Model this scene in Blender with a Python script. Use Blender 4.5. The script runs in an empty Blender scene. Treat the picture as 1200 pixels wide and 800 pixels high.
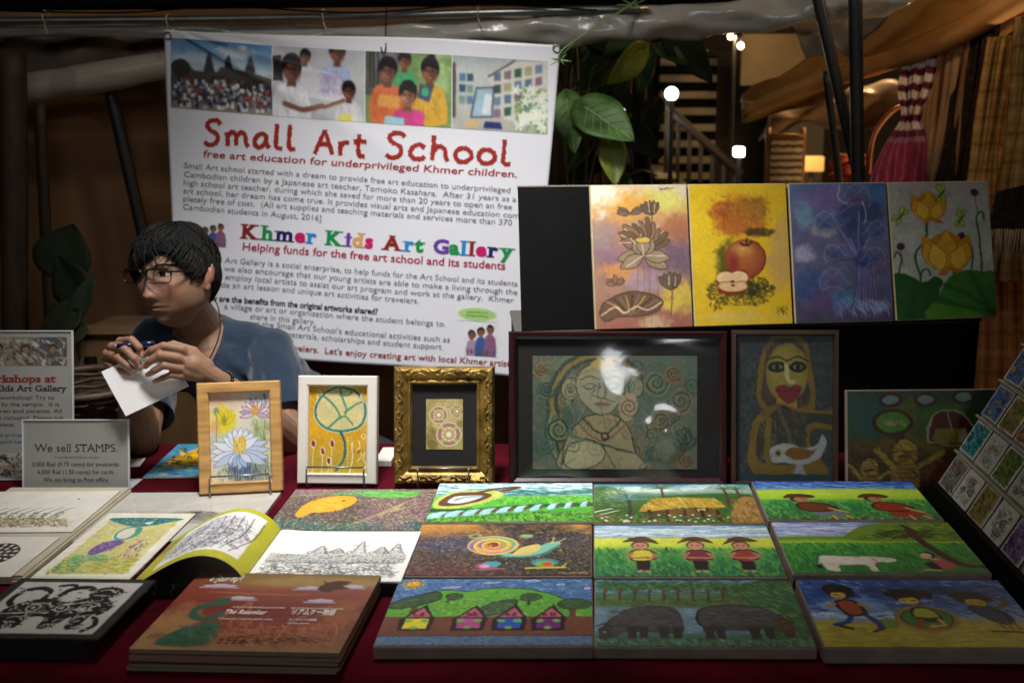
import bpy, bmesh, math, random
import numpy as np
from mathutils import Vector, Matrix, Euler
random.seed(7)
RS = np.random.RandomState(11)
S = bpy.context.scene
COL = S.collection
R = math.radians

# ------------------------------------------------------------------ camera
CAM_Z, PITCH, F = 1.48, math.atan(270 / 1167), 1167.0
cam_d = bpy.data.cameras.new('camera')
cam_d.lens, cam_d.sensor_width, cam_d.sensor_fit = 35.0, 36.0, 'HORIZONTAL'
cam_d.shift_x = -94 / 1200
cam_d.clip_start, cam_d.clip_end = 0.05, 200
cam_d.dof.use_dof = True
cam_d.dof.focus_distance = 1.8
cam_d.dof.aperture_fstop = 4.0
cam = bpy.data.objects.new('camera', cam_d); COL.objects.link(cam)
cam.location = (0, 0, CAM_Z)
cam.rotation_euler = (math.pi / 2 - PITCH, 0, 0)
S.camera = cam

# ------------------------------------------------------------------ night sky
W = bpy.data.worlds.new('World'); S.world = W; W.use_nodes = True
nt = W.node_tree; nt.nodes.clear()
wo = nt.nodes.new('ShaderNodeOutputWorld'); wb = nt.nodes.new('ShaderNodeBackground')
sk = nt.nodes.new('ShaderNodeTexSky'); sk.sky_type = 'NISHITA'; sk.sun_disc = False
sk.sun_elevation = R(-4); sk.sun_rotation = R(160)
wb.inputs['Strength'].default_value = 0.05
nt.links.new(sk.outputs[0], wb.inputs[0]); nt.links.new(wb.outputs[0], wo.inputs[0])

S.view_settings.view_transform = 'Standard'
S.view_settings.look = 'None'
S.view_settings.exposure = 0
S.view_settings.gamma = 1

# ------------------------------------------------------------------ lamps of the market
def lamp(name, kind, loc, energy, col=(1, 1, 1), size=0.05, aim=None, cone=None, blend=1.0):
    d = bpy.data.lights.new(name, kind); d.energy = energy; d.color = col
    if kind == 'AREA': d.shape = 'DISK'; d.size = size
    else: d.shadow_soft_size = size
    if cone: d.spot_size = R(cone); d.spot_blend = blend
    o = bpy.data.objects.new(name, d); COL.objects.link(o); o.location = loc
    if aim is not None:
        o.rotation_euler = (Vector(aim) - Vector(loc)).to_track_quat('-Z', 'Y').to_euler()
    return o
# the stall's own bulb hangs above the picture, in front of the banner
lamp('stall_lamp', 'SPOT', (-0.40, 1.50, 2.42), 180, (1.0, 0.985, 0.965), 0.17, (-0.36, 2.14, 1.0), 80, 1.0)
lamp('stall_lamp_spill', 'POINT', (-0.35, 1.9, 2.5), 13, (1.0, 0.95, 0.87), 0.09)
# the lamps of the stalls across the lane, behind the photographer
lamp('lane_lamp', 'AREA', (0.9, -2.6, 2.7), 15, (0.93, 0.96, 1.0), 0.9, (0.2, 2, 1.1))
lamp('lane_lamp', 'AREA', (-2.8, -1.5, 2.6), 7, (1.0, 0.93, 0.84), 0.35, (0, 2, 1.0))
# warm bulbs in the textile stall at the back, plus one added over the scarves
lamp('textile_light', 'POINT', (1.75, 3.3, 1.05), 20, (1.0, 0.60, 0.24), 0.06)
lamp('textile_light', 'POINT', (1.3, 2.6, 2.2), 9, (1.0, 0.70, 0.40), 0.06)  # added light, unseen above the view, to brighten the scarves from the front
lamp('textile_light', 'POINT', (1.15, 4.2, 2.05), 22, (1.0, 0.62, 0.28), 0.06)

# ------------------------------------------------------------------ photograph pixel (1200 x 800) <-> place
CP, SP = math.cos(PITCH), math.sin(PITCH)
def ray(px, py):
    xc, yc = (px - 694) / F, -(py - 400) / F
    return Vector((xc, CP + yc * SP, -SP + yc * CP))
CAMP = Vector((0, 0, CAM_Z))
def at_z(px, py, z):
    r = ray(px, py); return CAMP + r * ((z - CAM_Z) / r.z)
def at_y(px, py, y):
    r = ray(px, py); return CAMP + r * (y / r.y)
def on_plane(px, py, p0, n):
    r = ray(px, py); return CAMP + r * ((p0 - CAMP).dot(n) / r.dot(n))
def to_px(p):
    q = Vector(p) - CAMP
    f = q.y * CP - q.z * SP; u = q.y * SP + q.z * CP
    return 694 + F * q.x / f, 400 - F * u / f

# ------------------------------------------------------------------ objects
def tag(o, label=None, cat=None, group=None, kind=None):
    if label: o['label'] = label
    if cat: o['category'] = cat
    if group: o['group'] = group
    if kind: o['kind'] = kind
    return o
def thing(name, label, cat, mtx=None, group=None):
    o = bpy.data.objects.new(name, None); COL.objects.link(o)
    o.empty_display_size = 0.05
    if mtx is not None: o.matrix_world = mtx
    return tag(o, label, cat, group)
def link(name, me, mat, parent=None, mtx=None):
    o = bpy.data.objects.new(name, me); COL.objects.link(o)
    if mat is not None:
        me.materials.clear(); me.materials.append(mat)
    if parent is not None: o.parent = parent
    if mtx is not None: o.matrix_local = mtx
    return o
def pyd(name, v, f, smooth=False):
    me = bpy.data.meshes.new(name); me.from_pydata([tuple(a) for a in v], [], f); me.update()
    if smooth: me.polygons.foreach_set('use_smooth', [True] * len(me.polygons))
    return me
class MB:
    """collects closed shapes into one mesh"""
    def __init__(s): s.v = []; s.f = []; s.sm = []
    def add(s, v, f, smooth=False):
        b = len(s.v); s.v += [tuple(a) for a in v]
        s.f += [tuple(i + b for i in q) for q in f]; s.sm += [smooth] * len(f); return s
    def box(s, c, d, m=None):
        hx, hy, hz = d[0] / 2, d[1] / 2, d[2] / 2
        v = [Vector((c[0] + a * hx, c[1] + b * hy, c[2] + e * hz)) for a in (-1, 1) for b in (-1, 1) for e in (-1, 1)]
        if m is not None: v = [m @ a for a in v]
        return s.add(v, [(0, 1, 3, 2), (4, 6, 7, 5), (0, 4, 5, 1), (2, 3, 7, 6), (0, 2, 6, 4), (1, 5, 7, 3)])
    def tube(s, pts, r, n=8, caps=True):
        pts = [Vector(p) for p in pts]; k = len(pts)
        rr = r if hasattr(r, '__len__') else [r] * k
        v = []; prev = None
        for i, p in enumerate(pts):
            t = (pts[min(i + 1, k - 1)] - pts[max(i - 1, 0)])
            t = t.normalized() if t.length > 1e-9 else Vector((0, 0, 1))
            if prev is None:
                a = t.orthogonal().normalized()
            else:
                a = prev - t * prev.dot(t)
                a = a.normalized() if a.length > 1e-6 else t.orthogonal().normalized()
            prev = a; b = t.cross(a)
            for j in range(n):
                g = 2 * math.pi * j / n
                v.append(p + (a * math.cos(g) + b * math.sin(g)) * rr[i])
        f = [(i * n + j, i * n + (j + 1) % n, (i + 1) * n + (j + 1) % n, (i + 1) * n + j) for i in range(k - 1) for j in range(n)]
        if caps: f += [tuple(range(n - 1, -1, -1)), tuple((k - 1) * n + j for j in range(n))]
        return s.add(v, f, True)
    def ball(s, c, r, n=16, m=10, mtx=None):
        rx, ry, rz = r if hasattr(r, '__len__') else (r, r, r)
        v = [Vector((0, 0, rz))]
        for i in range(1, m):
            a = math.pi * i / m
            for j in range(n):
                g = 2 * math.pi * j / n
                v.append(Vector((rx * math.sin(a) * math.cos(g), ry * math.sin(a) * math.sin(g), rz * math.cos(a))))
        v.append(Vector((0, 0, -rz)))
        if mtx is not None: v = [mtx @ a for a in v]
        v = [a + Vector(c) for a in v]
        f = [(0, 1 + j, 1 + (j + 1) % n) for j in range(n)]
        for i in range(m - 2):
            for j in range(n):
                f.append((1 + i * n + j, 1 + (i + 1) * n + j, 1 + (i + 1) * n + (j + 1) % n, 1 + i * n + (j + 1) % n))
        e = len(v) - 1; b = 1 + (m - 2) * n
        f += [(e, b + (j + 1) % n, b + j) for j in range(n)]
        return s.add(v, f, True)
    def mesh(s, name):
        me = bpy.data.meshes.new(name); me.from_pydata(s.v, [], s.f); me.update()
        me.polygons.foreach_set('use_smooth', s.sm); return me
    def build(s, name, mat, parent=None, mtx=None): return link(name, s.mesh(name), mat, parent, mtx)
def rbox(c, d, bev=0.002, seg=2):
    """rounded box mesh"""
    bm = bmesh.new(); bmesh.ops.create_cube(bm, size=1)
    for v in bm.verts: v.co = Vector((v.co.x * d[0] + c[0], v.co.y * d[1] + c[1], v.co.z * d[2] + c[2]))
    bmesh.ops.bevel(bm, geom=list(bm.edges), offset=bev, segments=seg, affect='EDGES', profile=0.5)
    me = bpy.data.meshes.new('box'); bm.to_mesh(me); bm.free(); return me
def spline(pts, n=8, closed=False):
    P = [Vector(p) for p in pts]; out = []; k = len(P)
    g = (lambda i: P[i % k]) if closed else (lambda i: P[max(0, min(k - 1, i))])
    for i in range(k if closed else k - 1):
        a, b, c, d = g(i - 1), g(i), g(i + 1), g(i + 2)
        for j in range(n):
            t = j / n
            out.append(0.5 * ((2 * b) + (c - a) * t + (2 * a - 5 * b + 4 * c - d) * t * t + (3 * b - a - 3 * c + d) * t ** 3))
    out.append(g(k) if closed else P[-1]); return out
def sheet(fn, nu, nv, name='sheet', smooth=True):
    """surface fn(u, v) -> point, u, v in 0..1"""
    v = [fn(i / nu, j / nv) for j in range(nv + 1) for i in range(nu + 1)]
    f = [(j * (nu + 1) + i, j * (nu + 1) + i + 1, (j + 1) * (nu + 1) + i + 1, (j + 1) * (nu + 1) + i) for j in range(nv) for i in range(nu)]
    return pyd(name, v, f, smooth)
def solid(o, t, off=-1):
    m = o.modifiers.new('thickness', 'SOLIDIFY'); m.thickness = t; m.offset = off; return o
def evalmesh(me, mods):
    """apply modifiers (callbacks on a temporary object) and return a new mesh"""
    o = bpy.data.objects.new('tmp', me); COL.objects.link(o)
    for fn in mods: fn(o)
    dg = bpy.context.evaluated_depsgraph_get(); dg.update()
    r = bpy.data.meshes.new_from_object(o.evaluated_get(dg)); bpy.data.objects.remove(o); return r

# ------------------------------------------------------------------ materials
def lin(c):
    if isinstance(c, str):
        c = c.lstrip('#')
        if len(c) == 3: c = ''.join(a * 2 for a in c)
        c = [int(c[i:i + 2], 16) / 255 for i in (0, 2, 4)]
    return tuple(a / 12.92 if a <= 0.04045 else ((a + 0.055) / 1.055) ** 2.4 for a in c[:3])
def mat(name, col, rough=0.6, var=0.15, scale=8.0, bump=0.0, bscale=60.0, metal=0.0, spec=0.5, sheen=0.0, coat=0.0, stretch=None, trans=0.0, col2=None):
    m = bpy.data.materials.new(name); m.use_nodes = True
    t = m.node_tree; b = t.nodes['Principled BSDF']; N = t.nodes.new; L = t.links.new
    c = lin(col)
    tc = N('ShaderNodeTexCoord'); mp = N('ShaderNodeMapping')
    L(tc.outputs['Object'], mp.inputs[0])
    if stretch: mp.inputs['Scale'].default_value = stretch
    no = N('ShaderNodeTexNoise'); no.inputs['Scale'].default_value = scale; no.inputs['Detail'].default_value = 5
    L(mp.outputs[0], no.inputs[0])
    rp = N('ShaderNodeValToRGB'); rp.color_ramp.elements[0].position = 0.3; rp.color_ramp.elements[1].position = 0.7
    lo = tuple(a * (1 - var) for a in c); hi = tuple(min(1, a * (1 + var)) for a in (lin(col2) if col2 else c))
    rp.color_ramp.elements[0].color = (*lo, 1); rp.color_ramp.elements[1].color = (*hi, 1)
    L(no.outputs['Fac'], rp.inputs[0]); L(rp.outputs[0], b.inputs['Base Color'])
    b.inputs['Roughness'].default_value = rough; b.inputs['Metallic'].default_value = metal
    b.inputs['Specular IOR Level'].default_value = spec
    b.inputs['Sheen Weight'].default_value = sheen; b.inputs['Coat Weight'].default_value = coat
    b.inputs['Transmission Weight'].default_value = trans
    if bump:
        n2 = N('ShaderNodeTexNoise'); n2.inputs['Scale'].default_value = bscale; n2.inputs['Detail'].default_value = 4
        L(mp.outputs[0], n2.inputs[0]); bp = N('ShaderNodeBump'); bp.inputs['Strength'].default_value = bump
        bp.inputs['Distance'].default_value = 0.004; L(n2.outputs['Fac'], bp.inputs['Height']); L(bp.outputs[0], b.inputs['Normal'])
    return m
def art_mat(name, rough=0.5, bump=0.1, bscale=900.0, spec=0.4, coat=0.0):
    m = bpy.data.materials.new(name); m.use_nodes = True
    t = m.node_tree; b = t.nodes['Principled BSDF']; N = t.nodes.new; L = t.links.new
    a = N('ShaderNodeAttribute'); a.attribute_name = 'paint'; L(a.outputs['Color'], b.inputs['Base Color'])
    b.inputs['Roughness'].default_value = rough; b.inputs['Specular IOR Level'].default_value = spec
    b.inputs['Coat Weight'].default_value = coat; b.inputs['Coat Roughness'].default_value = 0.15
    tc = N('ShaderNodeTexCoord'); n2 = N('ShaderNodeTexNoise'); n2.inputs['Scale'].default_value = bscale
    L(tc.outputs['Object'], n2.inputs[0]); bp = N('ShaderNodeBump'); bp.inputs['Strength'].default_value = bump
    bp.inputs['Distance'].default_value = 0.001
    L(n2.outputs['Fac'], bp.inputs['Height']); L(bp.outputs[0], b.inputs['Normal'])
    return m
def emit(name, col, k):
    m = bpy.data.materials.new(name); m.use_nodes = True; b = m.node_tree.nodes['Principled BSDF']
    b.inputs['Base Color'].default_value = (*lin(col), 1)
    b.inputs['Emission Color'].default_value = (*lin(col), 1); b.inputs['Emission Strength'].default_value = k; return m
def glass(name, rough=0.03, tint=(1, 1, 1), bump=0.0, bscale=5.0, refl=1.0):
    """thin clear film or pane: mostly see-through, with reflections"""
    m = bpy.data.materials.new(name); m.use_nodes = True
    t = m.node_tree; t.nodes.clear(); N = t.nodes.new; L = t.links.new
    o = N('ShaderNodeOutputMaterial'); mx = N('ShaderNodeMixShader'); tr = N('ShaderNodeBsdfTransparent'); gl = N('ShaderNodeBsdfGlossy')
    fr = N('ShaderNodeLayerWeight'); fr.inputs[0].default_value = 0.5
    pw = N('ShaderNodeMath'); pw.operation = 'POWER'; pw.inputs[1].default_value = 5.0; L(fr.outputs['Facing'], pw.inputs[0])
    mu = N('ShaderNodeMath'); mu.operation = 'MULTIPLY_ADD'; mu.inputs[1].default_value = 0.9 * refl; mu.inputs[2].default_value = 0.045 * refl; mu.use_clamp = True
    L(pw.outputs[0], mu.inputs[0])
    tr.inputs[0].default_value = (*tint, 1); gl.inputs['Roughness'].default_value = rough
    if bump:
        tc = N('ShaderNodeTexCoord'); n2 = N('ShaderNodeTexNoise'); n2.inputs['Scale'].default_value = bscale; n2.inputs['Detail'].default_value = 2
        n2.inputs['Distortion'].default_value = 1.2
        L(tc.outputs['Object'], n2.inputs[0]); bp = N('ShaderNodeBump'); bp.inputs['Strength'].default_value = bump; bp.inputs['Distance'].default_value = 0.02
        L(n2.outputs['Fac'], bp.inputs['Height']); L(bp.outputs[0], gl.inputs['Normal']); L(bp.outputs[0], fr.inputs['Normal'])
    L(mu.outputs[0], mx.inputs[0]); L(tr.outputs[0], mx.inputs[1]); L(gl.outputs[0], mx.inputs[2]); L(mx.outputs[0], o.inputs[0]); return m

# ------------------------------------------------------------------ painting with code: strokes into a colour grid
def hx(c):
    if isinstance(c, str):
        c = c.lstrip('#')
        if len(c) == 3: c = ''.join(a * 2 for a in c)
        return np.array([int(c[i:i + 2], 16) / 255 for i in (0, 2, 4)])
    return np.array(c, float)
def fbm(h, w, cell, octv=4, seed=0):
    rs = np.random.RandomState(seed); out = np.zeros((h, w)); amp = 1.0; tot = 0
    for o in range(octv):
        c = max(1.5, cell / 2 ** o); gh, gw = int(h / c) + 3, int(w / c) + 3
        g = rs.rand(gh, gw)
        y = np.linspace(0, h / c, h); x = np.linspace(0, w / c, w)
        yi = y.astype(int); xi = x.astype(int); fy = (y - yi)[:, None]; fx = (x - xi)[None]
        fy = fy * fy * (3 - 2 * fy); fx = fx * fx * (3 - 2 * fx)
        a = g[yi][:, xi]; b = g[yi][:, xi + 1]; d = g[yi + 1][:, xi]; e = g[yi + 1][:, xi + 1]
        out += amp * ((a * (1 - fx) + b * fx) * (1 - fy) + (d * (1 - fx) + e * fx) * fy); tot += amp; amp *= 0.55
    return out / tot
def csm(pts, n=6, closed=False):
    return np.array([tuple(p)[:2] for p in spline([(a, b, 0) for a, b in pts], n, closed)])
class Art:
    """w x h units, r grid cells per unit, y downwards"""
    seedc = 100
    def __init__(s, w, h, r, bg='fff'):
        s.w, s.h, s.r = w, h, r; s.W, s.H = int(w * r) + 1, int(h * r) + 1
        s.a = np.ones((s.H, s.W, 3)) * hx(bg); Art.seedc += 7; s.seed = Art.seedc; s.rs = np.random.RandomState(s.seed); s.wob = .55; s.var = .05 + .12 * ((s.seed * 7) % 10) / 10; s.blur = 0; s.done = False
    def _win(s, x0, y0, x1, y1):
        i0, i1 = max(0, int(x0 * s.r) - 2), min(s.W, int(x1 * s.r) + 3); j0, j1 = max(0, int(y0 * s.r) - 2), min(s.H, int(y1 * s.r) + 3)
        if i0 >= i1 or j0 >= j1: return None
        yy, xx = np.mgrid[j0:j1, i0:i1]
        return (slice(j0, j1), slice(i0, i1)), xx / s.r, yy / s.r
    def _put(s, sl, m, c):
        c = hx(c) if not (isinstance(c, np.ndarray) and c.ndim == 3) else c
        m = np.clip(m, 0, 1)[..., None]; s.a[sl] = s.a[sl] * (1 - m) + c * m
    def full(s):
        yy, xx = np.mgrid[0:s.H, 0:s.W]; return xx / s.r, yy / s.r
    def n(s, cell, octv=4, k=0): return fbm(s.H, s.W, max(2, cell * s.r), octv, s.seed + k)
    def grad(s, stops, noise=0.0, cell=10):
        """vertical colour stops [(y, colour), ...]"""
        x, y = s.full(); y = y + noise * (s.n(cell, 3, 3) - 0.5) * 2
        ys = [a for a, _ in stops]; cs = np.array([hx(c) for _, c in stops])
        s.a = np.stack([np.interp(y, ys, cs[:, k]) for k in range(3)], -1); return s
    def cloud(s, c, cx, cy, rx, ry, a=1, cell=8, k=0, soft=1.0):
        x, y = s.full(); d = ((x - cx) / rx) ** 2 + ((y - cy) / ry) ** 2
        m = np.clip(1.25 - d - (s.n(cell, 4, k) - 0.5) * 2.2, 0, 1) ** soft
        s._put((slice(None), slice(None)), m * a, c); return s
    def mottle(s, amt=0.08, cell=3, k=1):
        s.a = np.clip(s.a * (1 + amt * 2 * (s.n(cell, 3, k)[..., None] - 0.5)), 0, 1); return s
    def ell(s, cx, cy, rx, ry, c, rot=0, soft=None, a=1):
        soft = soft or 0.7 / s.r; R_ = max(rx, ry) + soft * 2; w = s._win(cx - R_, cy - R_, cx + R_, cy + R_)
        if not w: return s
        sl, x, y = w; g = R(rot); X = (x - cx) * math.cos(g) + (y - cy) * math.sin(g); Y = -(x - cx) * math.sin(g) + (y - cy) * math.cos(g)
        d = (np.sqrt((X / rx) ** 2 + (Y / ry) ** 2) - 1) * min(rx, ry); s._put(sl, (0.5 - d / (2 * soft)) * a, c); return s
    def ring(s, cx, cy, rx, ry, wd, c, rot=0, a=1):
        g = np.linspace(0, 2 * math.pi, 28); t = R(rot)
        return s.line([(cx + rx * math.cos(q) * math.cos(t) - ry * math.sin(q) * math.sin(t), cy + rx * math.cos(q) * math.sin(t) + ry * math.sin(q) * math.cos(t)) for q in g], wd, c, 0, a)
    def poly(s, pts, c, smooth=0, soft=None, a=1):
        P = csm(pts, smooth, True)[:-1] if smooth else np.array(pts, float); soft = soft or 0.7 / s.r
        w = s._win(P[:, 0].min() - soft, P[:, 1].min() - soft, P[:, 0].max() + soft, P[:, 1].max() + soft)
        if not w: return s
        sl, x, y = w; ins = np.zeros(x.shape, bool); d = np.full(x.shape, 1e9)
        for (x0, y0), (x1, y1) in zip(P, np.roll(P, -1, 0)):
            if y0 != y1: ins ^= ((y0 > y) != (y1 > y)) & (x < (x1 - x0) * (y - y0) / (y1 - y0) + x0)
            L2 = (x1 - x0) ** 2 + (y1 - y0) ** 2 + 1e-12; t = np.clip(((x - x0) * (x1 - x0) + (y - y0) * (y1 - y0)) / L2, 0, 1)
            d = np.minimum(d, np.hypot(x - x0 - t * (x1 - x0), y - y0 - t * (y1 - y0)))
        sd = np.where(ins, -d, d); s._put(sl, (0.5 - sd / (2 * soft)) * a, c); return s
    def line(s, pts, wd, c, smooth=6, a=1, taper=0, soft=None):
        P = csm(pts, smooth) if smooth and len(pts) > 2 else np.array(pts, float); soft = soft or 0.6 / s.r; h = wd / 2
        w = s._win(P[:, 0].min() - h - soft, P[:, 1].min() - h - soft, P[:, 0].max() + h + soft, P[:, 1].max() + h + soft)
        if not w: return s
        sl, x, y = w; best = np.full(x.shape, 1e9); k = len(P) - 1
        for i in range(k):
            (x0, y0), (x1, y1) = P[i], P[i + 1]
            L2 = (x1 - x0) ** 2 + (y1 - y0) ** 2 + 1e-12; t = np.clip(((x - x0) * (x1 - x0) + (y - y0) * (y1 - y0)) / L2, 0, 1)
            hh = h * (1 - taper * (i + t) / k) if taper else h
            best = np.minimum(best, np.hypot(x - x0 - t * (x1 - x0), y - y0 - t * (y1 - y0)) - hh)
        s._put(sl, (0.5 - best / (2 * soft)) * a, c); return s
    def dabs(s, nn, box, ln, wd, ang, jit, pal, a=0.9, inside=None):
        x0, y0, x1, y1 = box
        for _ in range(nn):
            x, y = x0 + s.rs.rand() * (x1 - x0), y0 + s.rs.rand() * (y1 - y0)
            if inside and not inside(x, y): continue
            g = R(ang + s.rs.uniform(-jit, jit)); l = ln * s.rs.uniform(0.5, 1.2) / 2
            s.line([(x - l * math.cos(g), y - l * math.sin(g)), (x + l * math.cos(g), y + l * math.sin(g))], wd, pal[s.rs.randint(len(pal))], 0, a)
        return s
    def spiral(s, cx, cy, r0, turns, wd, c, flip=1, ph=0, a=1, sq=1):
        k = int(14 * turns) + 2
        return s.line([(cx + flip * r0 * (1 - i / k * 0.92) * math.cos(ph + i / 14 * 6.283), cy + sq * r0 * (1 - i / k * 0.92) * math.sin(ph + i / 14 * 6.283)) for i in range(k + 1)], wd, c, 0, a)
    def petal(s, x0, y0, ang, ln, wd, c, edge=None, ew=0.6, a=1):
        """leaf shape from (x0,y0) in direction ang (deg, 0 = right, 90 = up)"""
        g = R(ang); ux, uy = math.cos(g), -math.sin(g); vx, vy = -uy, ux
        q = [(0, 0), (0.25, 0.75), (0.55, 1.0), (0.8, 0.6), (1, 0), (0.8, -0.6), (0.55, -1.0), (0.25, -0.75)]
        P = [(x0 + ux * t * ln + vx * b * wd / 2, y0 + uy * t * ln + vy * b * wd / 2) for t, b in q]
        s.poly(P, c, 4, a=a)
        if edge: s.line(P + [P[0]], ew, edge, 4, a)
        return s
    def finish(s):
        """hand wobble and uneven paint: the strokes are bent by noise and the colour varies from dab to dab"""
        if s.done or not s.wob: return s
        s.done = True; k = s.wob * s.r
        dx = (s.n(7, 2, 31) - .5) * 2.6 * k + (s.n(2.2, 2, 32) - .5) * 1.5 * k; dy = (s.n(7, 2, 33) - .5) * 2.6 * k + (s.n(2.2, 2, 34) - .5) * 1.5 * k
        jj, ii = np.mgrid[0:s.H, 0:s.W]; x = np.clip(ii + dx, 0, s.W - 1.001); y = np.clip(jj + dy, 0, s.H - 1.001); x0, y0 = x.astype(int), y.astype(int); fx, fy = (x - x0)[..., None], (y - y0)[..., None]; a = s.a
        s.a = (a[y0, x0] * (1 - fx) + a[y0, x0 + 1] * fx) * (1 - fy) + (a[y0 + 1, x0] * (1 - fx) + a[y0 + 1, x0 + 1] * fx) * fy
        v = s.var
        for _ in range(s.blur):
            q = np.pad(s.a, ((1, 1), (1, 1), (0, 0)), 'edge'); s.a = (q[1:-1, 1:-1] * 2 + q[:-2, 1:-1] + q[2:, 1:-1] + q[1:-1, :-2] + q[1:-1, 2:]) / 6
        br = (fbm(s.H, s.W * 3, max(3, 3 * s.r), 2, s.seed + 40)[:, ::3] if s.seed % 2 else fbm(s.H * 3, s.W, max(3, 3 * s.r), 2, s.seed + 40)[::3]) - .5
        tone = 1 + v * (1.1 * (s.n(12, 3, 35) - .5) + .9 * br + .15 * (s.n(1.3, 1, 36) - .5))
        gy = s.a.mean(-1, keepdims=True); s.a = gy + (s.a - gy) * .92
        s.a = s.a * tone[..., None] + v * .22 * np.stack([s.n(6, 3, 37) - .5, s.n(6, 3, 38) - .5, s.n(6, 3, 39) - .5], -1) * 2 * .5
        return s
    def out(s, P, c='111', wd=0.7, smooth=5, fill=None):
        if fill: s.poly(P, fill, smooth)
        return s.line(list(P) + [P[0]] + ([P[1]] if smooth else []), wd, c, smooth)
def art_mesh(art, w, h, fn=None, gain=1.0, name='art'):
    """grid of the art's size in the local XY plane, origin at the centre; fn(x, y) -> point bends it"""
    art.finish(); A = np.clip(art.a, 0, 1); H, Wd = A.shape[:2]
    l = np.where(A <= 0.04045, A / 12.92, ((A + 0.055) / 1.055) ** 2.4) * gain
    x = np.linspace(-w / 2, w / 2, Wd); y = np.linspace(h / 2, -h / 2, H)
    X, Y = np.meshgrid(x, y)
    if fn is None: co = np.stack([X, Y, np.zeros_like(X)], -1)
    else: co = fn(X, Y)
    me = bpy.data.meshes.new(name)
    nv = H * Wd; nf = (H - 1) * (Wd - 1)
    me.vertices.add(nv); me.vertices.foreach_set('co', co.reshape(-1).astype(np.float32))
    i = (np.arange(H - 1)[:, None] * Wd + np.arange(Wd - 1)[None]).reshape(-1)
    q = np.stack([i, i + Wd, i + Wd + 1, i + 1], -1).astype(np.int32)
    me.loops.add(nf * 4); me.loops.foreach_set('vertex_index', q.reshape(-1))
    me.polygons.add(nf); me.polygons.foreach_set('loop_start', np.arange(0, nf * 4, 4, dtype=np.int32))
    me.update(calc_edges=True)
    me.polygons.foreach_set('use_smooth', np.ones(nf, bool))
    ca = me.color_attributes.new('paint', 'FLOAT_COLOR', 'POINT')
    c4 = np.ones((nv, 4), np.float32); c4[:, :3] = l.reshape(-1, 3); ca.data.foreach_set('color', c4.reshape(-1))
    return me

# ------------------------------------------------------------------ lettering
def text_geo(body, bold=0.0, shear=0.0, serif=0.0, space=1.0, word=1.0):
    """flat lettering: (verts Nx2 with cap height 1, faces, width)"""
    c = bpy.data.curves.new('lettering', 'FONT'); c.body = body; c.size = 1.0; c.offset = bold; c.shear = shear
    c.space_character = space; c.space_word = word; c.resolution_u = 3; c.fill_mode = 'FRONT'
    o = bpy.data.objects.new('lettering', c); COL.objects.link(o)
    dg = bpy.context.evaluated_depsgraph_get(); dg.update()
    me = bpy.data.meshes.new_from_object(o.evaluated_get(dg))
    bpy.data.objects.remove(o); bpy.data.curves.remove(c)
    v = np.array([(p.co.x, p.co.y) for p in me.vertices]); f = [tuple(p.vertices) for p in me.polygons]
    if serif:
        cnt = {}
        for p in f:
            for a, b in zip(p, p[1:] + p[:1]):
                k = (min(a, b), max(a, b)); cnt[k] = cnt.get(k, 0) + 1
        ex = []; ef = []; b0 = len(v)
        for (a, b), k in cnt.items():
            if k == 1 and abs(v[a][1] - v[b][1]) < 2e-3 and 0.04 < abs(v[a][0] - v[b][0]) < 0.26:
                y = v[a][1]; up = y > 0.3; x0, x1 = sorted((v[a][0], v[b][0])); t = 0.045 if serif < 0.08 else 0.07
                if not (abs(y - bold * -1) < 0.05 or y > 0.45): continue
                if 0.2 < y < 0.45: continue
                ya, yb = (y - t, y) if up else (y, y + t)
                n = b0 + len(ex); ex += [(x0 - serif, ya), (x1 + serif, ya), (x1 + serif, yb), (x0 - serif, yb)]; ef.append((n, n + 1, n + 2, n + 3))
        if ex: v = np.vstack([v, np.array(ex)]); f += ef
    bpy.data.meshes.remove(me)
    v = v / 0.729
    if len(v): v[:, 0] -= v[:, 0].min()
    return v, f, (v[:, 0].max() if len(v) else 0)
class Letters:
    """collects lines of lettering; put() maps (along, up) -> point"""
    def __init__(s): s.v = []; s.f = []
    def put(s, body, p0, p1, cap, to3, **k):
        """baseline p0 -> p1 in plane coordinates, to3(x, y, lift) -> point"""
        v, f, w = text_geo(body, **k)
        if not len(v): return
        p0, p1 = np.array(p0, float), np.array(p1, float); d = p1 - p0; L = np.hypot(*d); e = d / L
        up = np.array([e[1], -e[0]]) if cap > 0 else np.array([-e[1], e[0]]); cap = abs(cap); b = len(s.v)
        for i, (a, t) in enumerate(v):
            q = p0 + d * (a / w) + up * t * cap; s.v.append(tuple(to3(q[0], q[1])))
        s.f += [tuple(i + b for i in q) for q in f]
    def build(s, name, mat, parent=None, mtx=None): return link(name, pyd(name, s.v, s.f), mat, parent, mtx)

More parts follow.
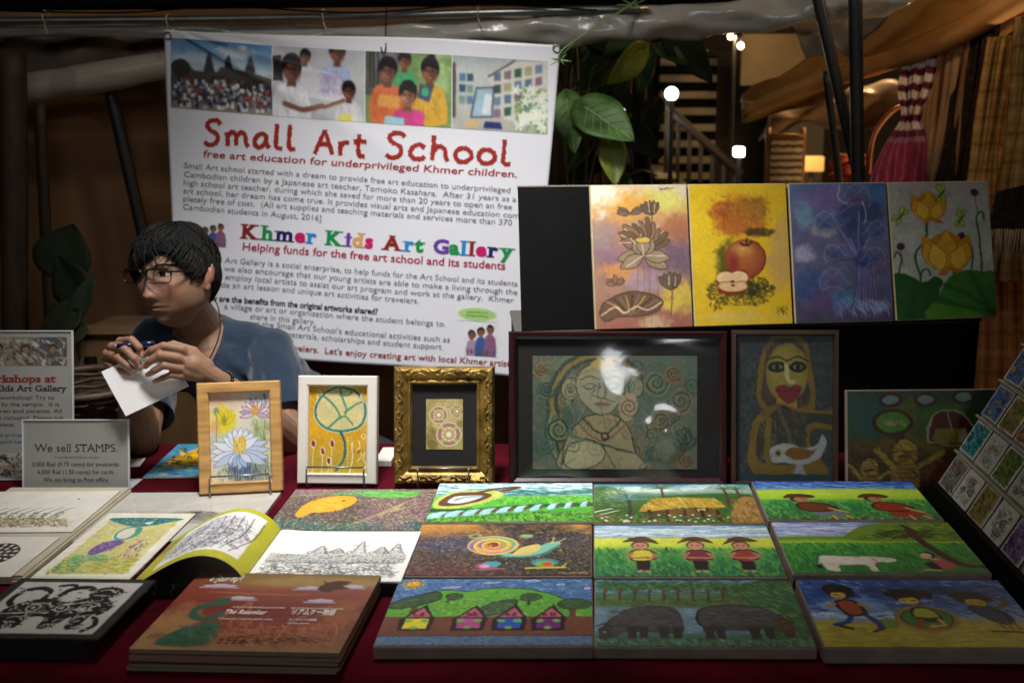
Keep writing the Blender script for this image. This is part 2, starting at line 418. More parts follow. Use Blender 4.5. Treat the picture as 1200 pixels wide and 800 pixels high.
# ------------------------------------------------------------------ placing flat pictures
def frame3(o, x, n):
    x = Vector(x).normalized(); n = Vector(n); n = (n - x * n.dot(x)).normalized(); y = n.cross(x)
    m = Matrix((x, y, n)).transposed().to_4x4(); m.translation = o; return m
def lay(bl, br, tl, tr, z):
    """rectangle lying at height z from its four corners in the photograph: matrix (origin centre, Z up), w, h"""
    a, b, c, d = [at_z(*p, z) for p in (bl, br, tl, tr)]
    x = (b - a) + (d - c); y = (c - a) + (d - b)
    o = (a + b + c + d) / 4
    return frame3(o, x, (0, 0, 1)), x.length / 2, abs(y.dot(Vector((-x.y, x.x, 0)).normalized())) / 2
def stand(bl, br, ytop, lean, z0, h=None):
    """rectangle standing on height z0: base corners and top row in the photograph, leaning back by lean degrees"""
    a, b = at_z(*bl, z0), at_z(*br, z0); x = (b - a).normalized(); back = Vector((-x.y, x.x, 0))
    up = back * math.sin(R(lean)) + Vector((0, 0, 1)) * math.cos(R(lean)); n = x.cross(up)
    o = (a + b) / 2
    if h is None:
        lo, hi = 0.01, 1.5
        for _ in range(40):
            h = (lo + hi) / 2
            if to_px(o + up * h)[1] > ytop: lo = h
            else: hi = h
    m = Matrix((x, up, n)).transposed().to_4x4(); m.translation = o
    return m, (b - a).length, h
# ================================================================== the pictures
def art_houses():
    A = Art(150, 100, 1.7, '7a4a34')
    A.poly([(0, 0), (150, 0), (150, 55), (0, 55)], '4a74a8')
    A.dabs(900, (0, 0, 150, 40), 3.2, 0.8, 10, 40, ['27508c', '7fa6cc', '3a66a4', '9ab8d4', '204078'], 0.75)
    for x, y, w in ((42, 14, 10), (73, 6, 9), (104, 3.5, 8), (126, 10, 5), (147, 16, 4)):
        A.ell(x, y, w, 3.4, '24407e', -6); A.ell(x, y, w - 1.2, 2.1, 'c8cfe6', -6); A.ell(x, y, w - 3, 1.0, '5b7fb8', -6)
    A.ell(12, 9, 6, 5.4, '8a5a18'); A.ell(12, 9, 5.1, 4.6, 'f0b828')
    for k in range(14): A.line([(12 + 6.6 * math.cos(k * .45), 9 + 6 * math.sin(k * .45)), (12 + 9.5 * math.cos(k * .45), 9 + 8.6 * math.sin(k * .45))], .9, 'e8b030', 0)
    A.line([(10, 8), (10.6, 8)], 1, '5a3a10', 0); A.line([(14, 8), (14.6, 8)], 1, '5a3a10', 0); A.line([(9.5, 11), (12, 12), (14.5, 11)], .7, 'a83018')
    hill = [(-5, 62), (-5, 45), (8, 35), (24, 24), (40, 19), (55, 21), (66, 17), (84, 15), (104, 18), (120, 26), (134, 36), (155, 44), (155, 62)]
    A.out(hill, '26401c', 1.3, 4, '5fae38')
    A.dabs(800, (5, 20, 145, 58), 2.2, .8, 20, 60, ['8fd04c', '3f8a2a', '78c040', 'b4dc60', '357a24', 'd0b040'], .8, lambda x, y: y > 20 + abs(x - 75) * .3)
    tree = lambda cx, cy, rx, ry: (A.ell(cx, cy, rx, ry, '1c2c18'), A.ell(cx, cy, rx - 1, ry - 1, '3c6038'), A.dabs(60, (cx - rx * .8, cy - ry * .7, cx + rx * .8, cy + ry * .7), 2, .7, 30, 80, ['24442a', '5c8850', '2c5040']))
    A.line([(19, 44), (19, 62)], 5, '6a4430', 0); A.line([(136, 44), (136, 60)], 5, '6a4430', 0)
    A.out([(-3, 44), (6, 34), (20, 27), (33, 22), (36, 32), (24, 42), (8, 48)], '1c2c18', 1.2, 4, '3a5a34')
    A.dabs(160, (0, 28, 32, 45), 2.4, .7, -30, 60, ['2a4a30', '6a8e54', '24402a'], .8, lambda x, y: y > 42 - x * .55 and y < 50 - x * .4)
    tree(46, 29, 6.5, 5.5); A.line([(43, 34), (41, 38)], 1.6, '30301c', 0)
    tree(104, 30, 8.5, 6.5); A.line([(103, 36), (103, 42)], 2.2, '30301c', 0)
    tree(137, 41, 13, 8.5)
    A.out([(64, 56), (70, 44), (82, 36), (93, 34), (92, 46), (80, 57)], '1c2c18', 1.2, 4, '3c5c38'); A.dabs(110, (66, 38, 92, 56), 3, .6, 50, 50, ['243c24', '6c8c58', '8aa074'], .8, lambda x, y: y > 62 - x * .3)
    A.poly([(0, 60), (150, 60), (150, 86), (0, 86)], '7c4630'); A.dabs(300, (0, 60, 150, 86), 5, .8, 0, 10, ['6c3a28', '8a523a', '744434'], .5)
    A.poly([(0, 87), (150, 87), (150, 100), (0, 100)], '5a74a4'); A.dabs(500, (0, 87, 150, 100), 2, .8, 20, 70, ['4a68a0', '7a92b4', '5a9468', '344c84', '8aa86c'], .8); A.line([(0, 87), (150, 87)], 1, '3a2a30', 0)
    names = {'Le': [[(-5, -3), (-5, 2), (-1, 2)], [(1, 0), (4, -1), (3, -3), (1, -1), (1, 2), (4, 2)]],
             'ak': [[(-1, -2), (-4, -2), (-4, 2), (-1, 2), (-1, -2), (0, 2)], [(2, -4), (2, 2)], [(5, -2), (2, 0), (5, 2)]],
             'he': [[(-5, -4), (-5, 2)], [(-5, 0), (-3, -1.5), (-2, 2)], [(1, 0), (4, -1), (3, -3), (1, -1), (1, 2), (4, 2)]],
             'na': [[(-6, -1), (-6, 2)], [(-6, 0), (-4, -1.5), (-3, 2)], [(4, -2), (1, -2), (1, 2), (4, 2), (4, -2), (5, 2)]]}
    for x, c, nm in ((24, 'f0dc30', 'Le'), (62, 'c04a94', 'ak'), (91, '2c56c8', 'he'), (119, '7c1f7a', 'na')):
        A.poly([(x - 13, 64), (x + 3, 42), (x + 12, 62), (x + 11, 80), (x - 12, 80)], '241a20', 0)
        A.out([(x - 9.5, 61), (x + 2, 46), (x + 9.5, 59), (x + 9, 61)], '2a1418', 1, 0, 'c06078')
        A.out([(x - 9.5, 62), (x + 9, 62), (x + 8.5, 77.5), (x - 9.5, 77.5)], '2a1418', 1, 0, c)
        for a, b in ((-6.5, 66), (5.5, 66), (-.5, 76)): A.ell(x + a, b, 3.1, 2.2, '6fc04a')
        for st in names[nm]: A.line([(x + .5 + a * .8, 56.5 + b * .85) for a, b in st], 1.1, '2c0c18', 0)
    return A.mottle(.08, 2)
def art_snails():
    A = Art(150, 100, 1.6); A.grad([(0, 'c88a3c'), (18, 'a4743c'), (34, '4a4450'), (60, '484038'), (100, '5a3030')], 16, 40)
    A.cloud('2c2c34', 105, 15, 60, 26, .9, 20); A.cloud('42486c', 25, 45, 34, 18, .7, 18, 2); A.cloud('2a3a30', 110, 75, 60, 28, .7, 20, 5)
    A.dabs(2600, (0, 16, 150, 100), 2.2, .7, 30, 80, ['d8a060', 'a87860', '6c7090', '93a072', 'c06048', '2a2420', '7c94a8', '382c2c', '84583c'], .75)
    A.dabs(300, (0, 0, 150, 18), 3, .8, 5, 40, ['e0a850', 'c08a40', 'e8c070', 'a06c34'], .6)
    A.poly([(72, 60), (96, 58), (108, 44), (118, 36), (124, 40), (116, 52), (104, 63), (84, 66)], '7cc0a8', 4)
    A.poly([(84, 62), (92, 48), (106, 42), (106, 54), (96, 62)], 'e0c46c', 4); A.line([(116, 40), (118, 29)], 1.2, 'e0d060'); A.line([(120, 40), (128, 30)], 1.2, 'e0d060')
    A.line([(74, 66), (106, 64), (122, 46)], 1.6, '4ca088')
    A.ell(67, 44, 22, 19, 'd8b050'); A.ell(66, 44, 20, 17.5, '5ca0a0'); A.ell(60, 45, 15, 14, '8868a0'); A.ell(72, 38, 13, 9, '6cb878'); A.ell(66, 54, 14, 7, 'd08090')
    A.ring(67, 44, 14.5, 12, 3.2, 'e8b43c'); A.ring(67, 44, 20.5, 17.6, 1.4, 'e0c060'); A.ell(67, 43, 9.5, 8, 'd89430'); A.ell(68, 43, 6, 5, '8c3c30'); A.spiral(67, 44, 19, 2.5, 1.2, 'f0d070')
    A.ell(50, 25, 6, 5, 'a8a060'); A.ell(94, 25, 6, 4, '98b070'); A.ell(50, 25, 3, 2.6, '5c6048')
    A.ell(66, 83, 9, 7, 'b05078'); A.ell(70, 80, 7, 5, '50a0b0'); A.ell(64, 84, 4, 3, 'd8a0a8'); A.line([(56, 90), (80, 88)], 2, 'a06880', 0)
    A.ell(112, 77, 11, 8, '3c8c9c'); A.ell(112, 79, 8, 6, '78b048'); A.ell(114, 80, 4, 4, 'd84c30'); A.line([(98, 87), (128, 86)], 3, 'd8b840', 0); A.line([(126, 86), (130, 78)], 1.1, 'e0d060', 0)
    A.dabs(40, (124, 94, 148, 97), 2, .5, 10, 60, ['d8b060'], .7)
    return A
def art_croc():
    A = Art(150, 100, 1.5); A.grad([(0, 'b8d8dc'), (15, 'dcecec'), (30, '8cb8b4'), (40, '78c850'), (62, '50b434'), (100, '58a83c')], 6, 20)
    A.dabs(260, (0, 0, 150, 30), 9, 1.6, 4, 14, ['f0f6f2', '5ca0b0', 'e0ece8', '3c8490', 'a8d0d4'], .8)
    A.poly([(50, 22), (80, 17), (105, 24), (130, 20), (150, 16), (150, 28), (100, 34), (50, 32)], '3c8480', 4, a=.8); A.dabs(120, (50, 15, 150, 32), 6, 1.3, 4, 15, ['4ca4a0', 'e8f4f0', '2c6c68'], .7)
    A.dabs(900, (0, 36, 150, 66), 3, 1.6, 70, 40, ['6cd040', '48a830', '94e060', '3c9828', '58c038'], .8)
    A.poly([(2, 64), (4, 40), (18, 22), (34, 20), (60, 22), (64, 36), (52, 50), (36, 62), (18, 68)], 'c0d060', 4); A.poly([(6, 58), (10, 38), (22, 26), (44, 25), (54, 34), (44, 48), (24, 60)], '6c4432', 4)
    A.poly([(14, 52), (18, 38), (28, 34), (46, 34), (40, 44), (26, 54)], 'd8e4e0', 4); A.line([(20, 46), (30, 38), (46, 36)], 2.2, '50808c'); A.line([(40, 26), (56, 16), (78, 12), (62, 22)], 5, '6c4432')
    A.line([(0, 72), (40, 72), (90, 62), (150, 58)], 9, '2c5c28')
    for k in range(10):
        x = 6 + k * 15; y = 84 - k * 3; w = 12 - k * .7
        A.poly([(x - w / 2, y + 8), (x - w / 2 + 3, y - 6), (x + w, y - 9), (x + w / 2, y + 5)], '9cd4d8', 2); A.poly([(x + w * .5, y + 4), (x + w * .9, y - 8), (x + w * 1.2, y - 2)], '6c4a30', 2)
        A.line([(x - 2, y + 2), (x + w * .4, y - 5)], 1, 'e4f4f2', 0)
    A.dabs(900, (0, 76, 150, 100), 4, 1.3, 80, 30, ['4c9c30', '2c7424', '78c048', '90b838', '205c20'], .8, lambda x, y: y > 94 - x * .2)
    return A.mottle(.06, 2)
def palm(A, x, y0, y1, tr, lf, n=9, ln=16, w=1.6):
    A.line([(x, y0), (x + 1, (y0 + y1) / 2), (x, y1)], w * 1.6, tr)
    for k in range(n):
        g = R(200 - k * 220 / (n - 1)); A.line([(x, y0), (x + ln * .6 * math.cos(g), y0 - ln * .5 * math.sin(g) - 2), (x + ln * math.cos(g), y0 - ln * .5 * math.sin(g) + 3)], w, lf[k % len(lf)], taper=.7)
def art_hut():
    A = Art(150, 100, 1.5); A.grad([(0, '3c8ca4'), (16, 'b4d0cc'), (28, '6c9470'), (40, '4c7438'), (70, '3c6028'), (100, '486c2c')], 6, 20)
    A.cloud('e4ece0', 50, 14, 40, 8, .8); A.cloud('f0f4ec', 110, 8, 30, 7, .6)
    A.ell(8, 26, 17, 20, '4a7040'); A.ell(18, 24, 8, 13, 'b8c8a8', soft=4, a=.7); A.dabs(300, (0, 8, 30, 60), 3, 1, 40, 60, ['5c8448', '38582c', '84a868'], .7)
    A.poly([(60, 40), (78, 30), (140, 26), (150, 40), (150, 60), (60, 60)], '40682c', 3)
    palm(A, 64, 12, 44, '5c4030', ['486c30', '34542a', '749048'], 11, 20); palm(A, 124, 14, 60, '54382c', ['4c6c34', '2c4824', '6c8444'], 10, 20, 1.6); palm(A, 136, 14, 55, '5c4030', ['3c5c2c', '74884c'], 9, 14)
    palm(A, 32, 42, 84, '40343c', ['5c8c94', '38606c', '84acac', '4c7484'], 12, 24, 2)
    A.poly([(122, 98), (132, 48), (142, 34), (152, 44), (156, 98)], 'a47c3c', 3); A.dabs(260, (124, 44, 150, 98), 12, .9, 82, 12, ['c49c54', '8c6430', 'b48c44', '74502a'], .7, lambda x, y: x > 122 + abs(98 - y) * .1)
    A.poly([(62, 66), (112, 60), (114, 84), (62, 86)], '70542c'); A.poly([(44, 74), (62, 66), (64, 90), (46, 92)], '5c4424'); A.poly([(92, 64), (104, 63), (104, 73), (92, 74)], '382814'); A.poly([(94, 66), (102, 65.5), (102, 71), (94, 72)], 'c8b070')
    A.poly([(40, 72), (52, 46), (62, 38), (106, 38), (118, 54), (118, 62), (80, 62), (58, 70)], 'c09a2c', 2); A.dabs(300, (44, 40, 116, 66), 9, .9, 70, 14, ['d8b444', 'a07c20', 'e4c860', '8c6c1c'], .7, lambda x, y: y > 40 and x > 80 - y * .6 and y < 64)
    for x in (50, 66, 82, 98, 112): A.line([(x, 70), (x, 96)], 3.4, '3c2c1c', 0)
    A.dabs(260, (0, 82, 124, 100), 4, 1, 80, 30, ['4c742c', '2c4c1c', '6c943c'], .8)
    A.line([(0, 74), (16, 66)], 2, 'd8e0d0', 0); A.line([(6, 80), (22, 70)], 1.4, 'd8e0d0', 0)
    A.rs = np.random.RandomState(5)
    for _ in range(60): A.ell(A.rs.uniform(0, 120), A.rs.uniform(80, 98), 1.2, 1.4, ['e8ecd8', 'd8604c', 'f0f0e4', 'c84848'][A.rs.randint(4)])
    return A.mottle(.08, 3)
def grassfield(A, y0, y1, pal, nn=900):
    A.dabs(nn, (0, y0, A.w, y1), 6, 1.1, 75, 25, pal, .75)
def art_kids():
    A = Art(150, 100, 1.7); A.grad([(0, '6c9cc0'), (10, 'a8c4d8'), (20, 'c4d8e0'), (26, '88a8b8'), (28, 'd8dc50'), (44, 'c4d838'), (52, '5ca040'), (74, '2c7c40'), (100, '2c6448')], 2, 20)
    A.dabs(160, (0, 0, 150, 24), 16, 1.6, 0, 6, ['88b0cc', 'd8e4ea', '5c90b8', 'e8eef0'], .6)
    A.ell(30, 34, 60, 6, 'd8dc48', soft=4); A.ell(110, 38, 60, 7, 'd4dc40', soft=4)
    grassfield(A, 48, 100, ['2c7c3c', '4ca048', '1c5c38', '74b050', '246c48', '3c8c54'], 1500)
    for x, shirt, tilt in ((38, 'd8cc38', -2), (84, '803040', 0), (122, 'a04030', 3)):
        A.ell(x, 56, 15, 26, '90bc58', soft=5, a=.6)
        A.poly([(x - 5, 72), (x + 7, 72), (x + 6, 88), (x - 4, 88)], '2c2024'); A.ell(x - 2, 91, 2.4, 2, 'c08464'); A.ell(x + 4, 91, 2.4, 2, 'c08464')
        A.poly([(x - 10, 68), (x - 9, 54), (x - 3, 50), (x + 6, 50), (x + 12, 56), (x + 12, 68), (x + 4, 72), (x - 5, 72)], '4c3024', 3)
        A.poly([(x - 7, 70), (x - 7, 55), (x - 2, 52), (x + 5, 52), (x + 9, 56), (x + 8, 70)], shirt, 2)
        A.line([(x - 7, 56), (x - 10, 64), (x - 2, 66), (x + 5, 65)], 3, 'b87858'); A.line([(x + 9, 57), (x + 12, 64), (x + 5, 67)], 3, 'b87858')
        A.ell(x, 42, 7.5, 8.5, '5c3424'); A.ell(x, 43, 6.4, 7.4, 'c88c6c'); A.ell(x - 2.4, 42, 1, 1, '2c1810'); A.ell(x + 2.4, 42, 1, 1, '2c1810'); A.line([(x - 1.6, 46.5), (x + 1.6, 46.5)], .8, 'a03c34', 0)
        A.poly([(x - 15, 38 + tilt), (x - 8, 28), (x, 24), (x + 9, 27), (x + 16, 37 - tilt), (x + 6, 34), (x - 6, 34)], '5c3c2c', 3); A.dabs(30, (x - 10, 27, x + 10, 35), 6, .7, 10, 30, ['7c5440', '40281c'], .7)
    return A.mottle(.06, 3)
def art_buffalo():
    A = Art(150, 100, 1.7); A.grad([(0, '3c7088'), (12, '4c8494'), (28, '4c7444'), (40, '486438'), (48, '7494a0'), (78, '6c8ca4'), (90, '3c6c48'), (100, '386444')], 4, 20)
    A.dabs(300, (0, 0, 150, 22), 8, 1.5, 5, 20, ['3c6c88', '6ca4b4', '2c5870', '84b4bc'], .6)
    A.poly([(98, 14), (118, 4), (152, 2), (152, 100), (128, 90), (118, 60), (100, 40)], '38603c', 3); A.dabs(700, (98, 4, 150, 96), 7, 1.1, 50, 35, ['48744a', '28502c', '5c8c50', '2c5c44', '78a05c'], .7, lambda x, y: x > 96 + y * .2)
    A.dabs(260, (0, 26, 110, 44), 7, 1.4, 8, 25, ['4c7044', '38583a', '68844c', '5c6c38'], .8)
    for k in range(9):
        x = 6 + k * 11; A.line([(x + 2, 10 + k % 2 * 2), (x + 1, 34)], 1.8, '4a382c', 0); A.line([(x + 2, 18), (x + 5, 12)], 1, '4a382c', 0)
        A.ell(x + 2, 9 + k % 3, 7, 6, '2f5a34', soft=2); A.dabs(34, (x - 4, 2, x + 8, 18), 3, 1.3, 30, 70, ['3c6c3c', '58844c', '24482c', '6c8c58'], .8); A.ell(x + 2, 18, 1.6, 3, '6a4230')
    A.dabs(260, (0, 48, 104, 82), 8, 1.1, 2, 12, ['8cacc0', '5c80a0', 'a8c4cc', '4c7494'], .6)
    g = '4c4a4c'
    for pts, legs, hd in (([(4, 92), (6, 72), (14, 58), (26, 46), (46, 42), (58, 46), (62, 60), (62, 78), (56, 82), (24, 80), (14, 88)], ((26, 4), (34, 3.6), (48, 4), (58, 4)), (8, 84)),
                          ([(72, 66), (74, 50), (84, 42), (108, 40), (126, 48), (136, 60), (140, 78), (134, 86), (128, 74), (112, 78), (80, 76)], ((80, 4.4), (88, 4), (112, 4.4), (122, 4)), (136, 76))):
        A.poly(pts, '2c2a2c', 4); A.poly([(a * .96 + pts[4][0] * .04, b * .95 + 62 * .05) for a, b in pts], g, 4)
        for x, w in legs: A.poly([(x - w, 72), (x + w, 72), (x + w * .7, 90), (x - w * .7, 90)], '343234', 0)
        A.dabs(160, (pts[0][0] + 6, 46, pts[0][0] + 56, 74), 6, 1, 10, 40, ['6c686a', '343234', '5c585c', '444044'], .6, lambda x, y: y > 46)
        A.poly([(hd[0] - 6, hd[1] - 8), (hd[0] + 3, hd[1] - 8), (hd[0] + 3, hd[1] + 9), (hd[0] - 3, hd[1] + 11)], '3c3a3c', 3); A.line([(hd[0] - 7, hd[1] - 12), (hd[0] - 1, hd[1] - 15), (hd[0] + 4, hd[1] - 10)], 1.6, '242224'); A.ell(hd[0] - 1, hd[1] - 3, 1, 1, 'b8b4ac')
    A.dabs(420, (0, 91, 150, 100), 6, 1.1, 60, 40, ['3c7048', '285438', '58905c', '486c58', '7098a0'], .75)
    A.cloud('60402c', 134, 70, 8, 12, .8, 5)
    return A.mottle(.07, 3)
def art_two():
    A = Art(150, 100, 1.5); A.grad([(0, '1c44a8'), (12, '4478c8'), (22, '5c88c4'), (26, 'b8dc38'), (46, 'a8d430'), (54, '4ca43c'), (66, '2c8440'), (88, '2c6834'), (100, '5c4a30')], 2, 16)
    A.dabs(200, (0, 0, 150, 20), 10, 1.6, 4, 14, ['1c3c98', '6c98d4', '3468c0', 'a8c4e4'], .6); A.ell(90, 30, 90, 9, 'bcdc3c', soft=3)
    grassfield(A, 52, 100, ['2c8c44', '186834', '60b050', '347c3c', '88c058'], 1300)
    for x, c, leg in ((45, '6c3420', '687078'), (112, '9c2c1c', '9c3020')):
        A.poly([(x - 2, 76), (x + 18, 80), (x + 28, 92), (x + 10, 94), (x - 2, 90)], leg, 3); A.line([(x + 12, 90), (x + 14, 98)], 3, 'c89c40', 0); A.line([(x + 24, 90), (x + 28, 97)], 3, 'c89c40', 0)
        A.poly([(x - 14, 60), (x - 4, 56), (x + 12, 60), (x + 22, 72), (x + 10, 80), (x - 6, 80), (x - 15, 72)], '3c1c14', 3); A.poly([(x - 12, 62), (x - 4, 58), (x + 11, 62), (x + 18, 72), (x + 8, 78), (x - 6, 78), (x - 13, 71)], c, 3)
        A.line([(x + 14, 72), (x + 26, 82)], 3.4, 'c89858', 0); A.ell(x - 10, 48, 8, 8.5, '40201a'); A.ell(x - 8, 49, 6.6, 7, 'b07848'); A.poly([(x - 23, 46), (x - 18, 36), (x - 6, 34), (x + 6, 40), (x + 2, 46), (x - 10, 43)], '5c3020', 3); A.ell(x - 6, 47, 1, 1, '1c0c08'); A.line([(x - 7, 53), (x - 3, 52)], .9, '801c14', 0)
    return A.mottle(.06, 3)
def art_cow():
    A = Art(150, 100, 1.6); A.grad([(0, '6c84c4'), (14, 'a8b4dc'), (26, 'a4b0d4'), (33, '6c9030'), (40, '88b82c'), (50, '4ca434'), (100, '2c7c34')], 3, 16)
    A.dabs(160, (0, 0, 80, 26), 12, 1.6, 0, 8, ['c8cce8', '8c9cd0', 'e0e2f0', '6c80bc'], .6)
    A.poly([(60, 38), (66, 16), (84, 4), (110, -2), (152, -2), (152, 40)], '6c8c28', 3); A.dabs(420, (62, 2, 150, 38), 5, 1.4, 20, 50, ['4c7424', '7c9c30', '34581c', '98ac3c', '2c4c1c'], .7, lambda x, y: y > 34 - (x - 62) * .6)
    A.dabs(160, (84, 18, 128, 34), 7, 1.2, 160, 20, ['24401c', '34501c', '48381c'], .7); A.line([(0, 34), (50, 32), (78, 36), (150, 39)], 3, '6c8c20'); A.line([(0, 41), (150, 42)], 2, 'a8cc30')
    grassfield(A, 44, 100, ['3c9c38', '247c34', '5cb444', '2c6c30', '1c6034'], 1300)
    A.poly([(26, 92), (25, 74), (30, 68), (52, 70), (66, 70), (74, 72), (84, 74), (82, 80), (72, 80), (66, 84), (66, 96), (60, 96), (58, 86), (38, 86), (37, 96), (31, 96)], 'dcd4c4', 3)
    A.ell(76, 76, 8, 4.6, 'dcd4c4', 10); A.line([(76, 71), (72, 67)], 1.2, '8c5c44', 0); A.line([(66, 72), (70, 82)], 1, 'a04c30', 0); A.line([(26, 74), (22, 86)], 1.4, 'c8c0b0', 0); A.ell(22, 88, 2, 4, '201c18')
    A.line([(82, 80), (92, 90), (104, 96)], .9, '7c4c30'); A.line([(84, 74), (96, 72)], .9, '6c4030', 0)
    A.line([(112, 18), (118, 50), (130, 80), (140, 88)], 7, '4c2820'); A.line([(128, 84), (150, 90)], 5, '4c2820'); A.line([(116, 22), (110, 8)], 5, '4c2820')
    A.poly([(110, 92), (112, 76), (118, 72), (128, 84), (124, 92)], 'b4505c', 3); A.poly([(108, 92), (104, 84), (112, 80), (116, 94)], '1c2434', 3); A.ell(112, 67, 6, 6.5, '281c1c'); A.ell(110.5, 68, 4.6, 5, 'd8b494'); A.line([(102, 94), (114, 95)], 2.6, 'c8a480', 0); A.line([(118, 76), (106, 72)], 2.4, 'd0a888', 0)
    return A.mottle(.06, 3)
def art_beach():
    A = Art(150, 100, 1.7); A.grad([(0, '2c54a4'), (20, '1c3c84'), (40, '2c5c9c'), (56, '6490c4'), (64, '8c98a0'), (68, 'b0a03c'), (100, 'a89c2c')], 8, 26)
    A.dabs(500, (0, 0, 150, 58), 8, 1.8, 20, 40, ['1c3c84', '4470b8', '14306c', '7ca0d0', '2c58a0', '3c4c80'], .6); A.cloud('a4bce0', 30, 40, 24, 10, .6); A.cloud('14284c', 90, 16, 50, 8, .7); A.dabs(60, (0, 52, 60, 60), 8, 1.4, 15, 12, ['c8d8e8', '98b8dc'], .7)
    A.dabs(400, (0, 68, 150, 100), 9, 1.2, 0, 8, ['c4b434', '948820', 'b4a42c', 'd0c048'], .6)
    A.ell(50, 68, 7, 5.6, '6c942c'); A.ring(50, 68, 7, 5.6, .9, '486c1c')
    # running child, child in a round boat, child stooping
    A.line([(28, 52), (24, 64), (14, 70)], 4.6, '1c3c8c'); A.line([(36, 52), (42, 64), (44, 74)], 4.6, '1c3c8c'); A.line([(16, 71), (24, 75)], 3, '2c1810', 0); A.line([(44, 75), (38, 79)], 3, '2c1810', 0)
    A.poly([(20, 34), (34, 32), (40, 54), (24, 56)], '281410', 2); A.poly([(22, 36), (32, 34), (37, 52), (26, 54)], 'a0442c', 2); A.line([(20, 38), (13, 44)], 3, 'b0803c', 0); A.line([(36, 40), (44, 46)], 3, 'b0803c', 0)
    A.ell(26, 20, 9.5, 11, '14100e'); A.ell(25, 25, 5.5, 6.2, 'c8a43c'); A.poly([(15, 18), (18, 9), (28, 7), (37, 13), (36, 28), (31, 22), (20, 20)], '14100e', 3); A.line([(22, 25), (24, 25)], 1, '1c1008', 0); A.line([(24, 29), (27, 29)], .8, '7c1c10', 0)
    A.ell(79, 60, 22, 19, '8c6c34'); A.ell(79, 60, 21, 18, 'c0a058'); A.ell(79, 60, 18.5, 15.5, '1c2c1c'); A.ell(79, 60, 17, 14, '3c7c34'); A.ring(79, 60, 20, 17, .7, '5c4420')
    A.poly([(70, 60), (72, 44), (84, 44), (90, 60), (82, 66)], '1c1c14', 2); A.poly([(72, 58), (74, 46), (83, 46), (88, 58)], 'a0b02c', 2); A.line([(74, 62), (70, 72), (80, 74)], 4, 'a03c24'); A.line([(86, 62), (88, 70), (78, 72)], 3, 'c8a43c')
    A.ell(74, 26, 11, 9.5, '120e0c'); A.ell(74, 33, 7, 6, 'c8a83c'); A.poly([(58, 24), (66, 16), (80, 15), (92, 20), (92, 30), (82, 27), (66, 30)], '120e0c', 3); A.line([(70, 33), (72, 33)], 1, '1c1008', 0); A.line([(76, 33), (78, 33)], 1, '1c1008', 0)
    A.poly([(112, 46), (122, 38), (136, 50), (138, 66), (126, 68)], '10101c', 3); A.poly([(114, 48), (122, 42), (133, 52), (134, 63), (126, 64)], '1c2c60', 3); A.line([(134, 44), (142, 36), (136, 28)], 3.6, '5c4420')
    A.ell(120, 30, 12, 9, '14100e'); A.ell(121, 36, 7.5, 5.6, 'c09434', 12); A.poly([(104, 26), (112, 19), (124, 20), (134, 28), (132, 36), (122, 29), (112, 30)], '14100e', 3); A.line([(117, 35), (119, 35)], 1, '1c1008', 0); A.line([(123, 36.5), (125, 37)], 1, '1c1008', 0); A.line([(118, 39.5), (124, 40.5)], .8, '702018', 0)
    for x in (126, 131, 136): A.line([(x, 66), (x + 1.5, 75)], 2.2, '8c5c30', 0)
    A.line([(118, 78), (142, 80)], 2.4, '181410', 0)
    return A.mottle(.07, 3)
def art_fish():
    A = Art(150, 100, 1.6); A.grad([(0, '8a6070'), (25, '6c5850'), (60, '584a48'), (80, '40685c'), (100, '305c58')], 24, 40); A.cloud('48a058', 90, 10, 50, 10, .9, 14); A.cloud('7c5868', 120, 60, 40, 40, .7, 20, 2)
    A.dabs(2400, (0, 0, 150, 100), 1.8, .9, 20, 90, ['d8b080', 'b07c78', '8ca4a0', 'e0d8b0', '4c4448', 'c89860', '6c9078', '3a3036', '9c80a0', 'd8ccb8'], .8)
    A.poly([(74, 6), (104, 4), (132, 8), (128, 20), (104, 24), (84, 18)], '58b04c', 4); A.dabs(120, (76, 6, 130, 20), 8, 1, 0, 20, ['78cc5c', '3c9040', '98d860'], .7)
    A.line([(0, 18), (40, 13), (80, 11), (150, 4)], 1.3, '7cc058')
    for k in range(8): A.line([(76 + k * 9, 92 - k * 8), (126 - k * 2, 30 + k * 4)], .8, 'd8cc78', 0, .8); A.line([(84 + k * 5, 20 + k * 4), (118 + k * 4, 96 - k * 3)], .7, 'c8b868', 0, .6)
    for k in range(7): A.line([(100 + k * 5, 26 + k * 9), (150, 12 + k * 10)], .7, 'd8c880', 0, .6)
    A.poly([(20, 68), (18, 56), (24, 34), (40, 20), (62, 18), (72, 28), (66, 46), (48, 58), (34, 60), (28, 70)], 'e8a828', 4); A.dabs(200, (24, 24, 66, 58), 4, 1.2, 20, 40, ['f0bc40', 'd89420', 'f8d060'], .6, lambda x, y: 30 < x < 62); A.ell(58, 30, 1.4, 1.6, '5c3810')
    return A
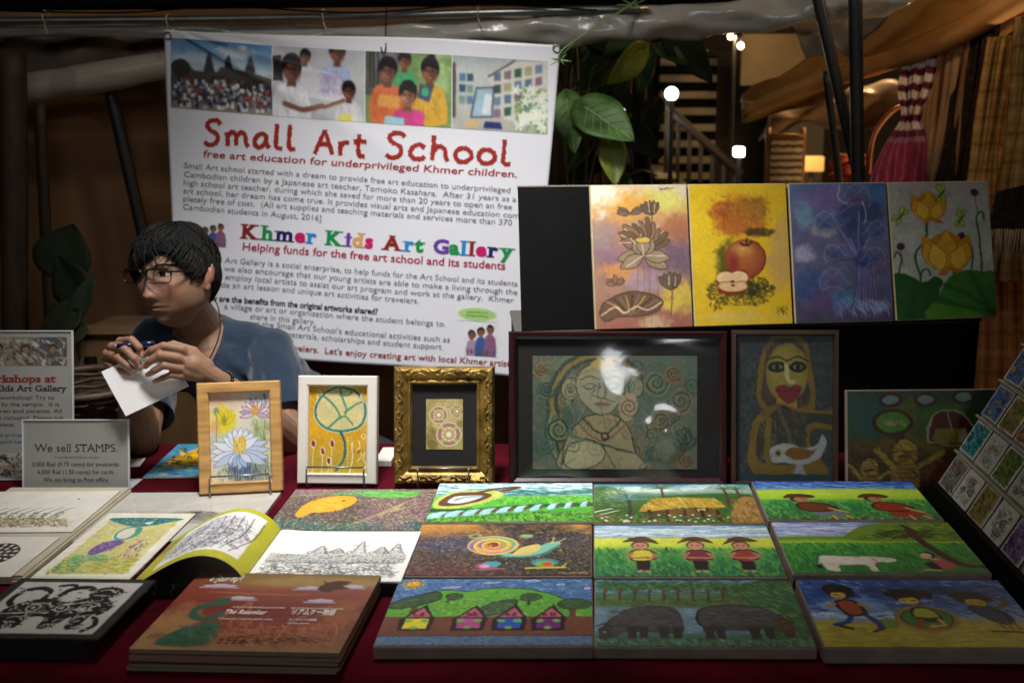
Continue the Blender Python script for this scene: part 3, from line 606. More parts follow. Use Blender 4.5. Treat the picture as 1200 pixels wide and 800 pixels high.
def art_lotusbrown():
    A = Art(100, 150, 1.5); A.grad([(0, 'd8c4a8'), (25, 'd8a860'), (55, 'b08068'), (80, '8c6878'), (105, 'a87c64'), (150, 'a05c48')], 20, 40)
    A.cloud('ece0cc', 8, 10, 26, 22, .9); A.cloud('d8d060', 74, 16, 24, 16, .9, 10, 1); A.cloud('e0a040', 40, 24, 30, 16, .8, 10, 2); A.cloud('b06c48', 90, 46, 20, 14, .8, 8, 3); A.cloud('705868', 88, 76, 24, 20, .8, 8, 4); A.cloud('d8b840', 86, 118, 26, 20, .9, 8, 5); A.cloud('d89048', 28, 92, 28, 10, .8, 8, 6); A.cloud('a88c9c', 52, 100, 22, 16, .8, 8, 7); A.cloud('988888', 10, 52, 14, 16, .6, 8, 8); A.cloud('e0d4a0', 62, 146, 20, 8, .6)
    dk, md, lt = '58402c', '8c6c50', 'e0c8a0'
    for a in (8, 24, 42, 62, 80, 98, 116, 134, 152, 170): A.petal(52, 63, a, 27 + 3 * math.sin(a * .1), 13, md if a % 4 else '74583c', dk, 1); A.line([(52 + 8 * math.cos(R(a)), 62 - 8 * math.sin(R(a))), (52 + 25 * math.cos(R(a + 6)), 62 - 25 * math.sin(R(a + 6)))], 1, lt, 0)
    for a in (-30, -8, 188, 208, 60, 120, 90): A.petal(52, 74, a, 28 if a in (-8, 188, -30, 208) else 20, 14, '9c8468', dk, 1); A.line([(52, 74), (52 + 22 * math.cos(R(a + 5)), 74 - 22 * math.sin(R(a + 5)))], 1, lt, 0)
    A.ell(52, 58, 8, 3.4, 'd8b04c'); A.ring(52, 58, 8, 3.4, .8, dk)
    for dx in (-6, 0, 5, 12): A.line([(52 + dx, 84), (50 + dx * 1.5, 146)], .8, '7c5450', 5, .6)
    for x, y, s in ((62, 26, 1), (80, 104, 1.2)):
        for a in (60, 78, 96, 114, 132): A.petal(x, y + 6 * s, a, 16 * s, 7 * s, '6c5844', dk, .9)
        A.line([(x - 2, y + 2), (x - 3, y - 8)], .9, lt, 0); A.line([(x + 3, y + 3), (x + 4, y - 6)], .9, lt, 0); A.line([(x, y + 8), (x - 2, y + 34)], 1, dk, 0)
    for a in (150, 165, 178, 30, 12): A.petal(40, 30, a, 14, 5, '7c6450', dk, .8)
    for a in (20, 40, 150, 170, 100): A.petal(22, 104, a, 10, 5, '8c684c', dk, .8)
    P = [(4, 134), (8, 124), (22, 116), (40, 112), (60, 116), (70, 124), (62, 134), (44, 138), (24, 138), (10, 142)]; A.out(P, dk, 1.6, 4, '70503c')
    for k in range(9): A.line([(36, 136), (12 + k * 6.6, 122 - 6 * math.sin(k / 8 * 3.1))], 1.6, ['b0904c', '4c3428', '8c6c50'][k % 3], 0)
    A.line([(6, 136), (20, 128), (30, 134), (42, 128), (54, 132), (68, 124)], 1.4, lt); A.dabs(10, (72, 3, 86, 5), 3, .6, 0, 50, ['483828'])
    return A.mottle(.07, 3)
def art_apple():
    A = Art(100, 150, 1.5, 'e0b414'); A.cloud('f0c81c', 10, 60, 30, 70, .8, 20); A.cloud('c89c5c', 92, 76, 16, 40, .8, 14, 1); A.cloud('d8bc60', 40, 142, 60, 8, .6, 14, 2)
    A.cloud('9c3c20', 38, 32, 18, 16, .95, 10, 3); A.cloud('6c4420', 60, 28, 22, 16, .8, 9, 4); A.cloud('a04428', 52, 44, 20, 12, .8, 9, 5); A.cloud('d88418', 50, 34, 32, 26, .5, 12, 6)
    A.cloud('3c3014', 70, 52, 16, 5, .85, 5, 7); A.cloud('403c10', 34, 84, 12, 26, .8, 8, 8); A.cloud('2c2c0c', 50, 112, 24, 10, .9, 5, 9)
    A.dabs(700, (14, 100, 84, 130), 4, .7, 40, 70, ['2c2c0c', '3c3c10', '1c2008', 'a88c18'], .75, lambda x, y: ((x - 48) / 36) ** 2 + ((y - 114) / 17) ** 2 < 1)
    A.dabs(300, (22, 10, 84, 54), 3, .7, 40, 70, ['8c3418', 'c86c18', '5c3c14', 'e0a018'], .5)
    A.ell(55, 80, 21, 21, '6c1c14'); A.ell(54.5, 80, 20, 20, '9c4020'); A.ell(53, 77, 16, 16, 'b06428', soft=6, a=.8); A.ell(52, 70, 9, 6, 'd8a050', soft=4, a=.8); A.ell(42, 84, 5, 10, '8c2418', soft=3, a=.8); A.line([(50, 63), (56, 66), (62, 62)], 2.2, '4c1c10'); A.line([(56, 66), (57, 58)], 1.4, '2c1c0c', 0)
    A.poly([(24, 110), (26, 96), (32, 92), (42, 94), (52, 92), (57, 98), (54, 112), (40, 118), (28, 116)], '8c2818', 3); A.ell(33, 100, 9, 7, 'ecc890'); A.ell(47, 100, 9, 7, 'ecc890'); A.ell(40, 101, 12, 6, 'e8c088'); A.ell(40, 109, 15, 5.6, 'e4b47c'); A.line([(26, 104.5), (54, 104.5)], 1, 'a06c40'); A.ell(40, 104, 2, 1.4, '5c3414'); A.ell(40, 108, 2, 1.2, '5c3414')
    A.dabs(14, (84, 132, 97, 140), 4, .7, 60, 60, ['4c4418']); A.dabs(20, (16, 126, 28, 134), 3, .7, 40, 80, ['4c4414'])
    return A.mottle(.06, 2)
def art_blueflower():
    A = Art(100, 150, 1.5); A.grad([(0, '5c6c94'), (40, '605f88'), (80, '666284'), (120, '545678'), (150, '48405c')], 24, 36)
    for c, x, y, rx, ry in (('3c70a8', 90, 14, 16, 16), ('7c609c', 36, 18, 30, 18), ('6c98b0', 12, 34, 10, 20), ('b4b4d0', 12, 74, 12, 12), ('2c3868', 70, 40, 24, 28), ('5c3c6c', 30, 126, 22, 14), ('3c80a8', 50, 126, 18, 12), ('7ca8c0', 80, 134, 22, 6), ('8c4884', 88, 84, 12, 12), ('2c4c8c', 14, 110, 16, 18), ('a8a890', 34, 50, 12, 10)): A.cloud(c, x, y, rx, ry, .75, 10, x)
    for k, (x, y) in enumerate(((60, 58), (46, 44), (54, 66), (78, 50), (70, 30), (48, 98), (40, 76), (60, 60), (68, 50), (74, 44), (80, 58), (50, 70), (44, 84))): A.line([(72, 140), (68, 108), (68, 86), (x, y)], 1.2, ['3c3c80', '7c84c0', '544890'][k % 3])
    for k in range(14): A.line([(66 + k * 1.2, 84), (64 + k * 1.4, 112), (56 + k * 2.2, 146)], .9, ['2c3470', '7c80b8', '5c4888', '8c6ca0'][k % 4], 5, .8)
    A.ell(74, 84, 9, 8, '2c2c68', soft=3)
    lt = '9c9cb8'
    for x, y, s in ((38, 42, 1.2), (44, 76, 1.), (86, 52, 1.1), (42, 104, 1.3), (66, 14, 1.4), (82, 80, 1.1)):
        f = 1 if x < 60 else -1; A.ell(x, y, 10 * s, 8 * s, '58689c', soft=6, a=.7); A.ell(x - f * 2 * s, y + 2 * s, 6 * s, 5 * s, '34487c' if s < 1.3 else '5c446c', soft=4, a=.8)
        for P, w_ in (([(-11, 9), (-12, 0), (-8, -7), (-2, -9), (4, -6), (7, 0), (12, 4)], 1.3), ([(-11, 9), (-4, 6), (3, 7), (8, 12)], 1), ([(-8, -7), (-3, -2), (2, -6), (8, -10), (12, -7)], 1), ([(-9, 4), (-3, 0), (4, 3)], .8)): A.line([(x + f * a * s, y + b * s) for a, b in P], w_ * .8, lt, 5, .55)
    A.line([(52, 2), (50, 16), (58, 22)], 1, 'c8a8cc'); A.line([(74, 20), (78, 34), (76, 44)], 1, 'b8a0cc')
    A.dabs(160, (40, 128, 100, 142), 9, .8, 60, 25, ['8c90c0', 'a8acd0', '5c5c98', '40386c'], .7)
    return A.mottle(.08, 3)
def art_yellowlotus():
    A = Art(100, 150, 1.5, '8c9088'); A.grad([(0, 'b0a49c'), (60, 'b4b8a8'), (150, 'a8b0a0')], 10, 30)
    A.line([(36, 34), (34, 60), (22, 80), (26, 104)], 2.4, '2c5c24'); A.line([(62, 92), (66, 104)], 2.6, '2c5c24')
    for P in ([(88, 100), (88, 60), (86, 40), (92, 34), (94, 42)], [(4, 100), (8, 84), (4, 76), (1, 82)], [(78, 96), (80, 76), (76, 66), (70, 70)], [(26, 108), (28, 98), (34, 96), (36, 102)]): A.line(P, 1.8, '2c5020')
    for x, y in ((86, 12), (8, 70), (70, 60), (62, 100)): A.ell(x, y, 4, 4, '4c2448'); A.line([(x, y + 4), (x + 2, y + 24)], .6, '4c3448', 0)
    def bloom(x, y, s):
        A.ell(x, y, 16 * s, 17 * s, 'c87c14')
        for a, o, ln, wd, c in ((112, -7, 32, 15, 'd89018'), (68, 7, 32, 15, 'd08814'), (90, 0, 35, 17, 'e0a020'), (104, -11, 25, 13, 'e4a828'), (76, 11, 25, 13, 'd89820')): A.petal(x + o * s, y + 16 * s, a, ln * s, wd * s, c, 'a8640f', .8)
        A.petal(x - 5 * s, y + 18 * s, 104, 25 * s, 15 * s, 'f0bc38', 'b0700f', .8); A.petal(x + 6 * s, y + 18 * s, 74, 23 * s, 14 * s, 'ecb430', 'b0700f', .8); A.petal(x + 2 * s, y + 17 * s, 205, 12 * s, 6 * s, 'c87418'); A.petal(x + 2 * s, y + 17 * s, -20, 15 * s, 6 * s, 'c87418')
    bloom(39, 26, .85); bloom(54, 76, 1.2)
    for x, y, a in ((10, 36, 30), (70, 40, 60), (52, 12, 70)):
        for q in (a, a + 40, a + 180, a + 220): A.petal(x, y, q, 11, 5, 'a4b84c', '5c7c20', .7)
        A.line([(x - 3, y + 5), (x + 4, y - 3)], 1.4, '34401c', 0)
    A.poly([(-2, 152), (-2, 104), (10, 100), (28, 110), (40, 104), (48, 110), (44, 120), (38, 152)], '24581c', 3); A.poly([(30, 152), (40, 130), (54, 106), (72, 98), (88, 100), (102, 104), (102, 152)], '347420', 3)
    A.poly([(30, 152), (36, 134), (60, 138), (100, 148), (100, 152)], '4c8824', 2)
    for P in ([(44, 112), (70, 124), (98, 146)], [(20, 110), (14, 150)], [(76, 100), (96, 146)], [(40, 128), (96, 148)]): A.line(P, 2.6, '1c4414', soft=3, a=.8)
    return A.mottle(.06, 4)
def art_deity():
    A = Art(150, 102, 1.8, '646a5a'); A.mottle(.14, 14, 1); A.cloud('4c5c50', 18, 60, 30, 40, .9, 14); A.cloud('8c7c5c', 60, 80, 40, 20, .6, 14, 1); A.cloud('506c64', 120, 30, 40, 34, .7, 14, 2)
    def band(cx, cy, rx, ry, a0, a1, wd, c): A.line([(cx + rx * math.cos(R(a)), cy - ry * math.sin(R(a))) for a in np.linspace(a0, a1, 16)], wd, c, 3)
    for k, c in enumerate(('3c4c40', '8c7438', '35483c', '7c5c3c', '44645c', 'a08c48', '5c4030')): band(60, 42, 46 - k * 3.6, 46 - k * 3.8, 15, 200 - k * 4, 3.4, c)
    for k in range(5): A.line([(14 + k * 3, 52), (12 + k * 3, 74), (22 + k * 2, 96)], 2, ['36504a', '8c8450', '54745c', '2c3c34', '7c6840'][k])
    A.spiral(24, 66, 12, 2, 2.4, '2c4440'); A.spiral(24, 66, 10, 2, 1, '9c9458'); A.spiral(12, 80, 9, 2, 1.6, '34544c', -1)
    for x, y, r, f in ((112, 24, 13, 1), (134, 40, 14, -1), (128, 16, 9, 1), (116, 58, 11, -1), (138, 74, 12, 1), (108, 88, 9, 1), (70, 92, 9, -1), (92, 86, 10, 1), (40, 92, 9, 1), (140, 94, 8, -1), (12, 30, 9, 1), (8, 12, 8, -1)): A.spiral(x, y, r, 2.2, 2, ['405c54', '7c7c58', '8c6c48'][int(x) % 3], f); A.spiral(x + 1, y, r * .8, 2, .7, '24302c', f)
    A.poly([(26, 102), (30, 76), (44, 58), (60, 52), (76, 54), (88, 66), (94, 86), (100, 102)], '9a8c68', 3); A.out([(26, 102), (30, 76), (44, 58), (60, 52), (76, 54), (88, 66), (94, 86), (100, 102)], '2c3028', 1)
    A.ell(34, 30, 8, 10, '9c9878'); A.ring(34, 30, 8, 10, 1, '303830'); A.spiral(34, 32, 6, 1.6, 1.2, '6c5c48'); A.ell(94, 28, 7, 9, '8c8c74'); A.ring(94, 28, 7, 9, 1, '303830')
    A.poly([(42, 14), (52, 8), (66, 7), (78, 12), (84, 24), (82, 38), (74, 48), (64, 53), (54, 50), (44, 40), (39, 27)], '9c9878', 4); A.out([(42, 14), (52, 8), (66, 7), (78, 12), (84, 24), (82, 38), (74, 48), (64, 53), (54, 50), (44, 40), (39, 27)], '343a30', 1.1)
    A.poly([(52, 8), (60, 1), (64, 4), (70, 1), (76, 9), (64, 12)], 'b09440', 0); A.line([(42, 16), (56, 12), (64, 16), (76, 13), (84, 20)], 2, '9c8448'); A.line([(64, 16), (70, 24), (66, 32)], 1.4, '4c5c50')
    for x in (52, 73): A.line([(x - 6, 27), (x, 30), (x + 6, 26)], 1.2, '2c302c'); A.line([(x - 6, 27), (x, 24.5), (x + 6, 26)], .8, '4c4c40'); A.line([(x - 8, 21), (x, 18), (x + 8, 21)], .9, '3c3c34')
    A.line([(61, 24), (59, 36), (62, 38), (66, 37), (65, 24)], 1, '48443a'); A.poly([(56, 43), (61, 41), (64, 42), (67, 41), (71, 43), (64, 46)], '8c6454', 2); A.line([(56, 43), (71, 43)], .7, '40302c', 0)
    A.line([(46, 56), (56, 66), (66, 70), (76, 62), (84, 54)], 1.6, '303428'); A.line([(42, 60), (54, 72), (66, 76), (80, 66), (88, 58)], 1.2, '7c3c34'); A.ell(66, 72, 4, 4, '303838'); A.ell(66, 72, 2, 2, 'a08c48')
    A.poly([(28, 96), (32, 82), (46, 76), (60, 78), (66, 88), (58, 98), (40, 102)], 'a8a07c', 4); A.out([(28, 96), (32, 82), (46, 76), (60, 78), (66, 88), (58, 98), (40, 102)], '303830', .9); A.line([(20, 66), (50, 76), (80, 84), (104, 90)], 2, '5c6858'); A.line([(48, 74), (72, 82), (90, 86)], 1, '202c2c')
    A.poly([(78, 46), (82, 36), (92, 34), (96, 44), (90, 56), (82, 58)], 'a89478', 3); A.spiral(88, 46, 9, 2, 1, '5c4c3c')
    for _ in range(46):
        x, y = A.rs.uniform(2, 148), A.rs.uniform(2, 100)
        if 38 < x < 86 and 6 < y < 52: continue
        A.spiral(x, y, A.rs.uniform(4, 9), 1.6, 1.1, ['38483f', '84825c', '7c6244', '4c6a62'][A.rs.randint(4)], 1 if A.rs.rand() > .5 else -1, A.rs.rand() * 6, .75)
    for k in range(26): x0 = A.rs.uniform(0, 150); y0 = A.rs.uniform(0, 102); A.line([(x0, y0), (x0 + A.rs.uniform(-14, 14), y0 + A.rs.uniform(4, 14)), (x0 + A.rs.uniform(-20, 20), y0 + A.rs.uniform(12, 30))], .9, ['2c3830', '8c8c68', '6c5840'][k % 3], 5, .7)
    A.cloud('8c9488', 60, 30, 30, 24, .25, 10, 9)
    A.dabs(1300, (0, 0, 150, 102), 3.5, .5, 40, 80, ['48584c', '9c987c', '2c3a34', '8c7450', 'b4ae8c'], .35)
    return A
def art_woman():
    A = Art(88, 124, 1.5, '3c4448'); A.dabs(1600, (0, 0, 88, 124), 3, .9, 40, 90, ['4c5458', '2c3034', '5c5c50', '20282c', '6c6450', '3c5058'], .75)
    y = '8c7020'; A.poly([(22, 62), (20, 30), (28, 6), (44, -4), (62, 4), (68, 24), (72, 60), (60, 64)], y, 3); A.poly([(26, 60), (25, 30), (32, 8), (46, 2), (60, 10), (62, 28), (66, 58)], '584440', 3); A.dabs(200, (26, 8, 64, 60), 8, .9, 85, 12, ['6c4c48', '40302c', '5c5048'], .6)
    A.ell(46, 32, 19, 25, '9c8c34'); A.ell(45, 30, 15, 20, 'a8983c'); A.poly([(38, 52), (54, 52), (56, 62), (36, 62)], 'b09828')
    A.poly([(16, 118), (14, 80), (22, 66), (38, 58), (56, 62), (80, 64), (90, 64), (90, 80), (70, 80), (68, 96), (84, 118)], y, 3); A.poly([(22, 108), (20, 82), (28, 70), (42, 60), (52, 64), (66, 66), (90, 68), (90, 76), (64, 76), (62, 106)], '3c4034', 3); A.dabs(260, (22, 64, 64, 108), 5, 1, 70, 30, ['4c5448', '2c302a', '786450', '8c7860', '5c3c34'], .6)
    A.line([(38, 60), (46, 80), (50, 92)], 4, '6c5c44', a=.7)
    for x in (37, 56): A.ell(x, 27, 8, 4.6, '1c2018'); A.ell(x, 27, 4.6, 2.2, '8c8c50'); A.ell(x, 27, 2, 2.2, '10140c'); A.line([(x - 9, 21), (x, 18.5), (x + 9, 22)], 1.2, '2c2818')
    A.line([(45, 26), (47, 38), (52, 40)], 3.6, 'd8cc90'); A.poly([(35, 46), (42, 42), (48, 44), (54, 42), (60, 46), (52, 57), (44, 57)], '8c2c30', 4); A.line([(36, 47), (59, 47)], .8, '5c181c', 0)
    A.poly([(26, 102), (34, 94), (48, 92), (62, 96), (74, 92), (78, 84), (82, 92), (76, 104), (60, 110), (44, 108), (34, 108)], 'b4bcb8', 4); A.poly([(44, 100), (54, 95), (68, 98), (74, 96), (66, 104), (54, 106)], '8c5c1c', 3); A.ell(38, 100, 3, 3, 'a08028'); A.ell(38, 100, 1.2, 1.2, '181810'); A.poly([(24, 104), (34, 101), (32, 108)], '90a0a0', 0); A.poly([(56, 108), (52, 118), (64, 118), (60, 110)], 'a4b0b0', 0)
    A.line([(30, 72), (28, 100), (34, 112), (50, 114)], 5, y); A.poly([(0, 124), (0, 118), (88, 118), (88, 124)], '2c4c50')
    return A.mottle(.08, 4)
def art_ducks():
    A = Art(128, 88, 1.5); A.grad([(0, '38584c'), (30, '3c5c34'), (46, '50481c'), (60, '4c3418'), (88, '402c14')], 6, 20); A.cloud('2c6060', 16, 24, 18, 20, .8); A.cloud('6c7420', 46, 24, 14, 26, .8, 8, 1); A.cloud('4c7824', 84, 26, 22, 22, .8, 8, 2); A.cloud('7c6c20', 66, 50, 60, 10, .6, 8, 3)
    for x, yy in ((36, 8), (66, 8), (98, 6)): A.ell(x, yy, 10, 6.5, '58202c'); A.ell(x, yy, 7, 4, '7ca09c')
    A.ell(38, 28, 17, 12, '4c1c20'); A.ell(38, 28, 14, 9.6, '58982c'); A.dabs(16, (30, 26, 48, 31), 4, 1.2, 20, 60, ['b0a060', 'c8c080']); A.line([(44, 40), (46, 54)], 8, '50301c', 0)
    A.out([(68, 46), (72, 22), (90, 18), (102, 26), (110, 48)], 'b0ac84', 1.6, 2, '5c2c28'); A.poly([(72, 44), (74, 34), (100, 34), (104, 48), (76, 48)], '8c7c24'); A.poly([(94, 46), (94, 36), (100, 35), (103, 47)], 'b8b488'); A.line([(84, 20), (88, 36)], 1.2, 'b0ac84', 0)
    g = 'b0902c'
    for x, yy, s in ((48, 66, 1), (18, 76, .7)):
        A.line([(x - 8 * s, yy + 4), (x - 24 * s, yy - 14 * s)], 5 * s, g, 0); A.line([(x + 8 * s, yy + 4), (x + 32 * s, yy - 10 * s)], 5 * s, g, 0); A.line([(x + 26 * s, yy - 8 * s), (x + 34 * s, yy + 2)], 3 * s, g, 0)
        A.poly([(x - 11 * s, yy + 22), (x - 8 * s, yy - 2), (x + 10 * s, yy - 2), (x + 12 * s, yy + 22)], '9c7c24', 2); A.ell(x, yy - 8 * s, 11 * s, 9 * s, g); A.poly([(x - 10 * s, yy - 10 * s), (x - 4 * s, yy - 22 * s), (x + 6 * s, yy - 20 * s), (x + 11 * s, yy - 10 * s)], 'c0a438', 2); A.line([(x - 5 * s, yy - 7 * s), (x + 5 * s, yy - 7 * s)], 2, '4c3010', 0); A.line([(x - 11 * s, yy - 12 * s), (x + 12 * s, yy - 12 * s)], 1, '5c4014', 0)
        for k in range(6): A.line([(x - 9 * s, yy + k * 4), (x + 10 * s, yy + k * 4)], .8, '5c4414', 0)
    A.cloud('7c2c1c', 90, 74, 30, 12, .8, 6); A.dabs(300, (0, 48, 128, 88), 6, 1.2, 20, 50, ['3c2410', '6c5420', '5c2c18', '8c7428'], .5)
    return A.mottle(.08, 3)
def art_mandala():
    A = Art(50, 70, 2.2, 'b8a468'); A.var = .05; A.wob = .3; A.mottle(.16, 8); A.cloud('d8c48c', 30, 30, 20, 30, .7); A.cloud('7c6c34', 8, 55, 10, 16, .6, 6, 1)
    A.dabs(300, (0, 0, 50, 70), 3, .5, 30, 90, ['8c7838', 'd8c890', '6c5428'], .5)
    for cx, cy, r in ((17, 22, 13), (42, 17, 9), (31, 49, 18)):
        A.ell(cx, cy, r, r, '6c4c28'); A.ell(cx, cy, r - 1, r - 1, 'd8c898'); A.ell(cx, cy, r * .85, r * .85, 'b08458')
        for k in range(16):
            g = k / 16 * 6.283; A.ell(cx + r * .72 * math.cos(g), cy + r * .72 * math.sin(g), r * .14, r * .14, ['c86c78', '7c9c68', 'e0b84c', 'a878a0'][k % 4])
        A.ell(cx, cy, r * .56, r * .56, 'e8dcb8')
        for k in range(10):
            g = k / 10 * 6.283; A.petal(cx, cy, k * 36, r * .5, r * .22, 'dca87c' if k % 2 else 'c8c488', '7c5834', .4)
        A.ell(cx, cy, r * .2, r * .2, 'f4ecd0'); A.ring(cx, cy, r * .96, r * .96, .8, 'f0e4bc')
    A.spiral(8, 62, 7, 2, .8, '6c5424'); A.spiral(46, 34, 5, 2, .8, '6c5424'); A.spiral(6, 40, 5, 1.6, .7, '7c6434')
    return A
def art_leaf():
    A = Art(76, 112, 1.7, 'd8a418'); A.grad([(0, 'dca41c'), (60, 'd8a01c'), (112, 'b09c30')], 8, 20); A.dabs(700, (0, 0, 76, 112), 3, .8, 30, 90, ['e8b830', 'c08c14', 'd89c18', 'f0c850'], .5)
    L = [(40, 2), (58, 6), (70, 22), (72, 38), (64, 52), (46, 58), (26, 56), (12, 46), (8, 30), (16, 14), (28, 5)]
    A.out(L, 'd8e0b8', 5, 4); A.out(L, '3c7c74', 3, 4, 'd8c488'); A.cloud('b8c078', 40, 38, 26, 20, .4)
    for P in ([(20, 14), (32, 26), (40, 40), (36, 44)], [(40, 5), (44, 20), (48, 30), (46, 40)], [(46, 34), (60, 24), (70, 20)], [(26, 54), (38, 42), (48, 40), (56, 50)], [(40, 12), (50, 12), (54, 8)]): A.line(P, 2.8, '3c7c74', taper=.3); A.line(P, .8, '6cac58')
    A.line([(40, 58), (46, 72), (46, 90), (36, 108)], 3, '2c6c7c'); A.line([(40, 60), (46, 74), (44, 92)], .6, '1c2c3c')
    for x, yy in ((6, 74), (18, 84), (30, 74), (26, 96)): A.ell(x, yy, 3.4, 5.6, 'e4d8b8'); A.ell(x, yy, 2.2, 4.2, '8c2c20', -12); A.line([(x, yy + 5), (x - 1, 112)], 1, 'e4d8b8', 0)
    for P in ([(56, 72), (56, 96), (52, 112)], [(64, 70), (66, 78), (62, 82), (68, 88), (62, 96)], [(72, 84), (70, 94), (74, 100), (70, 108)], [(10, 20), (12, 6), (16, 12)], [(70, 6), (66, 14), (70, 22)]): A.line(P, 1.3, 'ece0c0')
    A.ring(70, 64, 2.6, 3, 1, 'ece0c0'); A.ell(64, 84, 2, 2, 'b8582c')
    for k in range(9): A.ell(4 + (k % 3) * 2.4, 12 + k * 3, .6, .6, '6c3c14'); A.ell(50, 66 + k * 4.5, .8, .8, 'ece0c0')
    return A
def art_waterlily():
    A = Art(76, 104, 1.8, 'e4dcc4'); A.var = .05; A.wob = .3; A.cloud('e8b8a0', 16, 10, 30, 14, .8); A.cloud('b8d4d8', 64, 8, 18, 16, .7, 8, 1); A.cloud('f0dc30', 18, 32, 16, 18, .95, 8, 2); A.cloud('e8a870', 6, 42, 8, 14, .7, 6, 3); A.cloud('a8c088', 62, 46, 14, 16, .8, 6, 4); A.cloud('c0d4c0', 10, 60, 18, 16, .6, 6, 5); A.cloud('48609c', 40, 92, 26, 12, .9, 5, 6); A.cloud('dcd890', 66, 84, 12, 18, .7, 6, 7)
    A.ell(9, 22, 3.4, 5, '8c9c8c'); A.line([(9, 24), (8, 60)], .8, '7c8c78', 0)
    for a in (60, 80, 100, 120, 40): A.petal(18, 38, a, 18, 6, 'f0d828', 'b8a020', .5)
    A.ell(18, 32, 3, 5, 'a89c28', soft=1.5)
    for a in (0, 20, 40, 62, 84, 106, 128, 150, 172, -14, 192): A.petal(56, 26, a, 19, 5, ['e0c8d8', 'c8a8c4', 'ecdce0'][a % 3], '7c4868', .6)
    A.ell(56, 23, 5, 4, 'e0a850'); A.dabs(30, (52, 16, 60, 25), 4, .7, 85, 25, ['d88c30', 'f0c860']); A.line([(68, 4), (70, 14)], 2.4, 'a87c9c', 0)
    A.line([(58, 34), (56, 60)], 2, '9cac74'); A.line([(68, 34), (66, 54), (70, 62)], 1.4, '8c9c68'); A.dabs(80, (54, 36, 74, 62), 6, .7, 70, 40, ['7c8c5c', 'b8b484', 'a0703c'], .6)
    for k in range(34): A.line([(30 + k * 1.2, 74), (28 + k * 1.3, 104)], .8, ['2c3c84', '48609c', '7ca0a8', '3c4c78', 'a8b470'][k % 5], 0, .8)
    for a in (176, 160, 20, 4, 192, -12, 206, -26): A.petal(36, 70, a, 36, 10, 'c8d4ec' if a % 8 else 'e8ecf4', '7484b8', .7)
    for a in (140, 122, 104, 86, 68, 50, 34): A.petal(36, 68, a, 27, 9, 'e8eef6', '8c98c0', .7)
    for a in (215, 240, 268, 296, 325): A.petal(36, 72, a, 18, 9, ['b8c8ec', 'dce4f4'][a % 2], '6474ac', .7)
    A.dabs(60, (29, 54, 43, 70), 9, 1, 88, 14, ['f0c020', 'd89818', 'f8dc60']); A.dabs(120, (4, 84, 76, 104), 8, .7, 80, 20, ['5c7444', 'a8b878', 'd8d8a0', '3c4c5c'], .6)
    return A
def art_temples(tint='d2cdc0'):
    A = Art(150, 104, 1.4, tint); A.var = .05; A.wob = .3; A.mottle(.03, 14); A.cloud('c8b48c', 70, 78, 66, 10, .7, 8); A.cloud('d8d4c8', 60, 48, 40, 14, .5)
    for k in range(7):
        x = 34 + k * 13; A.line([(x - 6, 66), (x, 52), (x + 8, 44)], 2, '4c5844', taper=.6); A.dabs(16, (x - 7, 56, x + 2, 70), 5, .7, 60, 40, ['3c483c', '7c8868'])
    A.dabs(600, (8, 70, 140, 92), 4, 1, 10, 60, ['4c4430', '8c7c50', 'a89468', '2c2c24', 'b89c60', '6c7448'], .75, lambda x, y: abs(x - 74) < 66 - (92 - y) * .8); A.ell(112, 22, 1.6, 1, '2c2420')
    return A
def art_rosette():
    A = Art(110, 80, 1.4, 'cec9bd'); A.var = .05; A.wob = .3; A.mottle(.03, 12)
    A.ell(60, 38, 26, 24, '38302c')
    for r, nn in ((22, 16), (15, 12), (8, 8)):
        for k in range(nn): A.ell(60 + r * math.cos(k / nn * 6.283), 38 + r * .92 * math.sin(k / nn * 6.283), 2.6, 1.6, 'd8d0c4', k / nn * 360)
    A.ell(60, 38, 3, 3, 'd8d0c4'); return A
def art_inksketch():
    A = Art(150, 90, 1.4, 'c6c2ba'); A.var = .05; A.wob = .3; A.mottle(.04, 16)
    A.poly([(46, 52), (60, 40), (90, 36), (120, 44), (132, 54)], 'b0aca4', 3, a=.8); A.dabs(420, (40, 36, 136, 60), 9, .5, 5, 16, ['4c4844', '7c7874', '2c2a28'], .6, lambda x, y: y > 36 + abs(x - 88) * .3); A.cloud('8c8884', 84, 50, 44, 7, .6, 8)
    return A
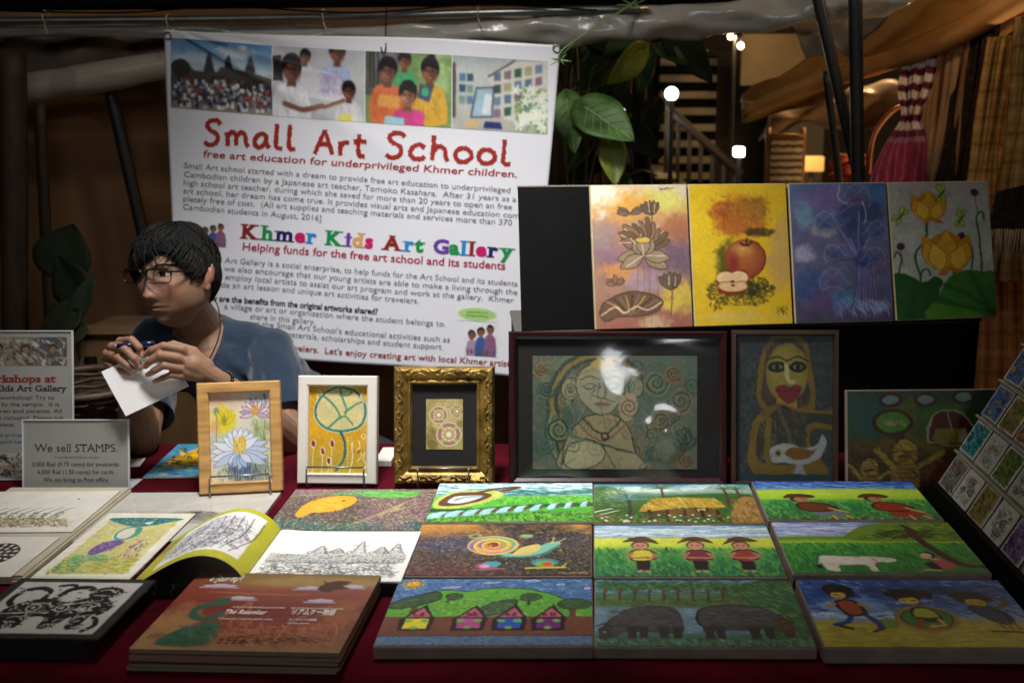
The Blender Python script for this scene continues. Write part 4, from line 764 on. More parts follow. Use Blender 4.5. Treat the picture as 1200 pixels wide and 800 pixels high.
def art_peacock():
    A = Art(110, 140, 1.5, 'ece6d4'); A.var = .05; A.wob = .3; A.mottle(.03, 10)
    x0, y0, x1, y1 = 12, 12, 98, 128; A.poly([(x0, y0), (x1, y0), (x1, y1), (x0, y1)], 'd8d088'); A.dabs(900, (x0, y0, x1, y1), 4, 1.6, 20, 60, ['e4dc90', 'd0c858', 'e8c8a0', 'c8d488', 'e0b890', 'dce0b0', 'c0c040'], .8)
    A.poly([(x0, y0), (x1, y0), (90, 20), (66, 30), (44, 30), (22, 22)], '2c7c84', 3); A.dabs(120, (20, 13, 92, 28), 2, 1, 0, 60, ['d8d060', '1c4c6c', '78b4a8', 'e8e8d0'], .8); A.ell(64, 23, 5, 3, 'd8e8e4')
    A.line([(60, 36), (58, 52), (44, 66), (34, 80)], 7, '48a090'); A.ell(48, 48, 12, 13, 'e8dcc8'); A.ring(52, 46, 13, 14, 3, '48a098'); A.poly([(30, 86), (34, 68), (50, 62), (60, 66), (52, 80), (40, 92)], '74549c', 3); A.dabs(80, (32, 66, 56, 88), 3, 1, 30, 60, ['5c3c84', '9478b4', 'b894c0'])
    A.line([(80, 60), (76, 84), (84, 100)], 4, 'e0b0a0'); A.dabs(60, (70, 60, 92, 96), 4, 1.2, 80, 30, ['7c64a0', '4c4c80', 'd89c80', '90b070'], .8); A.dabs(260, (x0, 96, x1, y1), 7, 1.4, 0, 12, ['c0b428', '98b848', 'd8cc40', '78a850', 'b89c28'], .7); A.dabs(60, (12, 104, 40, 128), 4, 1.2, 30, 60, ['3c8c84', '60a468']); A.dabs(120, (20, 92, 60, 104), 5, 1.2, 5, 30, ['60b078', '88c890', '48a070'], .7)
    return A
def art_page(kind):
    A = Art(120, 120, 1.5, 'f0efea'); A.var = .05; A.wob = .3; k = '2c2a2c'
    if kind == 'left':
        A.poly([(0, 0), (120, 0), (120, 120), (0, 120)], 'c0bc2c'); A.dabs(300, (0, 0, 120, 120), 8, 1.5, 20, 50, ['c8c434', 'b4b024', 'd0cc48'], .5); A.cloud('7c8460', 8, 34, 10, 16, .7, 6); A.cloud('6c6c80', 12, 20, 8, 10, .5, 5, 1)
        A.poly([(22, 10), (110, 10), (110, 106), (22, 106)], 'ecebe8'); A.dabs(900, (24, 16, 108, 102), 9, .5, 30, 80, ['3c3a48', '6c6878', '8c8898', '50485c'], .7, lambda x, y: (x - 62) ** 2 / 44 ** 2 + (y - 60) ** 2 / 40 ** 2 < 1.1)
        for _ in range(30): A.spiral(A.rs.uniform(30, 102), A.rs.uniform(30, 96), A.rs.uniform(3, 7), 1.2, .6, '403c50', 1 if A.rs.rand() > .5 else -1)
        for p in range(5): A.line([(64 + p * 9, 100), (74 + p * 9, 60), (70 + p * 10, 20)], .8, '48444f')
    else:
        for p, (x, h) in enumerate(((44, 20), (58, 14), (76, 32), (94, 18), (106, 26))):
            A.line([(x - 8, 58), (x - 4, 50), (x, 58 - h), (x + 4, 50), (x + 8, 58)], .8, '585658', 4)
            for q in range(7): A.line([(x - 7 + q * .85, 56 - q * h / 7.6), (x, 58 - q * h / 7.6), (x + 7 - q * .85, 56 - q * h / 7.6)], .6, '4c4a4c', 3)
            A.dabs(26, (x - 6, 58 - h * .7, x + 6, 57), 3, .5, 70, 40, ['5c5a5c', '8c8a8c'], .7); A.line([(x - 9, 58), (x - 9, 52), (x - 6, 50)], .6, k, 0)
        for q in range(10): A.line([(6, 60 + q * 2.2), (116, 60 + q * 2.2)], .7, ['4c4a4c', '7c7a7c'][q % 2], 0)
        A.dabs(420, (10, 60, 116, 80), 1.4, .6, 88, 8, ['3c3a3c', '6c6a6c'], .8); A.dabs(700, (6, 76, 112, 112), 6, .5, 40, 80, [k, '5c5a5c', '7c7a7c'], .7)
        for _ in range(26): A.spiral(A.rs.uniform(12, 110), A.rs.uniform(84, 108), A.rs.uniform(3, 8), 1, .6, '3c3a3c')
    return A
def art_elephant():
    A = Art(140, 100, 1.6, '2c2e30'); A.var = .05; A.wob = .3; A.poly([(9, 7), (131, 7), (131, 93), (9, 93)], 'c6c3bc'); k = '201e20'; w = 'c6c3bc'
    A.poly([(24, 84), (22, 56), (34, 42), (52, 36), (74, 42), (92, 34), (112, 36), (124, 50), (118, 64), (112, 62), (108, 84), (98, 84), (94, 66), (84, 84), (72, 84), (70, 68), (54, 68), (52, 84), (40, 84)], k, 3)
    A.line([(30, 52), (18, 42), (20, 24), (34, 18), (46, 24), (48, 36)], 6, k); A.line([(58, 40), (64, 22), (78, 16), (90, 22)], 7, k); A.line([(50, 14), (64, 12), (70, 20)], 4, k); A.ell(104, 26, 16, 11, k); A.line([(116, 66), (124, 78), (118, 88)], 5, k); A.line([(16, 60), (10, 76), (18, 88)], 4, k)
    for P in ([(30, 50), (22, 40), (24, 26), (36, 22)], [(40, 46), (54, 44), (66, 50)], [(76, 48), (92, 42), (108, 44)], [(28, 62), (46, 60), (68, 60)], [(74, 58), (90, 54), (106, 56)], [(96, 22), (104, 20), (114, 26)], [(94, 30), (104, 30), (112, 32)], [(66, 34), (72, 24), (82, 22)]): A.line(P, 1.4, w)
    for _ in range(190):
        x, y = A.rs.uniform(18, 122), A.rs.uniform(18, 84); g = A.rs.rand() * 3; A.line([(x, y), (x + 5 * math.cos(g), y + 3 * math.sin(g))], A.rs.uniform(.8, 1.8), w, 0, .95)
    for _ in range(40):
        x, y = A.rs.uniform(16, 126), A.rs.uniform(12, 88); A.line([(x, y), (x + A.rs.uniform(-6, 6), y + A.rs.uniform(-3, 3))], 1.3, k, 0)
    for x in (48, 76, 98): A.ring(x, 52, 6, 6, 1.5, w); A.ell(x, 52, 2, 2, w)
    return A
def art_reamker():
    A = Art(140, 110, 1.7); A.var = .05; A.wob = .3; A.grad([(0, '7c6234'), (14, '8c683c'), (26, '8c4836'), (55, '7a342a'), (80, '84402f'), (110, '98724c')], 4, 30); A.cloud('a08448', 100, 12, 50, 10, .7, 16); A.cloud('8a3c30', 12, 20, 20, 30, .8, 16, 2); A.cloud('b08450', 16, 90, 22, 40, .8, 12, 3); A.cloud('a46c3c', 126, 60, 16, 24, .6, 10, 4)
    for x, y, w in ((24, 22, 14), (92, 23, 11), (124, 20, 9), (46, 40, 13), (106, 42, 11)):
        for dx, r in ((-.6, .5), (0, .8), (.5, .6), (-.2, .55)): A.ell(x + dx * w, y - r * 2, w * r * .6, 3.2 * r, 'b8a8b0')
        A.line([(x - w, y + 1.5), (x + w, y + 1.5)], 2, '9c90a4', 0)
    A.line([(20, 30), (70, 33), (96, 32)], .8, 'a88060')
    A.poly([(98, 24), (102, 14), (110, 10), (122, 12), (114, 17), (122, 22), (112, 24), (108, 28)], '4c2c1c', 2); A.line([(100, 12), (108, 18), (118, 16)], 2, '4c2c1c'); A.line([(112, 12), (104, 26)], 1.6, '4c2c1c', 0)
    A.line([(34, 46), (22, 54), (24, 66), (36, 70), (42, 62)], 6, '385c48'); A.line([(30, 44), (38, 40), (36, 50)], 4, '385c48'); A.poly([(14, 104), (20, 86), (30, 78), (44, 74), (50, 84), (48, 104)], '3a6048', 3); A.dabs(60, (20, 80, 46, 104), 6, .8, 40, 60, ['2c4c3c', '4c7858', '284838'], .7); A.line([(44, 66), (52, 54), (56, 44), (60, 58)], 3, 'a05838'); A.spiral(40, 84, 7, 1.6, 1, '284838')
    A.dabs(420, (48, 70, 134, 104), 9, .8, 50, 45, ['b0643c', 'a8482c', 'c08450', '7c2c1c', 'b87848'], .6, lambda x, y: y > 108 - abs(x - 90) * .25 - 30); A.line([(56, 96), (90, 88), (130, 96)], 1, '6c2c1c')
    A.dabs(120, (62, 92, 124, 100), 3, 1.2, 10, 50, ['4c1c14', '8c5c38', '6c3c28'], .8)
    for k in range(8): A.ell(56 + k % 4 * 5, 97 + k // 4 * 3.4, 1.4, 1, '3c1814'); A.ell(6 + k % 4 * 3, 92 + k // 4 * 3, 1, 1, '5c3c2c')
    A.line([(92, 96), (96, 70), (104, 62)], 1, 'b87c58')
    return A.mottle(.04, 5)
def art_bluebook():
    A = Art(60, 60, 1.5, '3c84a8'); A.mottle(.1, 6); A.poly([(8, 40), (14, 26), (30, 8), (50, 2), (60, 10), (60, 34), (36, 44)], 'd8a41c', 2); A.dabs(120, (10, 10, 58, 40), 6, 1.6, 20, 50, ['e8bc28', '2c4c30', 'c07818', '20382c'], .8); A.dabs(60, (0, 40, 60, 60), 8, 1.6, 0, 10, ['2c6c9c', '5ca0bc', 'c8b848', '1c4c84'], .8); return A
def art_card(k):
    A = Art(40, 56, 1.2, ['c8c0b8', 'd8d4cc'][k % 2]); rs = np.random.RandomState(k + 50)
    kinds = ['ink', 'violet', 'brown', 'blue', 'teal', 'grey', 'gold', 'green', 'ivory']; t = kinds[[5, 0, 6, 0, 1, 4, 8, 7, 0, 3, 3, 6, 2, 3, 2, 2, 7, 3, 0, 6][k % 20]]
    pal = {'ink': ['2c2828', '5c5450', 'c88848', '383434'], 'violet': ['4c3868', '7c58a0', 'a890b8', '2c2448'], 'brown': ['5c2c20', '8c4830', 'b87c48', 'c89c58'], 'blue': ['1c3c84', '3c68a8', '6c90c0', 'c89848'], 'teal': ['1c6c74', '3c98a0', '7cc0c0', '145058'], 'grey': ['4c4644', '7c7470', 'a89c94', '8c5c54'], 'gold': ['7c6428', 'a88c38', '4c3c1c', '6c7448'], 'green': ['3c5c24', '6c8c3c', '8c7c2c', '24401c'], 'ivory': ['8c8478', '5c6448', 'b0a890', '3c3a30']}[t]
    if t in ('ink', 'ivory'):
        A.dabs(60, (6, 8, 34, 50), 7, 1, 40, 90, pal, .8)
        for _ in range(8): A.ring(rs.uniform(10, 30), rs.uniform(12, 46), rs.uniform(2.5, 6), rs.uniform(2.5, 6), 1.1, pal[rs.randint(2)])
    else:
        A.poly([(3, 3), (37, 3), (37, 53), (3, 53)], pal[1]); A.dabs(170, (4, 4, 36, 52), 7, 1.8, rs.uniform(0, 90), 60, pal, .8)
        for _ in range(5): A.ell(rs.uniform(8, 32), rs.uniform(10, 46), rs.uniform(2, 5), rs.uniform(2, 6), pal[rs.randint(4)], rs.uniform(0, 90))
    return A
def art_photo(k):
    A = art_photo_(k); A.wob = .4; A.var = .1; A.blur = 2; return A
def art_photo_(k):
    if k == 0:
        A = Art(122, 82, 1.25); A.grad([(0, '4c84bc'), (16, '80acd4'), (34, 'c8d8e4'), (46, '847c78'), (70, '5c5450'), (82, 'a89884')], 4, 14); A.cloud('e8eef4', 76, 12, 26, 8, .9); A.cloud('d8e4f0', 30, 22, 26, 8, .7)
        for x in (46, 70, 96): A.poly([(x - 6, 42), (x - 5, 28), (x, 14), (x + 5, 28), (x + 6, 42)], '3c3840', 2)
        A.poly([(0, 44), (4, 30), (18, 26), (28, 36), (56, 36), (60, 30), (84, 32), (122, 40), (122, 60), (0, 60)], '4c4844', 2); A.ell(12, 34, 12, 10, '28301f')
        for _ in range(320):
            x, y = A.rs.uniform(4, 118), A.rs.uniform(42, 74); A.ell(x, y, 1.5, 1.7, '3c2c24'); A.ell(x, y + 4, 2.1, 2.8, ['e8e8ec', 'c8d0e0', '4c6490', 'b04c48', '2c2c34', 'd8d4cc', '8c8c9c'][A.rs.randint(7)])
        return A
    if k == 1:
        A = Art(109, 82, 1.25, 'c4c4c8'); A.poly([(0, 12), (10, 10), (12, 40), (0, 40)], '2c2830')
        def kid(x, y, s, shirt, sk='8c5844'):
            A.poly([(x - 20 * s, y + 60 * s), (x - 17 * s, y + 24 * s), (x - 6 * s, y + 17 * s), (x + 6 * s, y + 17 * s), (x + 17 * s, y + 24 * s), (x + 20 * s, y + 60 * s)], shirt, 2); A.dabs(int(60 * s), (x - 16 * s, y + 24 * s, x + 16 * s, y + 56 * s), 9 * s, 1.3, 75, 30, [tuple(hx(shirt) * .78), tuple(np.minimum(1, hx(shirt) * 1.1)), tuple(hx(shirt) * .9)], .5)
            A.poly([(x - 4 * s, y + 10 * s), (x + 4 * s, y + 10 * s), (x + 5 * s, y + 20 * s), (x - 5 * s, y + 20 * s)], tuple(hx(sk) * .75), 0); A.ell(x + .5 * s, y - 2 * s, 11 * s, 13.5 * s, '1c1618'); A.ell(x, y + 3.5 * s, 8.6 * s, 10.8 * s, sk); A.ell(x + 4 * s, y + 4 * s, 5 * s, 8 * s, tuple(hx(sk) * .72), soft=3 * s, a=.8); A.ell(x - 3 * s, y + 6 * s, 3 * s, 2.4 * s, tuple(np.minimum(1, hx(sk) * 1.25)), soft=2 * s, a=.7)
            A.line([(x - 8 * s, y - 1 * s), (x - 3 * s, y - 6 * s), (x + 8 * s, y - 3 * s)], 4.5 * s, '1c1618')
            for q in (-3.4, 3.4): A.ell(x + q * s, y + 1.5 * s, 1.7 * s, .8 * s, '241410', soft=1 * s); A.line([(x + (q - 2) * s, y - 1 * s), (x + (q + 2) * s, y - 1.2 * s)], .8 * s, '2c1c16', 0, .7)
            A.line([(x + .2 * s, y + 2 * s), (x - .4 * s, y + 6 * s), (x + 1.4 * s, y + 6.2 * s)], 1 * s, tuple(hx(sk) * .65)); A.line([(x - 3 * s, y + 9 * s), (x, y + 10 * s), (x + 3 * s, y + 9 * s)], 1.5 * s, '6c2c28'); A.line([(x - 2 * s, y + 9.2 * s), (x + 2 * s, y + 9.2 * s)], .7 * s, 'd8c4b8', 0)
        kid(38, 10, .6, 'd8d8e0'); kid(76, 2, .9, 'b0c0e0'); A.poly([(34, 22), (82, 30), (88, 62), (32, 56)], 'e4e2ea'); A.dabs(110, (56, 28, 84, 52), 8, .8, 40, 70, ['8c7cc0', 'b8a8d8', 'a098c8'], .6); kid(90, 46, .75, 'dcd8dc', '7c4c3c'); kid(22, 24, 1.1, 'ecebee'); A.line([(14, 66), (36, 72), (58, 66)], 6, '8c5c48'); A.line([(60, 68), (84, 58)], 4, '8c5c48', 0); A.poly([(74, 82), (84, 72), (96, 76), (94, 82)], 'e8dc60'); return A
    if k == 2:
        A = Art(102, 82, 1.25, '7c9c5c'); A.mottle(.2, 10); A.cloud('b8d890', 84, 20, 18, 26, .8); A.poly([(0, 0), (40, 0), (36, 50), (0, 50)], '5c5c50'); A.cloud('8c84a0', 22, 10, 14, 20, .7)
        for x in (6, 10, 15): A.line([(x, 0), (x, 40)], 2, '2c3424', 0)
        def kid(x, y, s, shirt, sk='945c44'):
            A.poly([(x - 20 * s, y + 60 * s), (x - 17 * s, y + 24 * s), (x - 6 * s, y + 17 * s), (x + 6 * s, y + 17 * s), (x + 17 * s, y + 24 * s), (x + 20 * s, y + 60 * s)], shirt, 2); A.dabs(int(60 * s), (x - 16 * s, y + 24 * s, x + 16 * s, y + 56 * s), 9 * s, 1.3, 75, 30, [tuple(hx(shirt) * .78), tuple(np.minimum(1, hx(shirt) * 1.1)), tuple(hx(shirt) * .9)], .5)
            A.poly([(x - 4 * s, y + 10 * s), (x + 4 * s, y + 10 * s), (x + 5 * s, y + 20 * s), (x - 5 * s, y + 20 * s)], tuple(hx(sk) * .75), 0); A.ell(x + .5 * s, y - 2 * s, 11 * s, 13.5 * s, '1c1618'); A.ell(x, y + 3.5 * s, 8.6 * s, 10.8 * s, sk); A.ell(x + 4 * s, y + 4 * s, 5 * s, 8 * s, tuple(hx(sk) * .72), soft=3 * s, a=.8); A.ell(x - 3 * s, y + 6 * s, 3 * s, 2.4 * s, tuple(np.minimum(1, hx(sk) * 1.25)), soft=2 * s, a=.7)
            A.line([(x - 8 * s, y - 1 * s), (x - 3 * s, y - 6 * s), (x + 8 * s, y - 3 * s)], 4.5 * s, '1c1618')
            for q in (-3.4, 3.4): A.ell(x + q * s, y + 1.5 * s, 1.7 * s, .8 * s, '241410', soft=1 * s); A.line([(x + (q - 2) * s, y - 1 * s), (x + (q + 2) * s, y - 1.2 * s)], .8 * s, '2c1c16', 0, .7)
            A.line([(x + .2 * s, y + 2 * s), (x - .4 * s, y + 6 * s), (x + 1.4 * s, y + 6.2 * s)], 1 * s, tuple(hx(sk) * .65)); A.line([(x - 3 * s, y + 9 * s), (x, y + 10 * s), (x + 3 * s, y + 9 * s)], 1.5 * s, '6c2c28'); A.line([(x - 2 * s, y + 9.2 * s), (x + 2 * s, y + 9.2 * s)], .7 * s, 'd8c4b8', 0)
        kid(46, 8, .7, '4cac6c'); kid(76, 18, 1, 'e0ac3c'); A.ell(78, 4, 5, 5, '281c20'); kid(26, 20, 1, 'e07040'); kid(50, 46, 1, 'd84c84', 'b07858'); A.poly([(64, 34), (80, 38), (76, 54), (62, 50)], '4c4870'); A.ell(71, 43, 4.5, 5, '38b078'); A.poly([(16, 48), (42, 50), (40, 64), (14, 62)], 'e8a050'); A.poly([(24, 72), (46, 74), (46, 82), (22, 82)], 'a0d0e0'); A.ell(64, 72, 7, 8, 'e84c9c'); return A
    if k == 3:
        A = Art(111, 84, 1.25, 'c0c4c0'); A.grad([(0, 'a8b0b0'), (20, 'c8ccc8'), (84, 'b4b4a8')]); A.line([(2, 10), (2, 70)], 4, '5c5048', 0)
        for r in range(3):
            for c in range(2): A.poly([(8 + c * 9, 20 + r * 13), (15 + c * 9, 20 + r * 13), (15 + c * 9, 29 + r * 13), (8 + c * 9, 29 + r * 13)], ['5c80a8', '3c5c74', '7c9c8c'][(r + c) % 3])
        A.poly([(42, 22), (70, 4), (111, 0), (111, 80), (60, 70)], 'd4d0c4'); A.line([(42, 22), (72, 2)], 2, '5c5044', 0)
        for r in range(4):
            for c in range(5): x, y = 48 + c * 12, 18 + r * 14 - c * 3; A.poly([(x, y), (x + 8, y - 2), (x + 8, y + 8), (x, y + 9)], ['5c7490', '8c6c80', '3c5c50', 'a8a878', '6c84a4'][(r * 2 + c) % 5])
        A.out([(22, 70), (28, 36), (48, 34), (46, 68)], '40484c', 1.6, 0, '9cc0cc'); A.poly([(34, 66), (38, 42), (46, 42), (44, 66)], 'd8dce0'); A.poly([(14, 76), (30, 72), (34, 80), (16, 82)], 'd8b480'); A.poly([(38, 74), (56, 74), (58, 82), (36, 82)], '2c3474')
        A.dabs(160, (74, 32, 111, 82), 6, 1.6, 40, 80, ['5c9048', '88b868', '3c6c34'], .8)
        for _ in range(26):
            x, y = A.rs.uniform(74, 110), A.rs.uniform(32, 80)
            for a in range(5): A.petal(x, y, a * 72 + x, 7, 3, 'eceedc')
        return A
def art_kidsgroup(bg):
    A = Art(40, 38, 1.6, bg)
    for x, y, c in ((9, 14, 'a88ca8'), (20, 10, '3c5c9c'), (31, 7, '8c5c7c')): A.poly([(x - 7, 38), (x - 6, y + 9), (x, y + 5), (x + 6, y + 9), (x + 7, 38)], c, 2); A.ell(x, y - 1, 4.6, 5.4, '2c2024'); A.ell(x, y + 1, 3.8, 4.4, '8c5848'); A.ell(x - 1.4, y, .7, .5, '2c1814'); A.ell(x + 1.4, y, .7, .5, '2c1814')
    for k in range(8): A.ell(4 + k * 4.6, 33, 1.6, 3, ['8c5848', '40588c'][k % 2])
    return A
# ================================================================== ground
M_ground = mat('paving', '5c5850', 0.85, 0.25, 3, 0.4, 40)
o = pyd('ground', [(-30, -20, 0), (30, -20, 0), (30, 40, 0), (-30, 40, 0)], [(0, 1, 2, 3)]); o = link('ground', o, M_ground); tag(o, kind='structure')

M_black = mat('black_paint', '060606', 0.75, 0.3, 20, 0.15, 80, spec=0.12)
M_steel = mat('galvanised_steel', '8c8c8a', 0.35, 0.2, 14, 0.1, 60, metal=0.8)
M_darkpole = mat('dark_pole_paint', '1c1b1c', 0.45, 0.3, 10, 0.15, 50)
M_tarp = mat('brown_tarp', '7a5434', 0.75, 0.3, 2.2, 0.5, 9, col2='86603c')
M_plastic = mat('cloudy_plastic', 'aaa69e', 0.22, 0.25, 5, 0.9, 14, spec=0.7)
M_awn = mat('ochre_awning', '9a6a30', 0.55, 0.35, 3, 0.5, 12, col2='b48448')
M_awn2 = mat('pale_awning_film', '8c7c68', 0.35, 0.3, 4, 0.8, 14)
M_wood = mat('brown_boards', '5a3e28', 0.6, 0.35, 4, 0.3, 30, stretch=(1, 1, 8))
M_cane = mat('old_bamboo', '3a2a1c', 0.6, 0.4, 6, 0.4, 30, stretch=(6, 6, 1))

def rope(name, pts, r, m, label, cat, n=6, **k):
    o = MB().tube(spline(pts, 8), r, n).build(name, m); return tag(o, label, cat, **k)
def px_tube(name, pts, r, m, label, cat, group=None, n=12, sub=6, crinkle=0, seed=0, rp=None):
    """tube through photograph points (px, py, depth)"""
    P = spline([at_y(*p) for p in pts], sub) if len(pts) > 2 else [at_y(*p) for p in pts]
    if len(pts) == 2: P = [P[0].lerp(P[1], i / 24) for i in range(25)]
    rr = r if not hasattr(r, '__len__') else list(np.interp(np.linspace(0, 1, len(P)), np.linspace(0, 1, len(r)), r))
    mb = MB().tube(P, rr, n)
    if crinkle:
        rs = np.random.RandomState(seed); ph = rs.rand(6) * 6; k = len(P)
        for i, v in enumerate(mb.v):
            ring, j = divmod(i, n); t = ring * 0.55; g = j / n * 6.283
            a = math.sin(3 * g + t * 0.5 + ph[0]) * 0.5 + math.sin(5 * g - t * 0.9 + ph[1]) * 0.35 + math.sin(2 * g + t * 1.3 + ph[2]) * 0.4 + rs.uniform(-.25, .25)
            c = P[min(ring, k - 1)]; d = Vector(v) - c; mb.v[i] = tuple(c + d * (1 + crinkle * a))
    return tag(mb.build(name, m), label, cat, group)

# ------------------------------------------------------------------ tarp behind the stall
def tarp_fn(u, v):
    x = -3.4 + 3.2 * u; z = 0.02 + 2.5 * v
    return (x, 3.25 + 0.03 * math.sin(7 * u * 3 + 1.2 * v) + 0.02 * math.sin(19 * u + 3 * v) + 0.015 * math.sin(6 * v + 9 * u), z)
o = link('tarp', sheet(tarp_fn, 90, 30, 'tarp'), M_tarp); solid(o, 0.003); tag(o, 'brown tarp hanging behind the seated man and the white banner', 'tarp')
# cloudy plastic curtain folded over at the top left
def curt(u, v):
    p = at_y(-40 + 260 * u, 26 + 68 * v, 3.1 - 0.05 * math.sin(v * 3)); return (p.x, p.y + 0.02 * math.sin(17 * u + 4 * v), p.z)
o = link('plastic_curtain', sheet(curt, 50, 16), mat('grey_film', '7c6e60', 0.4, 0.3, 4, 0.6, 10)); solid(o, 0.001); tag(o, 'grey plastic curtain strip between the steel pipe and the rolled plastic at upper left', 'curtain')
px_tube('rolled_plastic', [(-60, 116, 2.95), (40, 102, 2.95), (120, 90, 2.95), (200, 76, 2.95), (330, 66, 2.95)], [0.036, 0.041, 0.043, 0.038, 0.036], mat('smooth_film_roll', 'b0a698', 0.35, 0.2, 3, 0.4, 8, stretch=(1, 6, 6)), 'slanting roll of greyish plastic sheet left of the banner', 'plastic roll', n=20, crinkle=.04)
px_tube('steel_pipe', [(-60, 25, 2.86), (330, 21, 2.86), (760, 10, 2.86)], 0.0105, M_steel, 'thin steel pipe running along the top above the banner', 'pipe', n=10)
px_tube('awning_beam', [(-80, 3, 2.9), (1010, -8, 2.9)], 0.025, M_black, 'black beam along the very top of the stall', 'beam', n=8)
px_tube('plastic_sheet', [(-70, 40, 2.9), (120, 36, 2.9), (300, 40, 2.9), (430, 42, 2.9), (560, 38, 2.9), (680, 33, 2.9), (800, 24, 2.9), (930, 14, 2.9), (1040, -6, 2.9), (1090, -40, 2.9)],
        [0.012, 0.015, 0.022, 0.03, 0.037, 0.045, 0.046, 0.042, 0.045, 0.05], M_plastic, 'crumpled roll of clear plastic sheeting above the banner and the leaves', 'plastic roll', n=22, sub=14, crinkle=.2, seed=3)
for k, (x0, y0, x1, y1) in enumerate(((50, 14, 46, 22), (195, 18, 196, 34), (378, 12, 379, 30), (560, 8, 562, 30))):
    P = at_y(x0, y0 + 6, 2.845); mb = MB(); 
    mb.tube([P + Vector((0, 0.018 * math.cos(g) + .015, 0.018 * math.sin(g))) for g in np.linspace(0, 6.283, 14)], 0.002, 5); mb.tube([P + Vector((0, 0, -.018)), P + Vector((.012, -.006, -.045))], 0.0018, 5)
    tag(mb.build('cable_tie', mat('tie_plastic', 'b8b4a8', .4)), ['pale tie at the far left end of the steel pipe', 'pale tie on the pipe above the banner left corner', 'pale tie on the pipe above the boys in the banner photo', 'pale tie on the pipe above the banner gallery photo'][k], 'cable tie', 'ties on the steel pipe')
px_tube('wire', [(-40, 12, 2.84), (140, 15, 2.84), (260, 8, 2.84), (420, 15, 2.84), (560, 6, 2.84), (700, 12, 2.84)], 0.0025, M_black, 'thin black wire drooping along the steel pipe', 'wire', n=6)

# dark posts at the left
px_tube('bamboo_post', [(14, 60, 2.75), (22, 716, 2.75)], 0.035, M_cane, 'thick dark bamboo post at the left edge behind the poster', 'post', n=14, crinkle=.03)
px_tube('bamboo_post', [(46, 120, 2.85), (74, 700, 2.85)], 0.016, M_cane, 'thin dark cane beside the thick bamboo post at the left edge', 'post', n=10)
px_tube('pole', [(126, 92, 3.0), (258, 673, 3.0)], 0.018, M_darkpole, 'slanting dark pole between the bamboo post and the banner', 'pole', n=12)

# ------------------------------------------------------------------ leaves
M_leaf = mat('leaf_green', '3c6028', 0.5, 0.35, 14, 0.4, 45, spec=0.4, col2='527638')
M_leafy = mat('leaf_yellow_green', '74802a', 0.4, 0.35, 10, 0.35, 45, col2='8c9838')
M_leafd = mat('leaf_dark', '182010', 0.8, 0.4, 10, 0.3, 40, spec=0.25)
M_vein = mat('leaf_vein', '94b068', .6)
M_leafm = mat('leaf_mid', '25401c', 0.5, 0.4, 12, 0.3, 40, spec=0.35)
M_stem = mat('stem_brown', '4a4426', 0.6, 0.3, 20)
def leaf(mb, base, tip, width, nrm, droop=0.15, heart=1.0, nu=8, nv=14):
    base, tip = Vector(base), Vector(tip); d = tip - base; L = d.length; d.normalize()
    s = d.cross(Vector(nrm)).normalized(); n = s.cross(d).normalized(); v = []; f = []
    for j in range(nv + 1):
        t = j / nv; w = width / 2 * (math.sin(math.pi * t ** 0.62) ** 0.8 if 0 < t < 1 else 0.0)
        for i in range(nu + 1):
            u = i / nu * 2 - 1; back = heart * 0.18 * L * abs(u) ** 1.5 * max(0, 1 - t * 3)
            hgt = abs(u) * width * 0.14 - droop * L * t * t - 0.06 * width * u * u + 0.012 * L * math.sin(9 * t + 3 * u)
            v.append(base + d * (t * L - back) + s * (u * w) + n * hgt)
    f = [(j * (nu + 1) + i, j * (nu + 1) + i + 1, (j + 1) * (nu + 1) + i + 1, (j + 1) * (nu + 1) + i) for j in range(nv) for i in range(nu)]
    mb.add(v, f, True)
def plant(label, groups, stems, rstem=0.004):
    """groups: [(name, material, [(base px py y, tip px py y, width, normal)])]"""
    b = at_y(*stems[0][-1]); r = thing('climbing_plant', label, 'plant', Matrix.Translation((b.x, b.y, 0.0)))
    inv = r.matrix_world.inverted()
    for nm, m, L in groups:
        for ba, ti, w, n in L:
            mb = MB(); leaf(mb, inv @ at_y(*ba), inv @ at_y(*ti), w, n); lo = mb.build(nm, m, r); solid(lo, .0008)
            if m is not M_leafd and m is not M_leafm:
                g = lambda i, j: Vector(mb.v[j * 9 + i]) + (Vector((0, -.0022, .0012))); vb = MB(); vb.tube([g(4, j) for j in range(15)], [.0022 * (1 - j / 16) + .0004 for j in range(15)], 5)
                for j in range(1, 11, 2):
                    vb.tube([g(4, j), g(5, min(14, j + 1)), g(6, min(14, j + 2)), g(7, min(14, j + 3))], [.0011, .0009, .0007, .0004], 4); vb.tube([g(4, j), g(3, min(14, j + 1)), g(2, min(14, j + 2)), g(1, min(14, j + 3))], [.0011, .0009, .0007, .0004], 4)
                vb.build('vein', M_vein, lo)
    mb = MB()
    for st in stems: mb.tube([inv @ p for p in spline([at_y(*p) for p in st], 6)], rstem, 6)
    mb.build('stem', M_stem, r); return r
up = (0.0, -0.8, 0.6); fr = (0.1, -1, 0.1)
